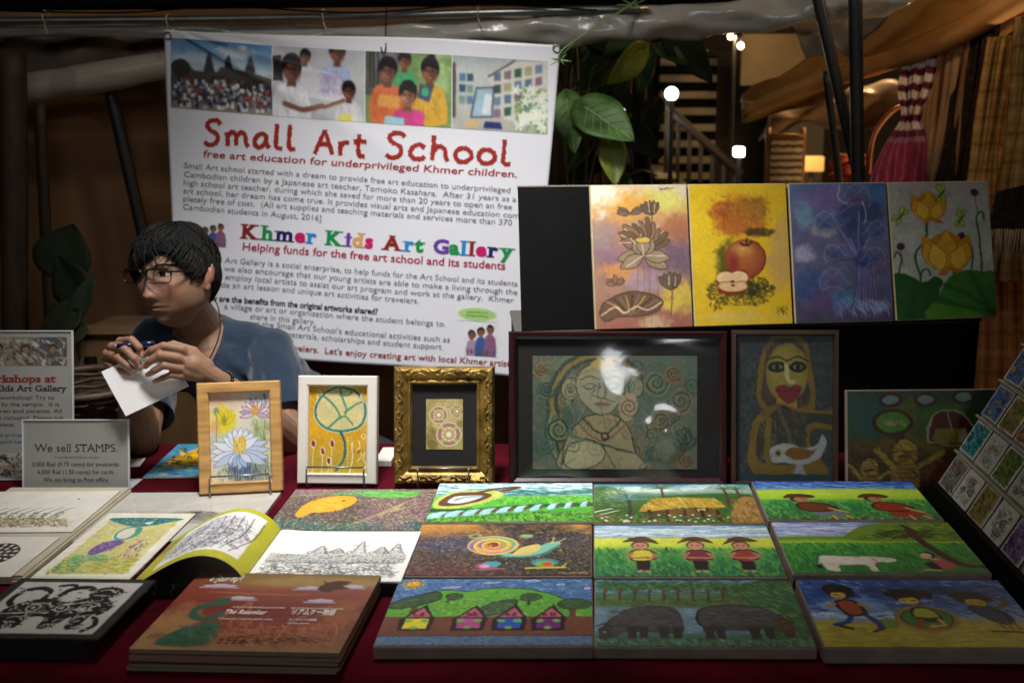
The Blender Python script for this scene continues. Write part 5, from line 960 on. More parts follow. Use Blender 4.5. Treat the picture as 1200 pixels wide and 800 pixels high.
plant('large leaved climbing plant right of the banner with glossy green and yellowing leaves',
      [('leaf', M_leaf, [((684, 126, 2.9), (742, 160, 2.8), .135, (.1, -1, .45)), ]), ('leaf', M_leaf, [((664, 116, 2.95), (672, 176, 2.86), .098, (-.2, -1, .3))]),
       ('leaf', M_leafy, [((716, 165, 2.95), (722, 216, 2.9), .085, (.1, -1, .2))]),
       ('leaf', M_leafy, [((752, 58, 3.1), (715, 100, 3.05), .10, (.3, -.8, -.5))]),
       ('leaf', M_leafd, [((786, 40, 3.2), (836, 94, 3.15), .11, (.0, -1, .3))]),
       ('leaf', M_leafm, [((742, 44, 3.15), (702, 70, 3.1), .07, (.2, -.8, .4)), ((770, 52, 3.2), (806, 74, 3.15), .06, (-.2, -.8, .5)), ((700, 86, 3.1), (676, 108, 3.05), .055, (0, -1, .4)), ((760, 66, 3.2), (748, 112, 3.2), .06, (.2, -1, .2)), ((690, 168, 3.05), (664, 198, 3.0), .05, (-.2, -1, .3)), ((716, 200, 3.0), (742, 216, 2.95), .05, (.2, -1, .5)), ((684, 60, 3.15), (662, 78, 3.1), .05, (0, -.9, .5)), ((706, 112, 3.1), (700, 98, 3.12), .03, fr)]),
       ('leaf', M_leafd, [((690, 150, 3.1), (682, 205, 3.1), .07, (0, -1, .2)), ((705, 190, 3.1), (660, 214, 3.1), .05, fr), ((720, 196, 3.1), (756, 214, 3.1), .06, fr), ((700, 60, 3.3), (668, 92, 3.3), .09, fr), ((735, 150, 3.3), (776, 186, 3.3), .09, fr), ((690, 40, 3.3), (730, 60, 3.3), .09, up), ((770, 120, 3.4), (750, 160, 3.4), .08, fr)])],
      [[(684, 126, 2.9), (690, 150, 3.0), (686, 220, 3.05), (690, 330, 3.1), (692, 664, 3.1)], [(664, 116, 2.95), (676, 104, 3.0), (682, 140, 3.02), (687, 210, 3.05)], [(752, 58, 3.1), (706, 70, 3.1), (690, 100, 3.05), (686, 200, 3.05)], [(716, 165, 2.95), (700, 170, 3.0), (688, 230, 3.05)], [(786, 40, 3.2), (730, 62, 3.15), (690, 120, 3.05)], [(720, 214, 3.05), (750, 200, 3.05), (770, 206, 3.1)], [(690, 330, 3.1), (698, 180, 3.1), (706, 100, 3.12), (742, 44, 3.15), (790, 34, 3.2)], [(700, 86, 3.1), (720, 60, 3.14), (770, 52, 3.2), (830, 60, 3.25)], [(672, 20, 3.1), (678, 120, 3.08), (670, 230, 3.08)], [(666, 230, 3.1), (662, 160, 3.1), (671, 70, 3.14)]])
plant('dark round leaved plant in the shade at the left edge behind the poster',
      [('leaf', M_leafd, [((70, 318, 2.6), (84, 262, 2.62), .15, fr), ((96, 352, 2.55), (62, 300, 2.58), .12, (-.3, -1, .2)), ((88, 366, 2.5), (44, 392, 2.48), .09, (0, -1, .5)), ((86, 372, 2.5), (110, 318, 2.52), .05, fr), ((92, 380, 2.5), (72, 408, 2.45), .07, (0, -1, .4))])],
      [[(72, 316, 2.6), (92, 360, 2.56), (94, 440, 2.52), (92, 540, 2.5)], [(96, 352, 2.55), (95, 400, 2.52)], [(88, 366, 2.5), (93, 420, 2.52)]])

# ------------------------------------------------------------------ green cord and wire hook of the banner
M_cord = mat('green_cord', '7ea070', 0.6, 0.2, 60)
r = thing('cord', 'green plastic cord tying the top right corner of the banner', 'cord', Matrix.Translation(at_y(656, 62, 2.68))); inv = r.matrix_world.inverted()
mb = MB()
mb.tube([inv @ p for p in spline([at_y(657, 66, 2.66), at_y(690, 36, 2.72), (at_y(744, 4, 2.84))], 8)], 0.0022, 6)
mb.tube([inv @ p for p in spline([at_y(655, 74, 2.66), at_y(662, 56, 2.66), at_y(720, 18, 2.78), (at_y(752, -4, 2.84))], 8)], 0.0018, 6)
for k in range(9):
    a = at_y(657, 70, 2.655); mb.tube([inv @ a, inv @ (a + Vector((RS.uniform(-.03, .03), -.004 - RS.rand() * .01, RS.uniform(-.016, .016))))], [0.002, .001], 5)
    b = at_y(742, 6, 2.83); mb.tube([inv @ b, inv @ (b + Vector((RS.uniform(-.05, .04), -.01, RS.uniform(-.02, .02))))], [0.002, .001], 5)
mb.build('strand', M_cord, r)
rope('wire_hook', [at_y(453, 8, 2.8), at_y(452, 34, 2.74), at_y(452, 56, 2.705), at_y(449, 62, 2.70), at_y(446, 55, 2.70)], 0.0016, M_black, 'thin black wire hook holding the middle of the banner top', 'hook')

# ------------------------------------------------------------------ poles and awnings on the right
px_tube('tarp_pole', [(1002, -30, 2.75), (1013, 716, 2.75)], 0.0185, M_darkpole, 'upright black pole standing right of the plants', 'pole', 'black awning poles', n=16)
px_tube('tarp_pole', [(952, -30, 2.86), (1008, 216, 2.84), (1119, 703, 2.84)], 0.0165, M_darkpole, 'slanting black pole leaning onto the upright pole', 'pole', 'black awning poles', n=16)
px_tube('tarp_pole', [(968, 84, 3.3), (986, 230, 3.3), (1037, 645, 3.3)], 0.0125, M_darkpole, 'thin black pole farther back left of the upright pole', 'pole', 'black awning poles', n=12)
def awning(name, top, bot, m, label, dy=0.5, nu=50, nv=14, ph=0, roll=0.03):
    """sheet between two photograph curves [(px, py, depth)], with sag folds and a rolled lower hem"""
    A = [at_y(*p) for p in top]; B = [at_y(*p) for p in bot]
    A = spline(A, 8); B = spline(B, 8)
    def fn(u, v):
        ia = u * (len(A) - 1); i = min(int(ia), len(A) - 2); a = A[i].lerp(A[i + 1], ia - i)
        ib = u * (len(B) - 1); j = min(int(ib), len(B) - 2); b = B[j].lerp(B[j + 1], ib - j)
        p = a.lerp(b, v); p.z += 0.02 * math.sin(9 * u + 3 * v + ph) * (0.3 + v) + 0.01 * math.sin(23 * u - 8 * v + ph); p.y += roll * math.sin(v * 5.5 + u * 2 + ph); return p
    o = link(name, sheet(fn, nu, nv), m); solid(o, 0.002); return tag(o, label, 'awning')
awning('awning', [(870, 112, 3.9), (960, 62, 3.7), (1040, 16, 3.5), (1110, -40, 3.4)], [(868, 142, 3.7), (960, 112, 3.5), (1050, 84, 3.3), (1130, 60, 3.2), (1230, 0, 3.1)], M_awn, 'drooping ochre awning sheet above the striped scarf')
awning('awning', [(905, 120, 4.2), (980, 106, 4.1), (1070, 92, 4.0)], [(890, 160, 4.1), (980, 150, 4.0), (1070, 130, 3.9)], M_awn2, 'pale second awning under the ochre one near the striped chair', ph=2)
awning('awning', [(920, 20, 3.3), (1000, -20, 3.2), (1080, -70, 3.2)], [(958, 76, 3.2), (1010, 44, 3.1), (1090, -20, 3.0)], M_awn2, 'grey plastic awning hanging between the two black poles', ph=4)
px_tube('awning_hem', [(872, 132, 3.55), (960, 96, 3.42), (1040, 72, 3.3), (1120, 40, 3.2), (1220, -20, 3.1)], [0.02, 0.03, 0.034, 0.04, 0.045], mat('ochre_hem', 'a8743a', 0.6, 0.3, 5, 0.6, 16), 'rolled ochre cloth hem sagging from lower left to upper right', 'awning', n=14, crinkle=.14, seed=5)

# ------------------------------------------------------------------ hanging textiles
def cloth_art(kind):
    A = Art(60, 120, 1.2)
    if kind == 'stripe':
        A = Art(60, 120, 1.4, '6a2038')
        for k in range(10): A.poly([(0, k * 12), (60, k * 12), (60, k * 12 + 6.5), (0, k * 12 + 6.5)], 'e4d4c0' if k < 6 else 'a86478', 0)
        for k in range(10): A.line([(0, k * 12 + 9), (60, k * 12 + 9)], 1.2, '6c2c48', 0)
        A.poly([(0, 76), (60, 76), (60, 120), (0, 120)], '98304c', 0, a=.85)
        for k in range(8): A.line([(k * 8, 60), (k * 8, 120)], 1.6, 'c8889c', 0, .45)
    elif kind == 'plaid':
        A.grad([(0, '9c7438'), (60, 'a87c3c'), (120, '8c6430')])
        for k in range(13): A.line([(k * 5, 0), (k * 5, 120)], [1.8, .8, 1][k % 3], ['5c3c1c', 'd0a860', '70502c'][k % 3], 0, .8)
        for k in range(30): A.line([(0, k * 4.3), (60, k * 4.3)], [1.4, .7, .7][k % 3], ['6c4824', 'c89c50', '7c5828'][k % 3], 0, .7)
    elif kind == 'tan':
        A.grad([(0, 'a88058'), (120, '98704c')]); A.dabs(200, (0, 0, 60, 120), 20, .7, 90, 3, ['b89068', '8c6444'], .5)
        A.line([(4, 0), (4, 120)], 1.5, '7c4c38', 0); A.line([(54, 0), (54, 120)], 1.5, '7c4c38', 0)
    elif kind == 'dark':
        A = Art(60, 120, 1.2, '241c18'); A.dabs(260, (0, 0, 60, 120), 6, .8, 0, 4, ['3c2c20', '4c3824', '18120f', '584028'], .7)
    elif kind == 'rust':
        A.grad([(0, '7c4824'), (60, '8c5428'), (120, '7c4420')])
        for k in range(10): A.line([(k * 6.5, 0), (k * 6.5, 120)], 1.4, ['4c2c18', 'a87038'][k % 2], 0, .7)
        for k in range(19): A.line([(0, k * 6.6), (60, k * 6.6)], 1.2, ['5c341c', 'b07c40'][k % 2], 0, .6)
    return A.mottle(.1, 3)
M_cloth = art_mat('woven_cloth', 0.85, 0.5, 500, 0.15)
def textile(label, kind, tl, tr, bl, br, amp=0.02, nf=4, fringe=0, gather=None, ph=0.0):
    a, b, c, d = [at_y(*p) for p in (tl, tr, bl, br)]
    A = cloth_art(kind); n = (b - a).cross(c - a).normalized()
    if n.y > 0: n = -n
    def fn(X, Y):
        u = X + 0.5; v = 0.5 - Y
        if gather: g = 1 - gather[1] * np.exp(-((v - gather[0]) / 0.13) ** 2); u2 = 0.5 + (u - 0.5) * g
        else: u2 = u
        P = (np.array(a)[None, None] * ((1 - u2) * (1 - v))[..., None] + np.array(b) * (u2 * (1 - v))[..., None] + np.array(c) * ((1 - u2) * v)[..., None] + np.array(d) * (u2 * v)[..., None])
        w = amp * .75 * (0.6 + 0.4 * np.sin(v * 7 + ph)) * (np.sin(u * nf * 6.283 + ph + 0.6 * np.sin(v * 4)) + 0.5 * np.sin(u * nf * 2.3 * 6.283 + 1.3 + v * 2)) * (0.4 + 0.6 * v)
        sw = 0.012 * np.sin(v * 5 + ph * 3 + 2 * u) + 0.006 * np.sin(v * 13 + 7 * u + ph)
        return P + np.array(n) * w[..., None] + np.array((b - a).normalized()) * (sw * v)[..., None]
    o = link('hanging_scarf', art_mesh(A, 1, 1, fn), M_cloth); solid(o, 0.002); tag(o, label, 'scarf')
    if fringe:
        mb = MB()
        for k in range(fringe):
            t = (k + .5) / fringe; p = c.lerp(d, t); q = p + Vector((RS.uniform(-.006, .006), RS.uniform(-.01, .01), -.06 - RS.rand() * .03)); mb.tube([p, (p + q) / 2 + Vector((RS.uniform(-.004, .004), 0, 0)), q], [0.0022, .0018, .0012], 5)
        mb.build('fringe', mat('fringe_yarn', 'a89478', .8), o)
    return o
textile('purple and white striped scarf with plain magenta lower half, gathered in the middle', 'stripe', (1062, 56, 3.3), (1100, 48, 3.25), (1020, 232, 3.2), (1086, 232, 3.2), 0.022, 3, 0, (.46, .5))
textile('plain tan scarf hanging right beside the striped purple scarf', 'tan', (1098, 34, 3.3), (1140, 26, 3.2), (1058, 330, 3.2), (1102, 330, 3.15), 0.02, 2, ph=1)
textile('black scarf hanging between the tan and the gold plaid scarves', 'dark', (1128, 20, 3.25), (1176, 10, 3.15), (1078, 330, 3.15), (1134, 330, 3.1), 0.02, 3, ph=2)
textile('gold plaid scarf hanging right of the black scarf', 'plaid', (1158, 44, 3.0), (1200, 40, 2.9), (1118, 330, 2.95), (1166, 330, 2.85), 0.022, 3, ph=.5)
textile('second gold plaid scarf cut by the right edge', 'plaid', (1190, 20, 2.8), (1252, 10, 2.7), (1160, 330, 2.8), (1230, 330, 2.7), 0.022, 3, ph=2.2)
textile('rust checked cloth hanging behind the right end of the black riser', 'rust', (1140, 200, 3.05), (1215, 200, 2.95), (1140, 620, 2.95), (1225, 620, 2.85), 0.024, 4, ph=1.7)
textile('dark scarf with pale tassel fringe at the right edge beside the yellow lotus painting', 'dark', (1168, 225, 2.6), (1206, 215, 2.55), (1156, 268, 2.6), (1210, 268, 2.55), 0.01, 2, 16)
# ------------------------------------------------------------------ striped chair and bundle behind
c0 = at_y(920, 190, 3.9)
r = thing('deck_chair', 'wooden chair with a brown and white striped cushion behind the apple painting', 'chair', Matrix.Translation((c0.x, c0.y, 0)))
mw = mat('honey_wood', '9c6a34', .5, .3, 6, .2, 30)
zt = at_y(900, 150, 3.9).z; s = 3.9 / F
for dx in (-.068, .066): MB().tube([(dx, 0.02, 0.0), (dx, 0, zt - .06), (dx, 0.01, zt)], .012, 10).build('post', mw, r)
for z in (zt - .03, zt - .3): MB().tube([(-.068, 0, z), (.066, 0, z)], .010, 8).build('rail', mw, r)
A = Art(40, 60, 1.2, 'c8bc9c')
for k in range(10): A.poly([(0, k * 6.2), (40, k * 6.2), (40, k * 6.2 + 2.7), (0, k * 6.2 + 2.7)], '584434')
cu = link('cushion', art_mesh(A, .125, .26, lambda X, Y: np.stack([X, -0.02 - 0.012 * np.cos(X * 22) + 0.004 * np.sin(Y * 40), Y + zt - .165], -1)), M_cloth, r); solid(cu, .02)
MB().box((0, .17, .42), (.18, .34, .03)).build('seat', mw, r)
for dx in (-.075, .075): MB().tube([(dx, .32, 0), (dx, .32, .42)], .012, 8).build('leg', mw, r)
# orange cloth bundle on a stool
b0 = at_y(990, 196, 3.6); mb = MB()
for k in range(16): mb.ball(b0 + Vector((RS.uniform(-.05, .05), RS.uniform(-.04, .04), RS.uniform(-.06, .035))), (RS.uniform(.02, .04), .03, RS.uniform(.012, .024)), 10, 6, Matrix.Rotation(RS.uniform(-.8, .8), 3, 'Y'))
tag(mb.build('cloth_bundle', mat('orange_cloth', 'b85420', .8, .4, 20, .5, 40)), 'bundle of orange cloth between the striped chair and the upright pole', 'cloth bundle')
t = thing('stool', 'dark wooden stand carrying the orange cloth bundle', 'stool', Matrix.Translation((b0.x, b0.y, 0))); MB().box((0, 0, b0.z - .09), (.2, .2, .03)).build('seat', M_wood, t)
for a in (-.08, .08):
    for b in (-.08, .08): MB().tube([(a, b, 0), (a, b, b0.z - .1)], .012, 8).build('leg', M_wood, t)
MBt = MB().tube(spline([at_y(1018, 204, 3.5), at_y(1024, 160, 3.5), at_y(1046, 130, 3.5), at_y(1064, 124, 3.5)], 8), .008, 8).build('cane_hoop', mat('orange_cane', 'b06a20', .45, .2)); tag(MBt, 'bent orange cane hoop just left of the striped scarf', 'hoop')

# ------------------------------------------------------------------ the house and stairs in the dark behind
hw = thing('house', 'dark timber house front with louvred windows far behind the plants', 'house', Matrix.Translation((2.0, 6.2, 0)))
M_boards = mat('dark_boards', '2c2018', .7, .4, 5, .3, 30, stretch=(1, 1, 10))
def hb(name, px0, py0, px1, py1, y, m, t=.1, parent=hw):
    a, b = at_y(px0, py1, y), at_y(px1, py0, y); c = (a + b) / 2 - parent.location; return MB().box((c.x, c.y + t / 2, c.z), (abs(b.x - a.x), t, abs(b.z - a.z))).build(name, m, parent)
MB().box((0.2, .5, 1.9), (7.4, .2, 3.8)).build('wall', M_boards, hw)
M_lou = mat('pale_louvre', '8c7c5c', .6, .3, 6)
a, b = at_y(772, 235, 5.9), at_y(848, 62, 5.9)
lw = MB().box(((a.x + b.x) / 2 - 2.0, .02, (a.z + b.z) / 2), (b.x - a.x, .06, b.z - a.z)).build('window', M_black, hw)
mb = MB()
for k in range(9):
    z = b.z - .04 - k * .095; mb.box(((a.x + b.x) / 2 - 2.0, -.09, z), (b.x - a.x - .02, .012, .04), None)
mb.build('louvre', M_lou, lw)
hb('column', 845, 42, 863, 600, 5.3, mat('grey_column', '4a4238', .6, .3, 4, .2, 20), .1)
hb('ceiling_panel', 868, 40, 945, 100, 5.6, mat('golden_plaster', '64502c', .6, .35, 3, .3, 20), .06)
hb('door', 900, 110, 968, 240, 5.9, mat('grey_door', '5a5248', .6, .3, 3), .05)
st = thing('staircase', 'timber staircase with sloping handrail below the louvred window', 'stairs', Matrix.Translation(Vector((at_y(830, 180, 5.0).x, 5.0, 0))))
P0, P1 = at_y(775, 120, 5.0) - st.location, at_y(868, 205, 5.0) - st.location
M_drk = mat('dark_stair_wood', '241810', .7, .3, 6); MB().tube([P0, P1], .022, 8).build('handrail', M_drk, st)
mb = MB(); mb.tube([P0 + Vector((0, .05, -.35)), P1 + Vector((0, .05, -.35))], .035, 6); mb.build('stringer', M_wood, st)
for k in range(7):
    p = P0.lerp(P1, (k + .5) / 7); MB().tube([p, p + Vector((0, .02, -.35))], .011, 6).build('baluster', M_drk, st); MB().box((p.x, p.y + .4, p.z - .33), (.1, .8, .025)).build('tread', M_lou, st)
# tree trunk with aerial roots behind the leaves
tr = thing('tree', 'dark tree trunk with hanging roots behind the large leaves', 'tree', Matrix.Translation((at_y(700, 200, 3.9).x, 3.9, 0)))
mb = MB(); mb.tube([(0.05, 0, 0), (.02, .03, .8), (-.03, 0, 1.5), (.02, 0, 2.4)], [.14, .11, .09, .08], 12)
for k in range(26):
    x = RS.uniform(-.16, .2); mb.tube([(x, -.1 - RS.rand() * .1, 2.3), (x + RS.uniform(-.03, .03), -.12, 1.5), (x + RS.uniform(-.06, .06), -.1, .9)], .006, 5)
mb.build('trunk', mat('bark', '3a2c1e', .85, .4, 8, .8, 30, stretch=(3, 3, 1)), tr)
mb = MB()
for k in range(60):
    b = Vector((RS.uniform(-.3, .15), RS.uniform(-.2, .3), RS.uniform(1.35, 2.4))); leaf(mb, b, b + Vector((RS.uniform(-.12, .12), RS.uniform(-.1, .05), -.1 - RS.rand() * .08)), .06, fr, nu=4, nv=6)
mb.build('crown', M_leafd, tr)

# ------------------------------------------------------------------ lit lamps in the background
M_globe = emit('lit_globe', 'fff4dc', 9); M_warm = emit('lit_warm', 'ffe2b0', 10)
def globe(px, py, y, rpx, label, m=M_globe, col=(1, .9, .72), en=6, post=True, square=False):
    p = at_y(px, py, y); rr = rpx * y / F; r = thing('globe_lamp', label, 'lamp', Matrix.Translation((p.x, p.y, 0)))
    if square: g = link('globe', rbox((0, 0, p.z), (rr * 2, rr * 2, rr * 1.9), rr * .35), m, r)
    else: g = MB().ball((0, 0, p.z), rr, 20, 14).build('globe', m, r)
    if post:
        MB().tube([(0, 0, 0), (0, 0, p.z - rr * .96)], .012, 8).build('post', M_black, r); MB().tube([(0, 0, p.z - rr * 1.15), (0, 0, p.z - rr * .9)], rr * .5, 10).build('collar', M_darkpole, r)
    else: MB().tube([(0, .0, p.z + rr * .9), (0, 0.02, p.z + rr * 3)], rr * .5, 8).build('holder', M_darkpole, r)
    lamp('globe_bulb', 'POINT', (p.x, p.y - rr * 1.6, p.z), en, col, rr)
globe(787, 110, 4.6, 7.5, 'bright white globe lamp on a dark post right of the leaves', en=.5)
globe(736, 122, 4.9, 7, 'white globe lamp half hidden behind the big glossy leaf', en=5)
globe(866, 178, 4.7, 6, 'small squarish lantern lit white left of the striped chair', square=True, en=.5)
globe(856, 43, 5.35, 3.2, 'upper of two tiny spot lamps on the house column', M_warm, (1, .8, .5), 2.2, False)
globe(868, 54, 5.35, 3.6, 'lower of two tiny spot lamps on the house column', M_warm, (1, .8, .5), 2.8, False)
p = at_y(951, 192, 4.9); r = thing('shop_lamp', 'warm lit box lamp low behind the striped chair', 'lamp', Matrix.Translation((p.x, p.y, 0))); link('shade', rbox((0, 0, p.z), (.11, .08, .075), .008), emit('lit_cream', 'c89858', .45), r); MB().tube([(0, 0, 0), (0, 0, p.z - .035)], .012, 8).build('post', M_darkpole, r)
lamp('shop_bulb', 'POINT', (p.x - .05, p.y - .2, p.z + .1), 3, (1, .72, .38), .05)

# ------------------------------------------------------------------ carton and basket behind the table at the left
M_card = mat('carton', '6a4e30', .8, .25, 5, .2, 30)
a, b = at_y(92, 500, 2.62), at_y(176, 392, 2.62)
r = thing('carton', 'tan cardboard carton with a dark hand hole behind the seated man', 'box', Matrix.Translation(((a.x + b.x) / 2, 2.75, b.z - .42))); link('body', rbox((0, 0, .21), (b.x - a.x, .26, .42), .004), M_card, r)
MB().tube([(-.055, -.131, .36), (-.055, -.131, .31)], .016, 10).build('hand_hole', M_black, r)
link('flap', rbox((0, -.09, .425), (b.x - a.x, .11, .006), .002), M_card, r)
t = thing('crate', 'low wooden crate under the tan carton', 'crate', Matrix.Translation(((a.x + b.x) / 2, 2.75, 0)))
for k in range(4): MB().box((0, -.14, .06 + k * .13), (.5, .015, max(.05, .09))).build('slat', M_wood, t)
MB().box((0, .0, (b.z - .44) / 2), (.46, .25, b.z - .44)).build('body', M_wood, t)
bp = at_y(112, 492, 2.25); r = thing('basket', 'dark round wicker basket between the poster and the seated man', 'basket', Matrix.Translation((bp.x - .02, bp.y + .02, .752)))
mb = MB(); nn = 18
for k in range(7):
    rad = .07 + .012 * k; mb.tube([(rad * math.cos(g), rad * math.sin(g), .012 + k * .013 + .003 * math.sin(g * nn / 2 + k * 3.14)) for g in np.linspace(0, 6.283, 73)], .0055, 6)
mb.build('bowl', mat('dark_wicker', '3c2c20', .6, .4, 30, .3), r)
MB().tube([(.146 * math.cos(g), .146 * math.sin(g), .104) for g in np.linspace(0, 6.283, 49)], .009, 8).build('rim', mat('wicker_rim', '4c3826', .55, .3, 30, .3), r)
MB().tube([(0, 0, .003), (0, 0, .009)], .075, 24).build('base', M_black, r)
# ================================================================== banner
NB = Vector((math.sin(R(4)), -math.cos(R(4)), 0)); PB = at_y(430, 235, 2.72)
UB = Vector((math.cos(R(4)), math.sin(R(4)), 0))
# (the right end is nearer to the camera)
NB = Vector((-math.sin(R(4)), -math.cos(R(4)), 0)); UB = Vector((math.cos(R(4)), -math.sin(R(4)), 0))
def ripple(p):
    q = p - PB; u, z = q.dot(UB), q.z
    r = 0.006 * math.sin(5 * u + 1.0) + 0.004 * math.sin(7 * z + 3 * u) + 0.003 * math.sin(11 * u - 5 * z)
    # creases that run down from the left eyelet
    e = Vector((u + 0.545, z - 0.47)); t = math.atan2(-e.y, e.x); d = e.length
    for a, h in ((0.30, .0085), (0.50, .0095), (0.15, .004)): r += h * math.exp(-((t - a) / 0.05) ** 2) * min(1, d * 6) * math.exp(-d * 1.9)
    return r
def ban(px, py, lift=0.0):
    p = on_plane(px, py, PB, NB); return p + NB * (ripple(p) + lift)
M_ban = mat('white_vinyl', 'e4e4ea', 0.27, 0.03, 3, 0.12, 14, spec=0.5)
c = {'tl': (191, 35), 'tr': (656, 52), 'bl': (206, 409), 'br': (621, 442)}
banner = thing('banner', 'large white vinyl banner of an art school hanging behind the seated man', 'banner', Matrix.Translation(on_plane(425, 45, PB, NB)))
BI = banner.matrix_world.inverted()
def bpx(u, v):
    x = (c['tl'][0] * (1 - u) + c['tr'][0] * u) * (1 - v) + (c['bl'][0] * (1 - u) + c['br'][0] * u) * v
    y = (c['tl'][1] * (1 - u) + c['tr'][1] * u) * (1 - v) + (c['bl'][1] * (1 - u) + c['br'][1] * u) * v
    return x + 2.0 * math.sin(v * 5) * (u - .5), y + 1.5 * math.sin(u * 7)
o = link('sheet', sheet(lambda u, v: BI @ ban(*bpx(u, v)), 150, 120), M_ban, banner); solid(o, .0015, 1)
M_print = art_mat('printed_vinyl', 0.33, 0.1, 30, 0.5)
for k, (x0, x1, t0, t1, b0, b1) in enumerate(((199, 320, 44, 54, 126, 135.6), (321, 428, 54, 60, 135.8, 143.5), (429, 530, 60, 65, 143.7, 150), (531, 641.5, 65, 72, 150, 157.5))):
    A = art_photo(k)
    def fn(X, Y, x0=x0, x1=x1, t0=t0, t1=t1, b0=b0, b1=b1):
        out = np.zeros(X.shape + (3,))
        for j in range(X.shape[0]):
            for i in range(X.shape[1]):
                u, v = X[j, i] + .5, .5 - Y[j, i]; x = x0 + (x1 - x0) * u + (1 - v) * 0; y = (t0 + (t1 - t0) * u) * (1 - v) + (b0 + (b1 - b0) * u) * v
                out[j, i] = BI @ ban(x, y, .0012)
        return out
    o = link('printed_photo', art_mesh(A, 1, 1, fn, .95), M_print, banner)
    o['label'] = ['photo of a crowd before three temple towers', 'photo of boys in white shirts with drawings', 'photo of girls in orange and yellow shirts', 'photo of a gallery room with white lilies'][k]
def ban_art(name, A, x0, y0, x1, y1, sl=.07):
    def fn(X, Y):
        out = np.zeros(X.shape + (3,))
        for j in range(X.shape[0]):
            for i in range(X.shape[1]):
                x = x0 + (x1 - x0) * (X[j, i] + .5); y = y0 + (y1 - y0) * (.5 - Y[j, i]) + (x - x0) * sl; out[j, i] = BI @ ban(x, y, .0012)
        return out
    return link(name, art_mesh(A, 1, 1, fn), M_print, banner)
ban_art('printed_photo', art_kidsgroup('e0e0e4'), 544, 378, 583, 416); ban_art('printed_photo', art_kidsgroup('e0e0e4'), 232, 260, 265, 288)
G = Art(46, 16, 1.5, 'e2e2e6'); G.ell(23, 8, 22.5, 7.6, 'a8d078')
for yy, xs in ((6, (12, 34)), (10, (10, 36))):
    for x in range(xs[0], xs[1], 3): G.line([(x, yy), (x + 1.8, yy - .6)], 1.2, '4c8c3c', 0)
ban_art('speech_bubble', G, 536, 359, 582, 375)
M_ink = {k: mat('ink_' + k, v, .4, .05) for k, v in (('grey', '6c6c72'), ('dark', '343438'), ('red', 'a02a22'), ('crimson', 'a81c48'), ('brown', '8c2426'), ('green', '129048'), ('navy', '231c60'), ('pink', 'c81868'), ('blue', '1a86cc'), ('purple', '6c3ca0'), ('tan', 'd8a068'), ('white', 'f0ece4'))}
b3 = lambda x, y: BI @ ban(x, y, .0016)
T = Letters()
for s, a, b in (("Small Art school started with a dream to provide free art education to underprivileged", (214, 197), (598, 226)),
                ("Cambodian children by a Japanese art teacher, Tomoko Kasahara.  After 31 years as a", (214, 207.3), (605, 236.5)),
                ("high school art teacher, during which she saved for more than 20 years to open an free", (213.5, 217), (600, 245.6)),
                ("art school, her dream has come true. It provides visual arts and Japanese education com-", (213, 226.6), (612, 256)),
                ("pletely free of cost.  (All art supplies and teaching materials and services more than 370", (213, 236), (600, 264)),
                ("Cambodian students in August, 2016]", (213, 245.5), (376, 259)),
                ("Khmer Kids Art Gallery is a social enterprise, to help funds for the Art School and its students", (210, 304), (606, 335.6)),
                ("In addition, we also encourage that our young artists are able to make a living through the", (210, 313.6), (606, 345.6)),
                ("and, we employ local artists to assist our art program and work at the gallery.  Khmer", (226, 324.6), (602, 355)),
                ("Kids provide an art lesson and unique art activities for travelers.", (214, 333), (491, 355.4)),
                ("a village or art or organization where the student belongs to.", (262, 362), (522, 382.5)),
                ("share in this gallery.", (292, 374), (369, 380)),
                ("support the Small Art School's educational activities such as", (270, 380), (527, 401)),
                ("art supplies, materials, scholarships and student support.", (280, 390), (519, 409.5))):
    T.put(s, a, b, 7.0, b3)
T.build('body_text', M_ink['grey'], banner)
T = Letters(); T.put("How are the benefits from the original artworks shared?", (236, 351.6), (443, 367.8), 7.2, b3, bold=.03); T.build('question_text', M_ink['dark'], banner)
T = Letters(); T.put("free art education for underprivileged Khmer children.", (237, 184), (606, 208), 8.6, b3, bold=.012, shear=.06); T.build('subtitle_text', M_ink['red'], banner)
T = Letters(); T.put("Helping funds for the free art school and its students", (283, 293.5), (592, 316), 9.6, b3, bold=.016); T.build('gallery_subtitle_text', M_ink['crimson'], banner)
T = Letters(); T.put("Welcome travelers.  Let's enjoy creating art with local Khmer artists.", (282, 406), (604, 430), 7.4, b3, bold=.012); T.build('invitation_text', M_ink['brown'], banner)
# big coloured name, each letter its own ink
name_cols = dict(zip(range(22), "brown green navy pink blue _ green purple tan pink _ brown blue green _ purple green blue brown pink navy green".split()))
v0 = np.array((280, 278.6)); v1 = np.array((603, 302.5)); dv = (v1 - v0) / np.hypot(*(v1 - v0)); full = np.hypot(*(v1 - v0))
words = "Khmer Kids Art Gallery"; ws = []
for ch in words: ws.append(0.5 if ch == ' ' else text_geo(ch, bold=.043, serif=.09)[2] + .01)
tot = sum(ws) - .01; s0 = 0; byc = {}
for i, ch in enumerate(words):
    if ch != ' ':
        L = Letters(); w = (ws[i] - .01) / tot * full; a = v0 + dv * (s0 / tot * full)
        L.put(ch, a, a + dv * w, 16.5, b3, bold=.043, serif=.09); L.build('letter', M_ink[name_cols[i]], banner)
    s0 += ws[i]
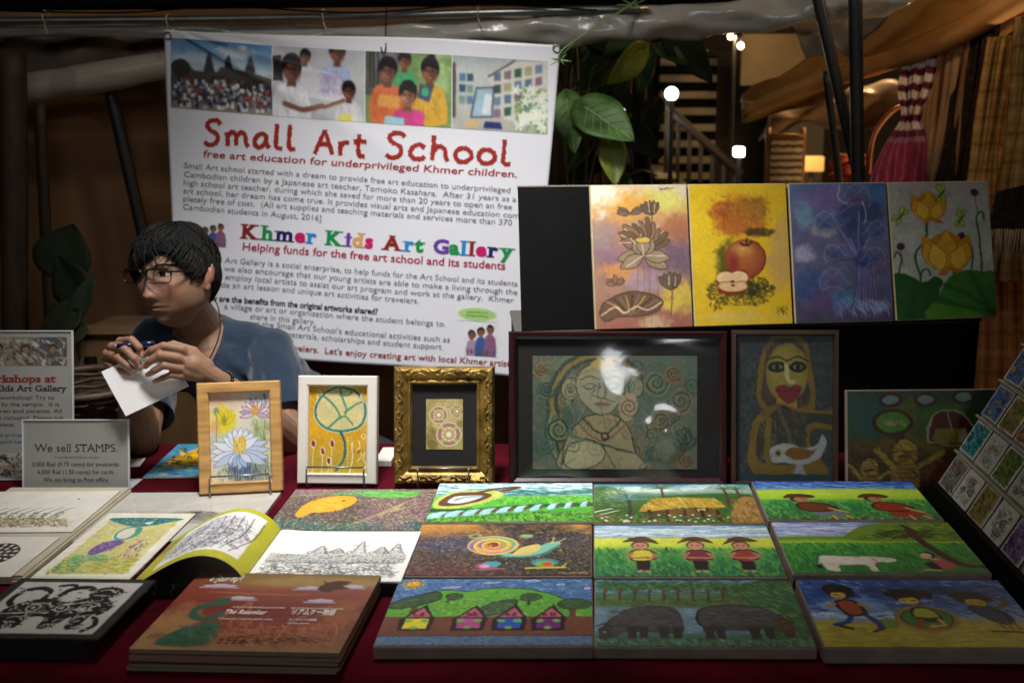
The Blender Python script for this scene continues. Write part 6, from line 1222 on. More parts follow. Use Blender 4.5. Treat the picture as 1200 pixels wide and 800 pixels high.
# hand lettered title with rough chalk strokes
GL = {'S': (.62, [[(.58, .86), (.44, 1), (.2, .97), (.08, .8), (.2, .62), (.42, .48), (.5, .28), (.4, .06), (.16, 0), (.02, .12)]]),
      'm': (.9, [[(.06, .55), (.1, .3), (.12, 0)], [(.1, .36), (.24, .56), (.38, .5), (.42, .04)], [(.42, .36), (.56, .58), (.72, .48), (.78, .14), (.86, .02)]]),
      'a': (.6, [[(.46, .5), (.28, .58), (.1, .42), (.06, .18), (.18, .02), (.36, .1), (.46, .32)], [(.47, .54), (.46, .24), (.58, .02)]]),
      'l': (.34, [[(.1, 1.0), (.09, .5), (.1, .06), (.32, .02)]]),
      'A': (.74, [[(.02, 0), (.2, .52), (.36, .98)], [(.36, .98), (.52, .5), (.68, .02)], [(.1, .36), (.34, .42), (.6, .38)]]),
      'r': (.46, [[(.08, .56), (.1, .3), (.12, 0)], [(.11, .3), (.22, .52), (.42, .52)]]),
      't': (.52, [[(.2, .9), (.18, .4), (.24, .06), (.44, .04)], [(.0, .58), (.24, .62), (.48, .6)]]),
      'c': (.56, [[(.5, .48), (.32, .6), (.12, .46), (.05, .22), (.18, .02), (.42, .04), (.52, .14)]]),
      'h': (.64, [[(.1, 1.0), (.09, .5), (.08, 0)], [(.09, .34), (.26, .58), (.44, .48), (.5, .2), (.58, 0)]]),
      'o': (.62, [[(.3, .58), (.1, .46), (.05, .22), (.18, .02), (.4, .03), (.55, .22), (.5, .46), (.3, .58)]])}
rs = np.random.RandomState(4)
def chalk(word, x0, x1, y0, y1, cap, lw):
    tot = sum(GL[ch][0] + .12 for ch in word) - .12; s = 0; e = np.array((x1 - x0, y1 - y0)); L = np.hypot(*e); e = e / L; up = np.array((e[1], -e[0])); k = L / tot; lay = 0
    for ch in word:
        vv, ff = [], []
        for st in GL[ch][1]:
            P = np.array([tuple(p)[:2] for p in spline([(a, b, 0) for a, b in st], 9)]); P[:, 0] = P[:, 0] + s
            Q = np.array((x0, y0)) + np.outer(P[:, 0] * k, e) + np.outer(P[:, 1] * cap, up)
            Td = np.gradient(Q, axis=0); Td /= np.linalg.norm(Td, axis=1)[:, None] + 1e-9; Nn = np.stack([-Td[:, 1], Td[:, 0]], 1); b0 = len(vv); lay = (lay + 1) % 7
            for q, n_ in zip(Q, Nn):
                for sg in (-1, 1): h = lw * rs.uniform(.62, 1.15); vv.append(tuple(BI @ ban(*(q + n_ * sg * h), .0013 + .00015 * lay)))
            ff.extend([(b0 + 2 * i, b0 + 2 * i + 1, b0 + 2 * i + 3, b0 + 2 * i + 2) for i in range(len(Q) - 1)])
        s += GL[ch][0] + .12; link('title_letter', pyd('title', vv, ff), M_ink['red'], banner)
chalk('Small', 238, 347, 169.5, 175.5, 29, 2.9); chalk('Art', 368, 431, 180, 184, 29, 2.9); chalk('School', 453, 599, 184, 193, 29, 2.9)
for x, y in ((196, 42), (652, 57)):
    p = BI @ ban(x, y, .002); mb = MB(); mb.tube([p + Vector((.009 * math.cos(g), 0, .009 * math.sin(g))) for g in np.linspace(0, 6.283, 15)], .0028, 6); mb.build('eyelet', M_steel, banner)

# ================================================================== table and cloth
M_red = mat('maroon_cloth', '420813', 0.95, 0.4, 7, 0.7, 34, spec=0.05, sheen=0.0, col2='4c0b18')
tb = thing('table', 'long folding market table under the maroon cloth', 'table', Matrix.Translation((-.15, 1.66, 0)))
link('tabletop', rbox((0, 0, .725), (3.1, .9, .035), .004), M_wood, tb)
for a in (-1.45, 1.45):
    for b in (-.4, .4): MB().tube([(a, b, 0), (a, b, .71)], .016, 10).build('leg', M_steel, tb)
TX0, TX1, TY0, TY1 = -1.75, 1.45, 1.185, 2.14
def cl(u, v):
    x = TX0 + (TX1 - TX0) * u; s = v * (.72 + .95 + .45); d = .72
    if s < d:
        h = d - s; z = .752 - h; k = min(1, h / .35); y = TY0 - .012 - k * (.016 * math.sin(x * 21 + 2 * math.sin(x * 5)) + .02 * math.sin(x * 9) + .02)
        if h < .03: y += .012 * (1 - h / .03) ** 2; z -= 0
        return (x, y, z)
    if s < d + .95: return (x, TY0 + (s - d), .752 + .0007 * math.sin(31 * x + 17 * s) + .0006 * math.sin(13 * x - 40 * s) - .0006)
    h = s - d - .95; return (x, TY1 + .006 + .03 * min(1, h / .3) * (1 + math.sin(x * 17)), .752 - h)
o = link('tablecloth', sheet(cl, 260, 130), M_red); solid(o, .0015); tag(o, 'maroon cloth draped over the market table', 'tablecloth')
TZ = .753

# ================================================================== canvases lying in three columns
M_paint = art_mat('oil_paint', 0.42, 0.35, 700, 0.45)
M_side = mat('canvas_edge', '84746a', .8, .18, 30, .3, 120)
def canvas(label, A, w, h, mtx, t=.018, gain=1.0, group=None, m=None, side=None, cat='painting', name='canvas_painting'):
    """stretched canvas: mtx has its origin at the centre of the back, local Z = painted side"""
    r = thing(name, label, cat, mtx, group)
    link('canvas', rbox((0, 0, t / 2), (w, h, t), .0025), side or M_side, r)
    link('painted_front', art_mesh(A, w - .0036, h - .0036, None, gain), m or M_paint, r, Matrix.Translation((0, 0, t + .0007))); return r
cols = (-.149, .156, .468); rows = (1.323, 1.532, 1.735)
grid = [[('painting of four small coloured houses named Le ak he na under a green hill', art_houses), ('dotted dark painting of a big rainbow snail and two small ones', art_snails), ('painting of a bright green field with a brown curl and pale blue blocks', art_croc)],
        [('painting of two dark water buffaloes grazing by a river', art_buffalo), ('painting of three children in straw hats standing in a green field', art_kids), ('painting of a thatched hut among palm trees', art_hut)],
        [('painting of three dark haired children on a beach, one in a round boat', art_beach), ('painting of a white cow and a person sitting against a leaning tree', art_cow), ('painting of two people in brown and red lying in a green field', art_two)]]
rs = np.random.RandomState(3)
for i in range(3):
    for j in range(3):
        lb, fn = grid[i][j]; w = (.300, .304, .312)[i]; t = (.020, .018, .024)[i]
        m = Matrix.Translation((cols[i] + rs.uniform(-.002, .002), rows[j] + (-.012 if i == 2 and j == 0 else 0), TZ)) @ Matrix.Rotation(R(rs.uniform(-.7, .7)), 4, 'Z')
        canvas(lb, fn(), w, .2 if j < 2 else .19, m, t, group='canvases lying on the table')
m, w, h = lay((310, 621), (496, 623), (344, 574), (512, 572), TZ + .014)
m.translation.z = TZ; canvas('dotted painting of a yellow fish and web lines behind the open colouring book', art_fish(), w, h, m, .014, group='canvases lying on the table')

# ================================================================== riser, board and the upper row
A0, B0 = at_z(605, 392, 1.036), at_z(1149, 377, 1.036); xr = (B0 - A0).normalized(); yr = Vector((-xr.y, xr.x, 0)); wr = (B0 - A0).length
mr = Matrix((xr, yr, Vector((0, 0, 1)))).transposed().to_4x4(); mr.translation = Vector((A0.x, A0.y, TZ))
r = thing('riser', 'black display box standing at the back of the table with paintings on top', 'display stand', mr)
link('box', rbox((wr / 2, .11, .1415), (wr, .22, .283), .003), M_black, r)
link('top_board', rbox((wr / 2, .11, .2865), (wr + .006, .225, .006), .0015), mat('grey_shelf', '4a4640', .5, .2, 8, .1), r)
ZR = TZ + .2895
m, w, h = stand((612, 388), (1152, 375), 212, 16, ZR + .001)
bd = thing('display_board', 'black board leaning behind the four upright paintings', 'board', m)
link('panel', rbox((w / 2 - w / 2, .148, -.008), (w + .002, .296, .010), .002), M_black, bd); link('edge_strip', rbox((0, .2975, -.008), (w + .004, .004, .013), .001), mat('grey_edge', '6c6860', .5), bd)
up = [('upright painting of brown lotus flowers on a pastel ground, first on the black riser', art_lotusbrown, (696, 387.5), (810, 384)), ('upright yellow painting of an apple and a halved apple on the black riser', art_apple, (811, 384), (926, 380.5)),
      ('upright violet blue painting of curling flowers on the black riser', art_blueflower, (928, 380.5), (1043, 377)), ('upright painting of yellow lotus buds and dragonflies on the black riser', art_yellowlotus, (1045, 377), (1163, 372.5))]
M_side2 = mat('cream_edge', 'b8a880', .8, .15, 30)
for k, (lb, fn, a, b) in enumerate(up):
    m, w, h = stand(a, b, 0, 16.5, ZR + .002, h=.295); A = fn()
    m = m @ Matrix.Translation((0, h / 2, .004 + .0)); canvas(lb, A, w - .001, h, m, .017, group='paintings standing on the riser', side=M_side2)

# ================================================================== framed pictures at the back of the table
def frame_part(w, h, prof, name, m, parent, mtx=None):
    """mitred frame: outer size w x h (local XY, origin bottom centre), prof = [(inset, height)] closed round"""
    k = len(prof); v = []; f = []
    for cx, cy in ((-1, -1), (1, -1), (1, 1), (-1, 1)):
        for i, (a, z) in enumerate(prof): v.append((cx * (w / 2 - a), h / 2 + cy * (h / 2 - a), z))
    for s in range(4):
        t = (s + 1) % 4
        for i in range(k): j = (i + 1) % k; f.append((s * k + i, t * k + i, t * k + j, s * k + j))
    me = pyd(name, v, f); bm = bmesh.new(); bm.from_mesh(me); bmesh.ops.recalc_face_normals(bm, faces=bm.faces); bm.to_mesh(me); bm.free()
    return link(name, me, m, parent, mtx)
def flat_prof(fw, t): return [(0, 0), (0, t - .002), (.002, t), (fw - .003, t), (fw, t - .003), (fw, .0)]
M_glass = glass('picture_glass', .02, refl=1.0)
M_back = mat('backing_board', '6c5838', .8)
def pane(name, w, h, cy, z, m, parent): return link(name, pyd(name, [(-w / 2, cy - h / 2, z), (w / 2, cy - h / 2, z), (w / 2, cy + h / 2, z), (-w / 2, cy + h / 2, z)], [(0, 1, 2, 3)]), m, parent)
def framed(label, A, m, w, h, prof, fw, fm, t, mat_col=None, open_=None, group=None, glassm=None, name='framed_picture', artmat=None, gain=1.0):
    r = thing(name, label, 'framed picture', m, group)
    frame_part(w, h, prof, 'frame', fm, r)
    iw, ih = w - 2 * fw, h - 2 * fw
    link('backing', rbox((0, h / 2, .0025), (w - .008, h - .008, .004), .001), M_back, r)
    if open_:
        ow, oh, dx, dy = open_; pane('mount', iw + .004, ih + .004, h / 2, .0062, mat_col, r); link('picture', art_mesh(A, ow, oh, None, gain), artmat or M_paper, r, Matrix.Translation((dx, h / 2 + dy, .0075)))
    else: link('picture', art_mesh(A, iw + .002, ih + .002, None, gain), artmat or M_paper, r, Matrix.Translation((0, h / 2, .0065)))
    if glassm: pane('glass', iw + .002, ih + .002, h / 2, min(t - .004, .0105), glassm, r)
    return r
M_paper = art_mat('painted_paper', .6, .15, 600, .3)
M_oak = mat('pale_wood', 'b88a50', .45, .18, 7, .15, 60, stretch=(2, 14, 2), col2='c89a5c'); M_white = mat('white_wood', 'dcd6cc', .5, .06, 8, .1, 40)
M_maroon = mat('maroon_lacquer', '2c1014', .3, .25, 9, .08, 50); M_brown = mat('brown_lacquer', '3a2418', .4, .25, 9, .1, 50); M_blackmat = mat('black_mount', '181516', .8, .15, 30)
def easel(label, m, w, wd=None):
    """wire easel: two hooks and a bar in front, two legs and a prop behind (local frame as the picture's)"""
    r = thing('wire_easel', label, 'easel', m, 'wire easels holding pictures'); e = wd or w * .72; x = e / 2
    mb = MB()
    for s in (-1, 1): mb.tube(spline([(s * x, .21 if w < .2 else .26, -.012), (s * x, .0, -.010), (s * x, -.004, .004), (s * x, -.002, .026), (s * x, .034, .027)], 5), .0017, 7)
    mb.tube([(-x, .034, .027), (x, .034, .027)], .0017, 7); mb.build('front_wire', M_steel, r)
    b = MB(); b.tube([(-x, .16, -.012), (x, .16, -.012)], .0017, 7); q = r.matrix_world.to_3x3().inverted() @ Vector((0, 0, -1)); bk = r.matrix_world.inverted()
    top = r.matrix_world @ Vector((0, .16, -.014)); ft = Vector((top.x, top.y, TZ + .002)) + r.matrix_world.to_3x3() @ Vector((0, 0, -.055)); ft.z = TZ + .002; b.tube([(0, .16, -.014), bk @ ft], .0017, 7); b.build('prop', M_steel, r)
    return r
m, w, h = stand((236, 578), (333, 573), 447, 14, TZ + .003)
framed('pale wooden frame with a watercolour of white and pink water lilies', art_waterlily(), m, w, h, flat_prof(.021, .018), .021, M_oak, .018, glassm=M_glass); easel('wire easel under the pale wooden water lily frame', m, w)
m, w, h = stand((351, 565), (443, 566), 440, 14, TZ + .003)
framed('white frame with a yellow picture of a round leaf on a stalk', art_leaf(), m, w, h, flat_prof(.0205, .018), .0205, M_white, .018); easel('wire easel under the white frame', m, w)
m, w, h = stand((463, 566.5), (580, 566.5), 429, 13, TZ + .003)
M_gold = mat('antique_gold', '6a5024', .46, .5, 30, .4, 90, metal=.6, col2='94783c')
gf = .036; g = framed('ornate antique gold frame with a small picture of coloured discs in a black mount', art_mandala(), m, w, h, [(0, 0), (0, .012), (.004, .020), (.010, .022), (.020, .017), (.026, .012), (.030, .016), (.033, .016), (gf, .009), (gf, 0)], gf, M_gold, .02, M_blackmat, (.073, .100, 0, .002), glassm=M_glass)
mb = MB(); n = 0
def scrolls(P0, P1):
    P0, P1 = Vector(P0), Vector(P1); L = (P1 - P0).length; k = max(3, round(L / .030)); e = (P1 - P0) / L; s = Vector((0, 0, 1)).cross(e)
    for i in range(k):
        c = P0 + e * (L * (i + .5) / k); f = 1 if i % 2 else -1; q = []
        for t in np.linspace(0, 1, 13): a = t * 4.4; rr = .0085 * (1 - t * .75); q.append(c + e * (.003 + rr * math.cos(a)) + s * f * (rr * math.sin(a) - .001) + Vector((0, 0, .0215)))
        mb.tube(q, [.0021 * (1 - .4 * t) for t in np.linspace(0, 1, 13)], 6)
        mb.tube(spline([c - e * .014 - s * f * .007 + Vector((0, 0, .0205)), c - e * .004 - s * f * .002 + Vector((0, 0, .0225)), c + e * .010 - s * f * .007 + Vector((0, 0, .0205))], 4), .0018, 6)
i = .0115; scrolls((-w / 2 + i, i, 0), (w / 2 - i, i, 0)); scrolls((-w / 2 + i, h - i, 0), (w / 2 - i, h - i, 0)); scrolls((-w / 2 + i, i + .01, 0), (-w / 2 + i, h - i - .01, 0)); scrolls((w / 2 - i, i + .01, 0), (w / 2 - i, h - i - .01, 0))
mb.build('scroll_ornament', M_gold, g)
mb = MB(); i = .0315
for (a, b, c_, d) in ((-w / 2 + i, i, w / 2 - i, i), (-w / 2 + i, h - i, w / 2 - i, h - i), (-w / 2 + i, i, -w / 2 + i, h - i), (w / 2 - i, i, w / 2 - i, h - i)):
    k = int(math.hypot(c_ - a, d - b) / .0042)
    for q in range(k + 1): mb.ball((a + (c_ - a) * q / k, b + (d - b) * q / k, .0165), .0018, 6, 5)
mb.build('beading', M_gold, g); easel('wire easel under the ornate gold frame', m, w, .1)
m, w, h = stand((597, 568), (851, 568), 388, 12, TZ + .003)
M_film = glass('crinkled_film', .11, refl=2.2, bump=.5, bscale=3.2)
fw = .016; g = framed('wide maroon frame with a swirling deity drawing under crinkled clear film', art_deity(), m, w, h, [(0, 0), (0, .016), (.003, .020), (.010, .018), (fw, .012), (fw, 0)], fw, M_maroon, .02, M_blackmat, (w * .755, h * .735, -.006, -.008))
# the loose clear film over it
fs = sheet(lambda u, v: ((u - .5) * (w - 2 * fw + .004), h / 2 + (v - .5) * (h - 2 * fw + .004), .0125 + .006 * math.sin(3.1 * u + .6) * math.sin(3.14 * v) + .0045 * math.sin(11 * u + 5 * v) * math.sin(3.14 * v) * math.sin(3.14 * u) + .010 * math.exp(-((u - .74) / .07) ** 2 - ((v - .33) / .12) ** 2)), 90, 60)
link('clear_film', fs, M_film, g)
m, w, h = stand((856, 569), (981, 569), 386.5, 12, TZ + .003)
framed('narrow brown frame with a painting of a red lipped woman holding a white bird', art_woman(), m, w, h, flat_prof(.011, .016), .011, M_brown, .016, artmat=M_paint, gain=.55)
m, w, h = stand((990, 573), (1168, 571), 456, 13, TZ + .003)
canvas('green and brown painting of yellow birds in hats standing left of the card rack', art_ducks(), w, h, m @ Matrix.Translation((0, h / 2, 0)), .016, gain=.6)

# ================================================================== card rack
X0, YB, YA, ZK = .655, 1.787, 1.02, TZ + .028; LE = 27
ax = Vector((0, -1, 0)); upk = Vector((math.sin(R(LE)), 0, math.cos(R(LE)))); mk = frame3(Vector((X0, YB, ZK)), ax, ax.cross(upk))
r = thing('card_rack', 'sloping pale card rack on a black base at the right end of the table', 'rack', mk)
LW, LH = YB - YA, .52
M_rack = mat('pale_board', '8c8478', .6, .15, 9, .1); link('back_panel', rbox((LW / 2, LH / 2, -.005), (LW, LH, .008), .002), M_rack, r)
for k in range(7): link('ledge', rbox((LW / 2, .004 + k * .077, .004), (LW, .005, .010), .001), M_rack, r)
inv = r.matrix_world.inverted()
mb = MB(); mb.box((X0 + .15, (YA + YB) / 2, TZ + .0135), (.34, LW + .02, .027)); mb.v = [tuple(inv @ Vector(v)) for v in mb.v]; mb.build('base', M_black, r)
mb = MB(); mb.box((X0 - .006, (YA + YB) / 2, TZ + .034), (.012, LW + .01, .016)); mb.v = [tuple(inv @ Vector(v)) for v in mb.v]; mb.build('lip', M_black, r)
mb = MB(); mb.box((X0 + .29, (YA + YB) / 2, TZ + .25), (.02, LW - .1, .48)); mb.v = [tuple(inv @ Vector(v)) for v in mb.v]; mb.build('prop', M_black, r)
rowname = ['bottom', 'second', 'third', 'fourth', 'fifth', 'sixth']; colname = ['first', 'second', 'third', 'fourth', 'fifth']
names = ['grey', 'inky black and white', 'gold', 'white line drawn', 'blue dotted', 'teal', 'ivory', 'green', 'white figure', 'deep blue', 'blue', 'dark blue', 'brown', 'blue and ochre', 'rust brown', 'orange brown', 'leafy green', 'blue night', 'black and white', 'gold brown']
n = 0
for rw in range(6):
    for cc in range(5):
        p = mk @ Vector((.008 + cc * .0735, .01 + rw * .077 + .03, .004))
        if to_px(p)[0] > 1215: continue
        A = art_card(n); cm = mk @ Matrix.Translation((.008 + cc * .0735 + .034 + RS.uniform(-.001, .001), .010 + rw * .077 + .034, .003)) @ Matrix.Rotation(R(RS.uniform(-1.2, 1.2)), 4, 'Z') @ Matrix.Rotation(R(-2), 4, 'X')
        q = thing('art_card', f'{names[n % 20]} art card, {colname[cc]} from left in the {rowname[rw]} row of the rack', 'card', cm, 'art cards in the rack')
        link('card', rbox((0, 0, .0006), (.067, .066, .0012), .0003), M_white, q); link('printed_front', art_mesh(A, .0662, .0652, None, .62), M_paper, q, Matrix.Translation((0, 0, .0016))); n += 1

# ================================================================== signs at the left
M_acr = glass('acrylic', .03, (.97, .98, .98), refl=.8); M_sheet = mat('sign_paper', '9c9892', .7, .04, 6)
def sign_holder(name, label, m, w, h):
    r = thing(name, label, 'sign', m); link('paper', rbox((0, h / 2, .0), (w - .006, h - .006, .0008), .0002), M_sheet, r)
    pane('acrylic_front', w, h, h / 2, .0022, M_acr, r)
    frame_part(w, h, [(0, -.002), (0, .0030), (.0022, .0030), (.0022, -.002)], 'acrylic_edge', mat('clear_edge', 'c8cccc', .15, .1, spec=.8), r)
    inv = m.inverted(); back = m.to_3x3() @ Vector((0, 0, -1)); back.z = 0; back.normalize(); o0 = m.translation
    pts = [inv @ (o0 + m.to_3x3() @ Vector((s * w / 2, 0, 0)) + back * d) for s in (-1, 1) for d in (.0, .06)]
    link('foot', pyd('foot', pts, [(0, 1, 3, 2)]), mat('acrylic_foot', 'a8acac', .2, .1), r); return r
m, w, h = stand((27, 573.5), (152, 573.5), 491, 12, TZ + .001)
r = sign_holder('price_sign', 'small white sign saying We sell STAMPS in a clear holder', m, w, h)
T = Letters(); f3 = lambda x, y: ((x - .5) * w, h * (1 - y), .0009)
asp = w / h
def sign_line(T, s, x0, x1, y, cap, **k):
    v, f, ww = text_geo(s, **k); b = len(T.v); sc = (x1 - x0) * w / ww
    T.v += [((x0 - .5) * w + a * sc, h * (1 - y) + t * cap * h, .0009) for a, t in v]; T.f += [tuple(i + b for i in q) for q in f]
sign_line(T, "We sell STAMPS.", .11, .89, .46, .115, serif=.05, bold=-.004); sign_line(T, "3,000 Riel (0.75 cents) for postcards.", .09, .91, .665, .062, serif=.05); sign_line(T, "6,000 Riel (1.50 cents) for cards.", .14, .86, .775, .062, serif=.05); sign_line(T, "We can bring to Post office.", .19, .81, .885, .062, serif=.05)
T.build('lettering', M_ink['dark'], r)
mb = MB(); 
for k in range(9): mb.box(((k - 4) * .007 * 1.4, h * (1 - .535), .0011), (.006 + .003 * (k % 3), .0014, .0003))
mb.build('divider', mat('ink_pale', '8c8880', .5), r)
m, w, h = stand((-52, 562), (87, 562), 387, 12, TZ + .001)
r = sign_holder('workshop_poster', 'tall workshop poster in a clear holder at the left edge behind the stamp sign', m, w, h); T = Letters()
A = Art(120, 36, 1.3, '5c5c58')
for k in range(4):
    A.poly([(k * 30, 0), (k * 30 + 29, 0), (k * 30 + 29, 36), (k * 30, 36)], ['6c7468', '8c8074', '7c7468', '4c5058'][k]); A.dabs(60, (k * 30, 2, k * 30 + 28, 34), 7, 2.4, 60, 60, ['a89484', '4c4438', '7c6454', 'c8bcb0', '3c4850'], .7); A.ell(k * 30 + 14, 14, 5, 6, '3c2c24'); A.ell(k * 30 + 14, 16, 3.8, 4.4, '8c6850')
link('printed_photos', art_mesh(A, w * .9, h * .19), M_print, r, Matrix.Translation((0, h * .86, .0008)))
A = Art(120, 40, 1.2, 'b0aca4'); A.dabs(160, (2, 2, 118, 38), 8, 3, 60, 50, ['5c4438', '8c7464', '3c3028', 'a08c78', '6c6c5c'], .7); link('printed_photos', art_mesh(A, w * .9, h * .16), M_print, r, Matrix.Translation((0, h * .10, .0008)))
sign_line(T, "Workshops at", .16, .86, .345, .048, serif=.09, bold=.03); T.build('title_letters', M_ink['brown'], r)
T = Letters(); sign_line(T, "Khmer Kids Art Gallery", .06, .95, .405, .040, serif=.08, bold=.02); sign_line(T, "Join our art workshop! Try to", .06, .84, .46, .026); sign_line(T, "draw a lotus by the temple.  It is", .06, .88, .505, .026); sign_line(T, "fun for children and parents. All", .06, .9, .55, .026); sign_line(T, "materials are included. Please ask", .06, .92, .595, .026); sign_line(T, "for time and place.", .06, .5, .64, .026)
T.build('lettering', M_ink['dark'], r)
T = Letters(); sign_line(T, "Postcards and prints made by our", .06, .9, .71, .026); sign_line(T, "students are sold here.", .06, .62, .755, .026); T.build('lettering', mat('ink_teal', '2c6c74', .5), r)

# ================================================================== prints, books and papers
M_page = mat('paper_edges', 'c8c0b0', .8, .1, 60, .3, 200, stretch=(1, 1, 12)); M_dk = mat('dark_cover', '1c1c1e', .5, .2, 20)
M_sleeve = glass('plastic_sleeve', .06, (.98, .98, .97), refl=1.1, bump=.25, bscale=9)
def slab(name, label, cat, m, w, h, t, A=None, cover=None, sleeve=False, group=None, artinset=0.0, gain=1.0):
    r = thing(name, label, cat, m, group); link('sheet' if t < .004 else 'pages', rbox((0, 0, t / 2), (w, h, t), min(.0004, t / 3)), cover or M_sheet, r)
    if A is not None: link('printed_face', art_mesh(A, w - .001 - artinset, h - .001 - artinset, None, gain), M_paper, r, Matrix.Translation((0, 0, t + .0005)))
    if sleeve: o = pane('clear_sleeve', w + .012, h + .012, 0, t + .0016, M_sleeve, r)
    return r
m, w, h = lay((-90, 678), (18, 677), (-60, 575), (158, 576), TZ + .006); m.translation.z = TZ
# stack of cream boards at the far left
m, w, h = lay((-116, 679), (20, 679), (-10, 575), (158, 575), TZ + .006); m.translation.z = TZ
for k in range(3): slab('mount_board', ['lowest cream board of the print stack at the left edge', 'middle cream board of the print stack at the left edge', 'top cream board of the print stack at the left edge'][k], 'board', Matrix.Translation((RS.uniform(-.003, .003), RS.uniform(-.003, .003), k * .0042)) @ m, w, h, .004, cover=mat('cream_board', 'b0a690', .75, .08, 20))
z1 = TZ + .0128
m, w, h = lay((-80, 626), (78, 622), (0, 575), (147, 576), z1 + .001); m.translation.z = z1; slab('art_print', 'print of misty temple ruins lying uppermost at the left edge', 'print', m, w, h, .0012, art_temples())
m, w, h = lay((-105, 676), (18, 676), (-50, 629), (66, 629), z1 + .001); m.translation.z = z1; slab('art_print', 'print with a dark round rosette in front of the temple print', 'print', m, w, h, .0012, art_rosette())
m, w, h = lay((70, 634), (286, 634), (158, 578), (331, 575), TZ + .002); m.translation.z = TZ; slab('sleeved_print', 'pale ink drawing in a clear sleeve behind the open colouring book', 'print', m, w, h, .002, art_inksketch(), sleeve=True)
m, w, h = lay((31, 678), (130, 682), (129, 602), (246, 600), TZ + .006); m.translation.z = TZ + .004; slab('art_print', 'colourful print of a turquoise and yellow peacock left of the open book', 'print', m, w, h, .0015, art_peacock(), sleeve=True)
# elephant print on its stack of dark books
m, w, h = lay((-62, 746), (118, 749), (22, 677), (180, 678), TZ + .032); mm = m.copy()
for k in range(3):
    m2 = m.copy(); m2.translation = Vector((m.translation.x - .012 + RS.uniform(-.004, .004), m.translation.y + RS.uniform(-.004, .002), TZ + k * .0093)); slab('sketch_book', ['lowest dark sketch book under the elephant print', 'middle dark sketch book under the elephant print', 'upper dark sketch book under the elephant print'][k], 'book', m2, w - .02, h - .006, .009, cover=M_dk)
mm.translation.z = TZ + .0284; slab('sleeved_print', 'black and white papercut elephant print in a clear sleeve on dark books', 'print', mm, w, h, .003, art_elephant(), cover=M_dk, sleeve=True)
# stack of booklets
m, w, h = lay((149, 763), (393, 766), (232, 671), (446, 676), TZ + .030); K = 5; tk = .0062
M_edge = mat('booklet_edges', '8c7c6c', .7, .3, 90, .4, 300, stretch=(1, 1, 14))
AR = art_reamker()
for k in range(K):
    m2 = Matrix.Translation((0, 0, TZ + .0004 + k * tk - m.translation.z)) @ m @ Matrix.Translation((RS.uniform(-.004, .004), RS.uniform(-.003, .003), 0)) @ Matrix.Rotation(R(RS.uniform(-.8, .8) if k < K - 1 else 0), 4, 'Z')
    r = thing('booklet', ['lowest booklet of the red booklet stack', 'second booklet up in the red booklet stack', 'middle booklet of the red booklet stack', 'second booklet down in the red booklet stack', 'topmost red booklet of a stack, titled The Reamker, green naga on it'][k], 'booklet', m2, 'stack of red booklets')
    link('pages', rbox((0, 0, tk / 2 - .0003), (w, h, tk - .001), .001), M_edge, r)
    if k < K - 1: link('cover', rbox((0, 0, tk - .0006), (w + .001, h + .001, .0006), .0002), mat('dark_red_cover', '6c3a2c', .4), r)
    else:
        bend = lambda X, Y: tk + .0005 + .003 * np.maximum(0, -(Y / h) - .15) ** 1 - .006 * np.maximum(0, -(Y / h) - .38)
        link('cover', art_mesh(AR, w, h, lambda X, Y: np.stack([X, Y, bend(X, Y)], -1)), art_mat('gloss_cover', .28, .05, 100, .5), r)
        def bt(s, x0, y0, wid, cap, **kk):
            v, f, ww = text_geo(s, **kk)
            if not len(v): return
            T = Letters(); b = 0; sc = wid / ww; T.v += [((x0 - .5) * w + a * sc * w, (.5 - y0) * h + t * cap * h, float(bend(0, (.5 - y0) * h + t * cap * h)) + .0006) for a, t in v]; T.f += [tuple(i + b for i in q) for q in f]; T.build('cover_text', M_ink['white'], r)
        bt("រឿងរាមកេរ្តិ៍", .09, .13, .17, .07, bold=.01); bt("The Reamker", .31, .565, .215, .056, serif=.05, shear=.2, bold=.01); bt("リアムケー物語", .65, .555, .22, .06, bold=.01)
        bt("Traditional story of Cambodia retold for children", .30, .635, .28, .022); bt("A story told in words and pictures by students", .33, .485, .27, .022); bt("カンボジアの物語", .66, .635, .14, .024); bt("story and drawings by the students of the art school", .63, .485, .27, .022); bt("and their teachers", .665, .675, .11, .02)
# colouring book, open on dark pads
S0, S1 = at_z(286, 680, TZ + .026), at_z(329, 622, TZ + .026); RB, RT = at_z(472, 684, TZ + .026), at_z(488, 626, TZ + .026)
ey = (S1 - S0); H_ = ey.length; ey.normalize(); ex = Vector((ey.y, -ey.x, 0)); Wp = ((RB - S0).dot(ex) + (RT - S1).dot(ex)) / 2
mbk = Matrix((ex, ey, Vector((0, 0, 1)))).transposed().to_4x4(); mbk.translation = Vector((S0.x, S0.y, 0))
shear = (RB - S0).dot(ey) / max(.01, (RB - S0).dot(ex))
for k, (dx, lb) in enumerate(((.0, 'lower black spiral pad under the open colouring book'), (.004, 'upper black spiral pad under the open colouring book'))):
    m2 = mbk.copy(); m2.translation = mbk.translation + ex * (Wp * .02 + dx) + ey * (H_ / 2 - .004) + Vector((0, 0, TZ + .0004 + k * .010)); q = thing('drawing_pad', lb, 'pad', m2, 'pads under the colouring book'); link('pages', rbox((Wp * .16, 0, .005), (Wp * 1.6, H_ * .96, .0092), .001), M_dk, q)
    mb = MB()
    for g in range(14): mb.tube([(-Wp * .6 + g * Wp * .11, -H_ * .48 + .002 * math.cos(a) - .001, .005 + .0048 * math.sin(a)) for a in np.linspace(0, 6.283, 10)], .0008, 5)
    mb.build('spiral', M_steel, q)
bk = thing('colouring_book', 'open colouring book with a yellow green border and temple line drawings', 'book', Matrix.Translation((0, 0, TZ + .0208)) @ mbk)
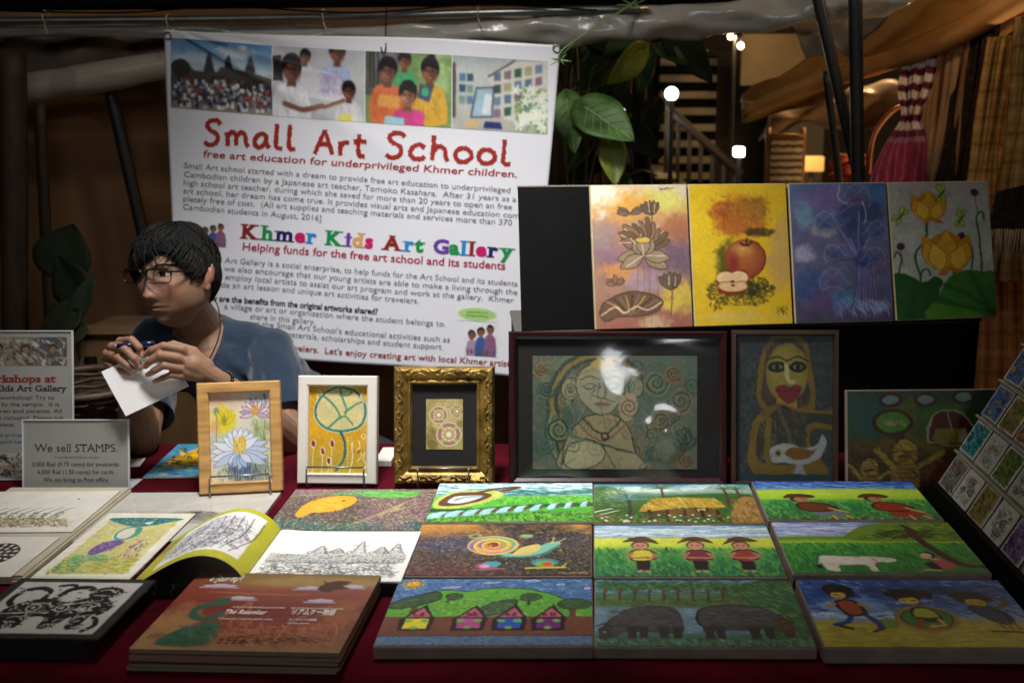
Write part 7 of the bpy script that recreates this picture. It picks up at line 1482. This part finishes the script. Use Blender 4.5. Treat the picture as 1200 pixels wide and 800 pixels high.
def rightp(X, Y): u = X / Wp + .5; return np.stack([u * Wp, Y + H_ / 2, .0045 + .006 * np.exp(-u * 9) - .004 * np.exp(-u * 40)], -1)
Lw = (S0 - at_z(152, 674, TZ + .02)).length * .99
def leftp(X, Y): u = .5 - X / Lw; return np.stack([-(u - .06 * u * u) * Lw, Y + H_ / 2 - .012 * u, .005 + .052 * np.sin(np.clip(u, 0, 1) ** .72 * 3.1416) * (1 - .25 * u) - .010 * u], -1)
o = link('right_page', art_mesh(art_page('right'), Wp, H_, rightp), M_paper, bk); solid(o, .004)
o = link('left_page', art_mesh(art_page('left'), Lw, H_, leftp), M_paper, bk); solid(o, .0012)
# little things on the cloth at the back
m, w, h = lay((170, 558), (238, 558), (206, 521), (262, 519), TZ + .004); m.translation.z = TZ; slab('picture_book', 'small blue and yellow picture book lying behind the wooden frame', 'book', m, w, h, .004, art_bluebook())
m, w, h = lay((128, 548), (158, 546), (150, 537), (176, 536), TZ + .001); m.translation.z = TZ; slab('paper_slip', 'small white paper slip beside the stamp sign', 'paper', m, w, h, .0006, cover=M_white)
m, w, h = lay((444, 540), (462, 540), (444, 524), (464, 524), TZ + .012); m.translation.z = TZ + .0004; slab('folded_card', 'little white folded card right of the white frame', 'card', m, w, h, .012, cover=M_white)
# ================================================================== the seated man
PY0 = 2.42
person = thing('person', 'young man in blue v-neck shirt and glasses, leaning on the table with a pen', 'person', Matrix.Translation((-.80, PY0, 0)))
PI_ = person.matrix_world.inverted()
YAW = 17
HC = at_y(207, 324, 2.18)
MH = Matrix.Translation(HC) @ Matrix.Rotation(R(-YAW), 4, 'Z') @ Matrix.Rotation(R(-7), 4, 'X') @ Matrix.Rotation(R(-3), 4, 'Y')
HR = np.array((.0715, .089, .1135))
g_ = lambda a: np.exp(-a * a)
def head_deform(D):
    """unit directions (n,3) -> head surface, face towards -Y"""
    P = D * HR; x, y, z = P[:, 0].copy(), P[:, 1].copy(), P[:, 2].copy()
    z = np.where(z > 0, z * .93, z); lo = np.clip(-z / .116, 0, 1); front = np.clip(-y / .05, 0, 1) ** .6
    x *= 1 - .34 * lo ** 1.7 + .06 * g_((z + .055) / .03) * (y > -.06); 
    y = np.where(y > 0, y * (1 - .28 * lo ** 1.2), y * (1 + .05 * lo))
    # flatten the face plane, keep the jaw forward
    fy = -.0805 - .006 * g_((z - .045) / .04) - .006 * lo ** 2
    flat = front * np.clip((.075 - np.abs(z + .015)) / .06, 0, 1) * .45
    tgt = fy + 5.2 * x * x
    y = y * (1 - flat) + tgt * flat
    n = front
    d = np.zeros_like(x); ax = np.abs(x)
    t = np.clip((.016 - z) / .054, 0, 1)
    nose = g_(x / (.0068 + .0055 * t)) * (.0045 + .0135 * t ** 1.3) * np.clip((z + .052) / .009, 0, 1) ** .7 * np.clip((.036 - z) / .022, 0, 1)
    d += nose + .0062 * g_((ax - .0115) / .0060) * g_((z + .0375) / .0068)
    d -= .0075 * g_((ax - .031) / .0165) * g_((z - .006) / .0115)
    d += .0042 * g_((ax - .030) / .021) * g_((z - .026) / .0075)
    d += .0042 * g_((ax - .043) / .017) * g_((z + .022) / .018)
    d += .0044 * g_(x / (.0165)) * g_((z + .0595) / .0048) + .0054 * g_(x / .0145) * g_((z + .0700) / .0054)
    d -= .0044 * g_(x / .023) * g_((z + .0645) / .0020); d -= .0022 * g_(x / .016) * g_((z + .0815) / .006)
    d -= .0016 * g_(x / .0034) * g_((z + .051) / .006)
    d += .0115 * g_(x / .020) * g_((z + .098) / .013)
    d -= .003 * g_((ax - .040) / .014) * g_((z + .060) / .018)
    y = y - d * n
    x = x + np.sign(x) * .004 * g_((z + .070) / .022) * g_((y + .03) / .035)
    return np.stack([x, y, z], -1)
NU, NVv = 220, 170
th = np.linspace(0, math.pi, NVv + 1)[1:-1]; ph = np.linspace(0, 2 * math.pi, NU, endpoint=False)
TT, PP = np.meshgrid(th, ph, indexing='ij')
D = np.stack([np.sin(TT) * np.sin(PP), -np.sin(TT) * np.cos(PP), np.cos(TT)], -1).reshape(-1, 3)
HV = head_deform(np.vstack([[[0, 0, 1]], D, [[0, 0, -1]]]))
hf = [(0, 1 + j, 1 + (j + 1) % NU) for j in range(NU)]; K_ = len(th)
for i in range(K_ - 1):
    for j in range(NU): hf.append((1 + i * NU + j, 1 + (i + 1) * NU + j, 1 + (i + 1) * NU + (j + 1) % NU, 1 + i * NU + (j + 1) % NU))
e_ = len(HV) - 1; hf += [(e_, 1 + (K_ - 1) * NU + (j + 1) % NU, 1 + (K_ - 1) * NU + j) for j in range(NU)]
fm_ = HV[HV[:, 1] < -.02]
def face_y(x, z):
    d = (fm_[:, 0] - x) ** 2 + (fm_[:, 2] - z) ** 2; k = np.argsort(d)[:5]; w = 1 / (d[k] + 1e-8); return float((fm_[k, 1] * w).sum() / w.sum())

# ---- skeleton (place coordinates)
NK = Vector((-.922, 2.292, .985)); LS, RSH = Vector((-.758, 2.275, .926)), Vector((-1.055, 2.345, .945)); HIP = Vector((-.68, 2.56, .53))
LE_, LW_ = Vector((-.665, 2.085, .778)), at_y(254, 445, 1.93); RE_, RW_ = Vector((-.985, 2.075, .778)), at_y(152, 446, 1.935)
def chain(pts): return [at_y(*p) for p in pts]
fingers = [  # left hand
    (chain([(232, 424, 1.915), (213, 409, 1.89), (191, 405, 1.872), (178, 410, 1.868), (169, 416, 1.872)]), [.010, .0095, .0083, .0076, .0062]),
    (chain([(232, 430, 1.91), (208, 419, 1.882), (187, 416, 1.862), (176, 423, 1.862), (170, 429, 1.868)]), [.010, .0095, .0083, .0076, .0062]),
    (chain([(234, 437, 1.91), (209, 431, 1.882), (192, 428, 1.864), (181, 434, 1.864), (175, 438, 1.87)]), [.010, .009, .008, .0074, .006]),
    (chain([(238, 443, 1.915), (215, 441, 1.888), (200, 439, 1.874), (190, 443, 1.874), (183, 446, 1.878)]), [.009, .008, .007, .0064, .0052]),
    (chain([(244, 430, 1.93), (226, 412, 1.93), (203, 404, 1.915), (184, 408, 1.902)]), [.012, .0115, .0095, .007]),
    # right hand
    (chain([(150, 420, 1.925), (141, 400, 1.905), (154, 398, 1.885), (163, 407, 1.878), (165, 415, 1.882)]), [.010, .0095, .0083, .0076, .0062]),
    (chain([(147, 424, 1.92), (131, 406, 1.90), (146, 409, 1.873), (157, 420, 1.868), (163, 428, 1.874)]), [.010, .0095, .0083, .0076, .0062]),
    (chain([(147, 430, 1.92), (125, 414, 1.90), (138, 419, 1.873), (149, 428, 1.868), (156, 433, 1.874)]), [.010, .009, .008, .0074, .006]),
    (chain([(149, 436, 1.925), (123, 424, 1.905), (132, 429, 1.88), (142, 435, 1.876), (149, 438, 1.88)]), [.009, .008, .007, .0064, .0052]),
    (chain([(157, 436, 1.935), (168, 424, 1.93), (175, 414, 1.918), (178, 406, 1.908)]), [.012, .0115, .0095, .007])]
mb = MB()
def cap(pts, r, n=14):
    """tapered limb with rounded ends"""
    pts = [Vector(p) for p in pts]; mb.tube(pts, r, n); rr = r if hasattr(r, '__len__') else [r] * len(pts)
    for p, q in zip(pts, rr): mb.ball(p, q * .995, n, 8)
for F_, r_ in fingers:
    P = []; rr = []
    for a in range(len(F_) - 1):
        for t in (0, .5): P.append(F_[a].lerp(F_[a + 1], t)); rr.append(r_[a] * (1 - t) + r_[a + 1] * t - (.0004 if t else 0))
    P.append(F_[-1]); rr.append(r_[-1]); cap(P, rr, 10)
# palms
cap([LW_, LW_.lerp(at_y(224, 428, 1.90), .5), at_y(226, 427, 1.90)], [.021, .023, .022]); cap([at_y(234, 438, 1.905), at_y(222, 435, 1.893)], [.018, .015]); cap([at_y(240, 430, 1.918), at_y(222, 416, 1.902)], [.019, .014])
cap([RW_, at_y(146, 428, 1.92), at_y(140, 420, 1.912)], [.021, .023, .021]); cap([at_y(143, 430, 1.915), at_y(134, 424, 1.905)], [.018, .014]); cap([at_y(150, 422, 1.925), at_y(143, 408, 1.91)], [.018, .014])
# arms
for S_, E_, W_ in ((LS, LE_, LW_), (RSH, RE_, RW_)):
    cap([S_, S_.lerp(E_, .3), S_.lerp(E_, .7), E_], [.046, .046, .040, .035]); cap([E_, E_.lerp(W_, .25), E_.lerp(W_, .6), E_.lerp(W_, .9), W_], [.035, .039, .033, .025, .0215])
# neck, shoulders, torso
hb0 = MH @ Vector((0, .018, -.055)); cap([hb0, hb0.lerp(NK, .5), NK, NK + Vector((.01, .02, -.05))], [.050, .048, .052, .075], 20)
cap([NK + Vector((.012, .03, -.035)), LS + Vector((0, .01, .002))], [.055, .044], 16); cap([NK + Vector((-.012, .03, -.035)), RSH], [.055, .044], 16)
CH = NK.lerp(HIP, .35); cap([NK + Vector((.015, .02, -.07)), CH, NK.lerp(HIP, .7), HIP], [.092, .108, .105, .11], 20); cap([LS.lerp(CH, .35), RSH.lerp(CH, .35)], [.07, .07], 16)
cap([LS.lerp(NK, .45) + Vector((0, -.028, -.06)), RSH.lerp(NK, .45) + Vector((0, -.028, -.06))], [.058, .058], 16)
mb.add([MH @ Vector(p) for p in HV], hf, True)
# ears
for sx in (1, -1):
    for (a, b, c_), (rx, ry, rz) in (((.0745, .010, .000), (.0075, .016, .027)), ((.079, .016, .006), (.006, .014, .022)), ((.0745, .006, -.022), (.0065, .010, .012))):
        mb.ball(MH @ Vector((sx * a, b, c_)), (rx, ry, rz), 16, 12, MH.to_3x3() @ Matrix.Rotation(R(-14), 3, 'X') @ Matrix.Rotation(R(22 * sx), 3, 'Z'))
def remesh(vox, it=3, fac=.5):
    def f(o):
        m = o.modifiers.new('r', 'REMESH'); m.mode = 'VOXEL'; m.voxel_size = vox; m.use_smooth_shade = True
        s = o.modifiers.new('s', 'SMOOTH'); s.iterations = it; s.factor = fac
    return f
body = evalmesh(mb.mesh('body'), [remesh(.0021, 2, .5)])
nv = len(body.vertices); co = np.zeros(nv * 3, np.float32); body.vertices.foreach_get('co', co); co = co.reshape(-1, 3)
IH = np.array(MH.inverted()); hl = np.c_[co, np.ones(nv)] @ IH.T; hx_, hy_, hz_ = hl[:, 0], hl[:, 1], hl[:, 2]
skin = np.array(lin('8a6a55')); colr = np.tile(skin, (nv, 1))
def tint(m, c, a): 
    global colr
    colr = colr * (1 - (m * a)[:, None]) + np.array(lin(c)) * (m * a)[:, None]
nz = sum(a * np.sin(co @ np.array(k) + p) for a, k, p in ((.03, (70, 31, 55), 0), (.03, (-43, 90, 61), 1), (.025, (160, -120, 140), 2), (.02, (310, 260, -290), 3), (.02, (-520, 410, 480), 4))); colr = colr * (1 + nz[:, None] * np.array((.7, 1, 1.1)))
fr_ = (hy_ < -.05) & (hz_ > -.13)
tint(fr_ * np.clip(g_(hx_ / .021) * (g_((hz_ + .0600) / .0048) + g_((hz_ + .0700) / .0058)) * 1.1, 0, 1), '8c5448', .6)
tint(fr_ * g_(hx_ / .024) * g_((hz_ + .0645) / .0017), '5c2c28', .8)
tint(fr_ * g_((np.abs(hx_) - .042) / .02) * g_((hz_ + .03) / .022), 'b87058', .35); tint(fr_ * g_(hx_ / .014) * g_((hz_ + .036) / .012), 'b4705a', .3)
tint((np.abs(hx_) > .07) * g_((hz_ + .0) / .03) * (np.abs(hy_ - .01) < .03), 'b06a54', .4)
tint(fr_ * np.clip(g_(hx_ / .03) * g_((hz_ + .093) / .016) + g_(hx_ / .018) * g_((hz_ + .052) / .005), 0, 1), '8c6a54', .22)
tips = np.array([f[0][-1] for f in fingers]); 
for t in tips: tint(g_(np.linalg.norm(co - t, axis=1) / .011), 'c08070', .5)
for f in fingers:
    for q in f[0][1:-1]: tint(g_(np.linalg.norm(co - np.array(q), axis=1) / .009), '9c6450', .35)
ca = body.color_attributes.new('paint', 'FLOAT_COLOR', 'POINT'); c4 = np.ones((nv, 4), np.float32); c4[:, :3] = colr; ca.data.foreach_set('color', c4.reshape(-1))
M_skin = art_mat('skin', .55, .55, 420, .32); b = M_skin.node_tree.nodes['Principled BSDF']; b.inputs['Subsurface Weight'].default_value = .12; b.inputs['Subsurface Radius'].default_value = (.012, .005, .003); b.inputs['Subsurface Scale'].default_value = .6
body.transform(PI_); link('body', body, M_skin, person)
M_nail = mat('nail', 'b08878', .35, .08, 60)
for F_, r_ in fingers:
    d1 = (F_[-1] - F_[-2]).normalized(); d0 = (F_[-2] - F_[-3]).normalized(); dn = d0 - d1; dn = dn - d1 * dn.dot(d1)
    if dn.length < .05: dn = Vector((0, -1, .3)) - d1 * Vector((0, -1, .3)).dot(d1)
    dn.normalize(); q = Matrix((d1, dn.cross(d1), dn)).transposed(); c_ = F_[-1] + d1 * r_[-1] * .25 + dn * r_[-1] * .72
    MB().ball(PI_ @ c_, (.0058, .0046, .0017), 12, 8, q).build('nail', M_nail, person)

# ---- shirt
mb = MB(); o_ = .010
cap([NK + Vector((.015, .02, -.075)), CH, NK.lerp(HIP, .7), HIP], [.102, .122, .124, .132], 24); cap([LS.lerp(CH, .35), RSH.lerp(CH, .35)], [.084, .080], 18)
cap([LS.lerp(NK, .45) + Vector((0, -.028, -.062)), RSH.lerp(NK, .45) + Vector((0, -.028, -.062))], [.067, .067], 16)
cap([NK + Vector((.012, .03, -.037)), LS + Vector((0, .01, .002))], [.062, .055], 18); cap([NK + Vector((-.012, .03, -.037)), RSH], [.062, .055], 18)
def sleeve(S_, E_, t1, r):
    P = [S_.lerp(E_, t) for t in np.linspace(0, t1, 5)]; mb.tube(P, r, 20); mb.ball(S_, r[0], 18, 12)
sleeve(LS, LE_, .80, [.056, .060, .060, .060, .062]); sleeve(RSH, RE_, .80, [.055, .058, .058, .058, .060])
sh = evalmesh(mb.mesh('shirt'), [remesh(.0045, 5, .5)])
nv = len(sh.vertices); co = np.zeros(nv * 3, np.float32); sh.vertices.foreach_get('co', co); co = co.reshape(-1, 3)
no = np.zeros(nv * 3, np.float32); sh.vertices.foreach_get('normal', no); no = no.reshape(-1, 3)
# folds: radiating from the armpit and across the bent waist
def fold(c, ax_, fr, amp, fall):
    q = co - np.array(c); d = np.linalg.norm(q, axis=1); s = q @ np.array(ax_); return amp * np.sin(s * fr + 2.2 * np.sin(q[:, 0] * 14) + 1.5 * np.sin(q[:, 2] * 11)) * np.exp(-(d / fall) ** 2)
ap = LS.lerp(CH, .4) + Vector((-.01, -.06, -.05))
w_ = fold(ap, (.55, .2, .8), 150, .0050, .13) + fold(LS.lerp(LE_, .5), (.5, -.4, .75), 170, .0042, .09) + fold(NK.lerp(HIP, .62), (.35, .1, -.9), 105, .0085, .16) + fold(RSH.lerp(RE_, .5), (.2, -.5, .8), 150, .003, .09)
w_ += .0016 * np.sin(co[:, 0] * 60 + 3 * np.sin(co[:, 2] * 25)) * np.sin(co[:, 2] * 48 + 2 * co[:, 0] * 20)
co = co + no * w_[:, None]; sh.vertices.foreach_set('co', co.reshape(-1).astype(np.float32)); sh.update()
# v neck and sleeve openings are cut out
pr = np.array([to_px(p) for p in co]); VP = np.array([(196, 340), (256, 350), (263, 376), (259, 402), (246, 428), (238, 436), (220, 414), (200, 392), (188, 372)])
ins = np.zeros(nv, bool)
for (x0, y0), (x1, y1) in zip(VP, np.roll(VP, -1, 0)):
    ins ^= ((y0 > pr[:, 1]) != (y1 > pr[:, 1])) & (pr[:, 0] < (x1 - x0) * (pr[:, 1] - y0) / (y1 - y0 + 1e-9) + x0)
ins &= (co[:, 1] < NK.y - .005)
hole = np.linalg.norm((co - np.array(NK + Vector((-.004, -.002, .03)))) * np.array((1, 1, .8)), axis=1) < .056
for S_, E_, t1 in ((LS, LE_, .80), (RSH, RE_, .80)):
    ax_ = np.array((E_ - S_).normalized()); q = co - np.array(S_); s = q @ ax_; L_ = (E_ - S_).length; rad = np.linalg.norm(q - np.outer(s, ax_), axis=1)
    hole |= (s > L_ * t1 - .006) & (rad < .085) & (s < L_ * 1.2)
kill = ins | hole
bm = bmesh.new(); bm.from_mesh(sh); bm.verts.ensure_lookup_table()
bmesh.ops.delete(bm, geom=[v for v in bm.verts if kill[v.index]], context='VERTS')
for _ in range(14):
    be = [v for v in bm.verts if v.is_boundary]; new = {}
    for v in be:
        nb = [e.other_vert(v).co for e in v.link_edges if e.is_boundary]
        if len(nb) == 2: new[v] = v.co * .4 + (nb[0] + nb[1]) * .3
    for v, c in new.items(): v.co = c
hem = [[v for v in bm.verts if v.is_boundary]]
loops = []; seen = set()
for v in hem[0]:
    if v in seen: continue
    lp = [v]; seen.add(v)
    while True:
        nx = [e.other_vert(lp[-1]) for e in lp[-1].link_edges if e.is_boundary and e.other_vert(lp[-1]) not in seen]
        if not nx: break
        lp.append(nx[0]); seen.add(nx[0])
    if len(lp) > 12: loops.append([x.co.copy() for x in lp])
bm.to_mesh(sh); bm.free(); sh.transform(PI_)
M_shirt = mat('blue_jersey', '1e2f42', .85, .16, 14, .45, 420, spec=.2, sheen=.25)
sh.polygons.foreach_set('use_smooth', [True] * len(sh.polygons)); o = link('shirt', sh, M_shirt, person); solid(o, .0022)
for lp in loops:
    P = [PI_ @ p for p in lp[::3]]; MB().tube(P + [P[0]], .0022, 6, caps=False).build('hem', M_shirt, o)
# ---- trousers, stool (below the table edge)
mb = MB(); mb2 = mb
KN = [Vector((-.62, 2.30, .50)), Vector((-.92, 2.36, .50))]; FT = [Vector((-.60, 2.36, .06)), Vector((-.95, 2.42, .06))]
cap([HIP + Vector((-.06, 0, -.03)), HIP + Vector((.06, 0, -.03))], [.13, .13], 20)
for k in range(2):
    s = HIP + Vector((.07 if k == 0 else -.07, -.02, -.04)); cap([s, s.lerp(KN[k], .5), KN[k]], [.085, .078, .062], 16); cap([KN[k], KN[k].lerp(FT[k], .5), FT[k]], [.062, .056, .046], 16)
tr_ = evalmesh(mb.mesh('trousers'), [remesh(.008, 4)]); tr_.transform(PI_); link('trousers', tr_, mat('dark_denim', '232833', .85, .2, 30, .3, 300), person)
for k in range(2):
    m_ = MB(); m_.ball(PI_ @ (FT[k] + Vector((0, -.06, -.02))), (.045, .12, .04), 18, 10); m_.build('shoe', M_black, person)
st_ = thing('stool', 'low round stool under the seated man', 'stool', Matrix.Translation((HIP.x, HIP.y, 0))); MB().tube([(0, 0, .34), (0, 0, .365)], .17, 28).build('seat', M_wood, st_)
for k in range(4): a = k * 1.5708 + .78; MB().tube([(.15 * math.cos(a), .15 * math.sin(a), 0), (.12 * math.cos(a), .12 * math.sin(a), .34)], .014, 8).build('leg', M_wood, st_)

# ---- eyes, brows
ML = PI_ @ MH
M_eye = mat('eye_white', 'd8d2c8', .2, .03); M_iris = mat('iris', '1c120c', .08, .1); M_hair = mat('black_hair', '070605', .68, .4, 60, 0, 200, spec=.25)
for sx in (1, -1):
    ex_, ez_ = sx * .0312, .0075
    def alm(u, v, lift=.0012):
        x = ex_ + .0142 * u; up_ = .0064 * (1 - u * u) ** .8; dn = -.0042 * (1 - u * u) ** .9; z = ez_ + (dn + (up_ - dn) * (v + 1) / 2) + .0016 * u * sx * sx * (1 if sx > 0 else -1) * .6
        return x, z, face_y(x, z) - lift - .0016 * (1 - u * u) * (1 - v * v)
    v_, f_ = [], []
    for j in range(9):
        for i in range(17): x, z, y = alm(i / 8 - 1, j / 4 - 1); v_.append(ML @ Vector((x, y, z)))
    f_ = [(j * 17 + i, j * 17 + i + 1, (j + 1) * 17 + i + 1, (j + 1) * 17 + i) for j in range(8) for i in range(16)]
    ey_ = link('eye', pyd('eye', v_, f_, True), M_eye, person)
    # iris, looking to his right
    v_ = []; ix = ex_ - .0035; 
    for k in range(25):
        a = k / 24 * 6.283; rr = .0056; x = ix + rr * math.cos(a); z = min(ez_ + .0056, max(ez_ - .0034, ez_ + .0005 + rr * math.sin(a))); v_.append(ML @ Vector((x, face_y(x, z) - .0032, z)))
    v_.append(ML @ Vector((ix, face_y(ix, ez_) - .0040, ez_ + .0005))); link('iris', pyd('iris', v_, [(k, k + 1, 25) for k in range(24)], True), M_iris, ey_)
    lash = [ML @ Vector((lambda q: (q[0], q[2] - .0008, q[1]))(alm(u, 1, .0016))) for u in np.linspace(-1, 1, 13)]; MB().tube(lash, [.0006, .0009, .0011, .0012, .0012, .0013, .0013, .0013, .0013, .0012, .0011, .0009, .0006], 6).build('upper_lid', M_hair, ey_)
    m_ = MB()
    for k in range(60):
        t = RS.rand(); x = sx * (.014 + .036 * t); z = .0235 + .006 * math.sin(t * 2.4) - .002 * t + RS.uniform(-.0022, .0022); x2 = x + sx * .006; z2 = z + .0012 - .003 * t
        m_.tube([ML @ Vector((x, face_y(x, z) - .0008, z)), ML @ Vector((x2, face_y(x2, z2) - .0014, z2))], [.0007, .0003], 4)
    m_.build('eyebrow', M_hair, person)

# ---- hair: a cap and many tapering locks
def elmin(az):
    """lowest elevation of the hair (deg) round the head, az 0 = face, positive to his left"""
    return float(np.interp(az, [-180, -125, -104, -92, -80, -66, -50, -25, 0, 14, 30, 46, 58, 70, 82, 92, 104, 125, 180], [-32, -22, 4, 14, -6, -2, 6, 9, 17, 29, 34, 29, 14, 0, -8, 14, 2, -22, -32]))
def hpt(az, el, lift):
    a, e = R(az), R(el); d = np.array([[math.cos(e) * math.sin(a), -math.cos(e) * math.cos(a), math.sin(e)]]); p = d[0] * HR; p[2] *= .93 if p[2] > 0 else 1
    lo = max(0, -p[2] / .116); p = p * np.array((1 - .2 * lo, 1 - .16 * lo if p[1] > 0 else 1, 1)); n = d[0] / HR; n = n / np.linalg.norm(n); return Vector(p + n * lift)
mb = MB(); na, ne = 72, 20; v_ = []
for j in range(ne + 1):
    for i in range(na):
        az = i / na * 360 - 180; el = 90 - (90 - (elmin(az) + 4)) * j / ne; v_.append(ML @ hpt(az, el, .009 * (1 - .6 * (j / ne) ** 3)))
mb.add(v_, [(j * na + i, j * na + (i + 1) % na, (j + 1) * na + (i + 1) % na, (j + 1) * na + i) for j in range(ne) for i in range(na)], True)
rs = np.random.RandomState(21)
def lock(az0, el0, az1, el1, l0, l1, w, kink=0):
    P = []; n_ = 9
    for k in range(n_):
        t = k / (n_ - 1); az = az0 + (az1 - az0) * (t ** 1.2) + kink * math.sin(t * 3.1); el = el0 + (el1 - el0) * t; P.append(ML @ hpt(az, el, l0 + (l1 - l0) * t + .006 * math.sin(t * 3.14)))
    mb.tube(P, [w * (.55 + .9 * math.sin(min(1, t * 1.4) * 1.7)) * (1 - .93 * max(0, (t - .45) / .55) ** 1.3) for t in np.linspace(0, 1, n_)], 5)
for _ in range(2200):   # crown to all sides
    az = rs.uniform(-180, 180); el0 = rs.uniform(25, 88); e1 = max(elmin(az) + rs.uniform(-3, 6), el0 - rs.uniform(35, 60)); lock(az + rs.uniform(-12, 12), el0, az - rs.uniform(0, 16), e1, rs.uniform(.004, .011), rs.uniform(.001, .009), rs.uniform(.0010, .0020), rs.uniform(-9, 9))
for _ in range(900):   # fringe swept to his right, over the forehead
    az = rs.uniform(-62, 60); el0 = rs.uniform(52, 84); lock(az + 34, el0, az - rs.uniform(4, 24), elmin(az) + rs.uniform(-7, 9) - 8 * (az < -15), rs.uniform(.008, .014), rs.uniform(.003, .008), rs.uniform(.0010, .0019), rs.uniform(-8, 8))
for _ in range(600):   # top volume
    az = rs.uniform(-180, 180); lock(az, rs.uniform(70, 90), az - 20, rs.uniform(28, 50), rs.uniform(.007, .015), rs.uniform(.006, .016), rs.uniform(.0010, .0020), rs.uniform(-14, 14))
for _ in range(260):   # back of the neck and behind the ear
    az = rs.choice([-1, 1]) * rs.uniform(104, 180); lock(az, rs.uniform(5, 30), az + rs.uniform(-8, 8), elmin(az) + rs.uniform(-9, 2), .010, .005, rs.uniform(.0012, .0024))
for _ in range(330):   # pointed ends that break the outline of the fringe and the sides
    az = rs.uniform(-75, 75); el0 = elmin(az) + rs.uniform(14, 40); lock(az + rs.uniform(0, 16), el0, az - rs.uniform(2, 14), elmin(az) - rs.uniform(0, 9) * (1 if az < 12 else .5), rs.uniform(.006, .012), rs.uniform(.003, .008), rs.uniform(.0009, .0018), rs.uniform(-7, 7))
for _ in range(300):   # crown tufts
    az = rs.uniform(-180, 180); el0 = rs.uniform(40, 85); lock(az, el0, az - rs.uniform(-25, 45), el0 - rs.uniform(20, 45), rs.uniform(.010, .016), rs.uniform(.010, .021), rs.uniform(.0008, .0015), rs.uniform(-18, 18))
hair = mb.build('hair', M_hair, person)

# ---- glasses
gp = person; mb = MB(); M_rim = mat('dark_rim', '15120f', .25, .2); M_lens = glass('lens', .02, (.93, .95, .95), refl=1.3)
gl_ = bpy.data.objects.new('glasses', None); COL.objects.link(gl_); gl_.parent = person; gl_.matrix_local = ML
def gy(x): return -.1015 + 3.2 * x * x
for sx in (1, -1):
    cx = sx * .0335; P = []
    for a in np.linspace(0, 2 * math.pi, 33)[:-1]:
        ca_, sa_ = math.cos(a), math.sin(a); x = cx + .0265 * np.sign(ca_) * abs(ca_) ** .45; z = .004 + .0150 * np.sign(sa_) * abs(sa_) ** .5; P.append(Vector((x, gy(x), z)))
    MB().tube(P + [P[0]], [.0023 if p.z > .008 else .0012 for p in P + [P[0]]], 7, False).build('rim', M_rim, gl_)
    me = pyd('lens', P + [Vector((cx, gy(cx), .004))], [(k, (k + 1) % 32, 32) for k in range(32)]); link('lens', me, M_lens, gl_)
    MB().tube(spline([(sx * .0600, gy(.06), .0145), (sx * .0690, -.088, .0135), (sx * .0765, -.040, .0125), (sx * .0800, -.004, .0120), (sx * .0790, .014, .004), (sx * .0770, .022, -.012)], 6), .0021, 7).build('temple', M_rim, gl_)
MB().tube(spline([(-.0085, gy(.0085), .009), (0, gy(0) - .002, .0115), (.0085, gy(.0085), .009)], 6), .0014, 7).build('bridge', M_rim, gl_)

# ---- cord round the neck, bracelet
cordP = [at_y(251, 350, 2.262), at_y(256, 362, 2.235), at_y(258, 384, 2.205), at_y(253, 404, 2.185), at_y(243, 424, 2.172), at_y(233, 432, 2.172), at_y(220, 418, 2.19), at_y(205, 396, 2.215)]
MB().tube([PI_ @ p for p in spline(cordP, 6)], .0014, 6).build('necklace', M_black, person)
ax_ = (LW_ - LE_).normalized(); c0 = LW_ - ax_ * .014; a_ = ax_.orthogonal().normalized(); b_ = ax_.cross(a_); mb = MB()
for k in range(20): g = k / 20 * 6.283; mb.ball(PI_ @ (c0 + (a_ * math.cos(g) + b_ * math.sin(g)) * .0265), .0042, 8, 6)
mb.build('bracelet', mat('dark_beads', '1c1618', .25, .3), person)

# ---- what he holds: white card and blue pen
q1, q2 = at_y(147, 487, 1.845), at_y(221, 452, 1.915)
w2 = q2 - q1
lo_, hi_ = 1.845, 2.2
for _ in range(50):
    my = (lo_ + hi_) / 2; q0 = at_y(103, 443, my)
    if (q0 - q1).dot(w2) * ((at_y(103, 443, 2.2) - q1).dot(w2)) > 0: hi_ = my
    else: lo_ = my
u_ = q1 - q0; u_ = u_ - w2.normalized() * u_.dot(w2.normalized()); cx_ = q1 + u_ * -.5 + w2 * .5
mc = frame3(cx_, w2, u_.cross(w2)) 
r = thing('card', 'blank white card held by the seated man in both hands', 'card', mc); link('sheet', rbox((0, 0, 0), (w2.length, u_.length * 1.02, .0005), .0001), mat('white_card', 'd8d4d4', .6, .03), r)
p0, p1 = at_y(137, 405, 1.872), at_y(181, 402, 1.893)
r = thing('pen', 'dark blue pen in the right hand of the seated man', 'pen', Matrix.Translation(p0)); d_ = p1 - p0
mb = MB().tube([Vector((0, 0, 0)), d_ * .55], .0042, 10); mb.build('barrel', mat('blue_plastic', '141f4c', .25, .1), r)
MB().tube([d_ * .56, d_ * .98, d_], [.0052, .0052, .003], 10).build('cap', mat('navy_plastic', '141c4c', .25, .1), r)
MB().tube([d_ * -.12, d_ * -.005], [.0008, .0036], 10).build('tip', M_steel, r)
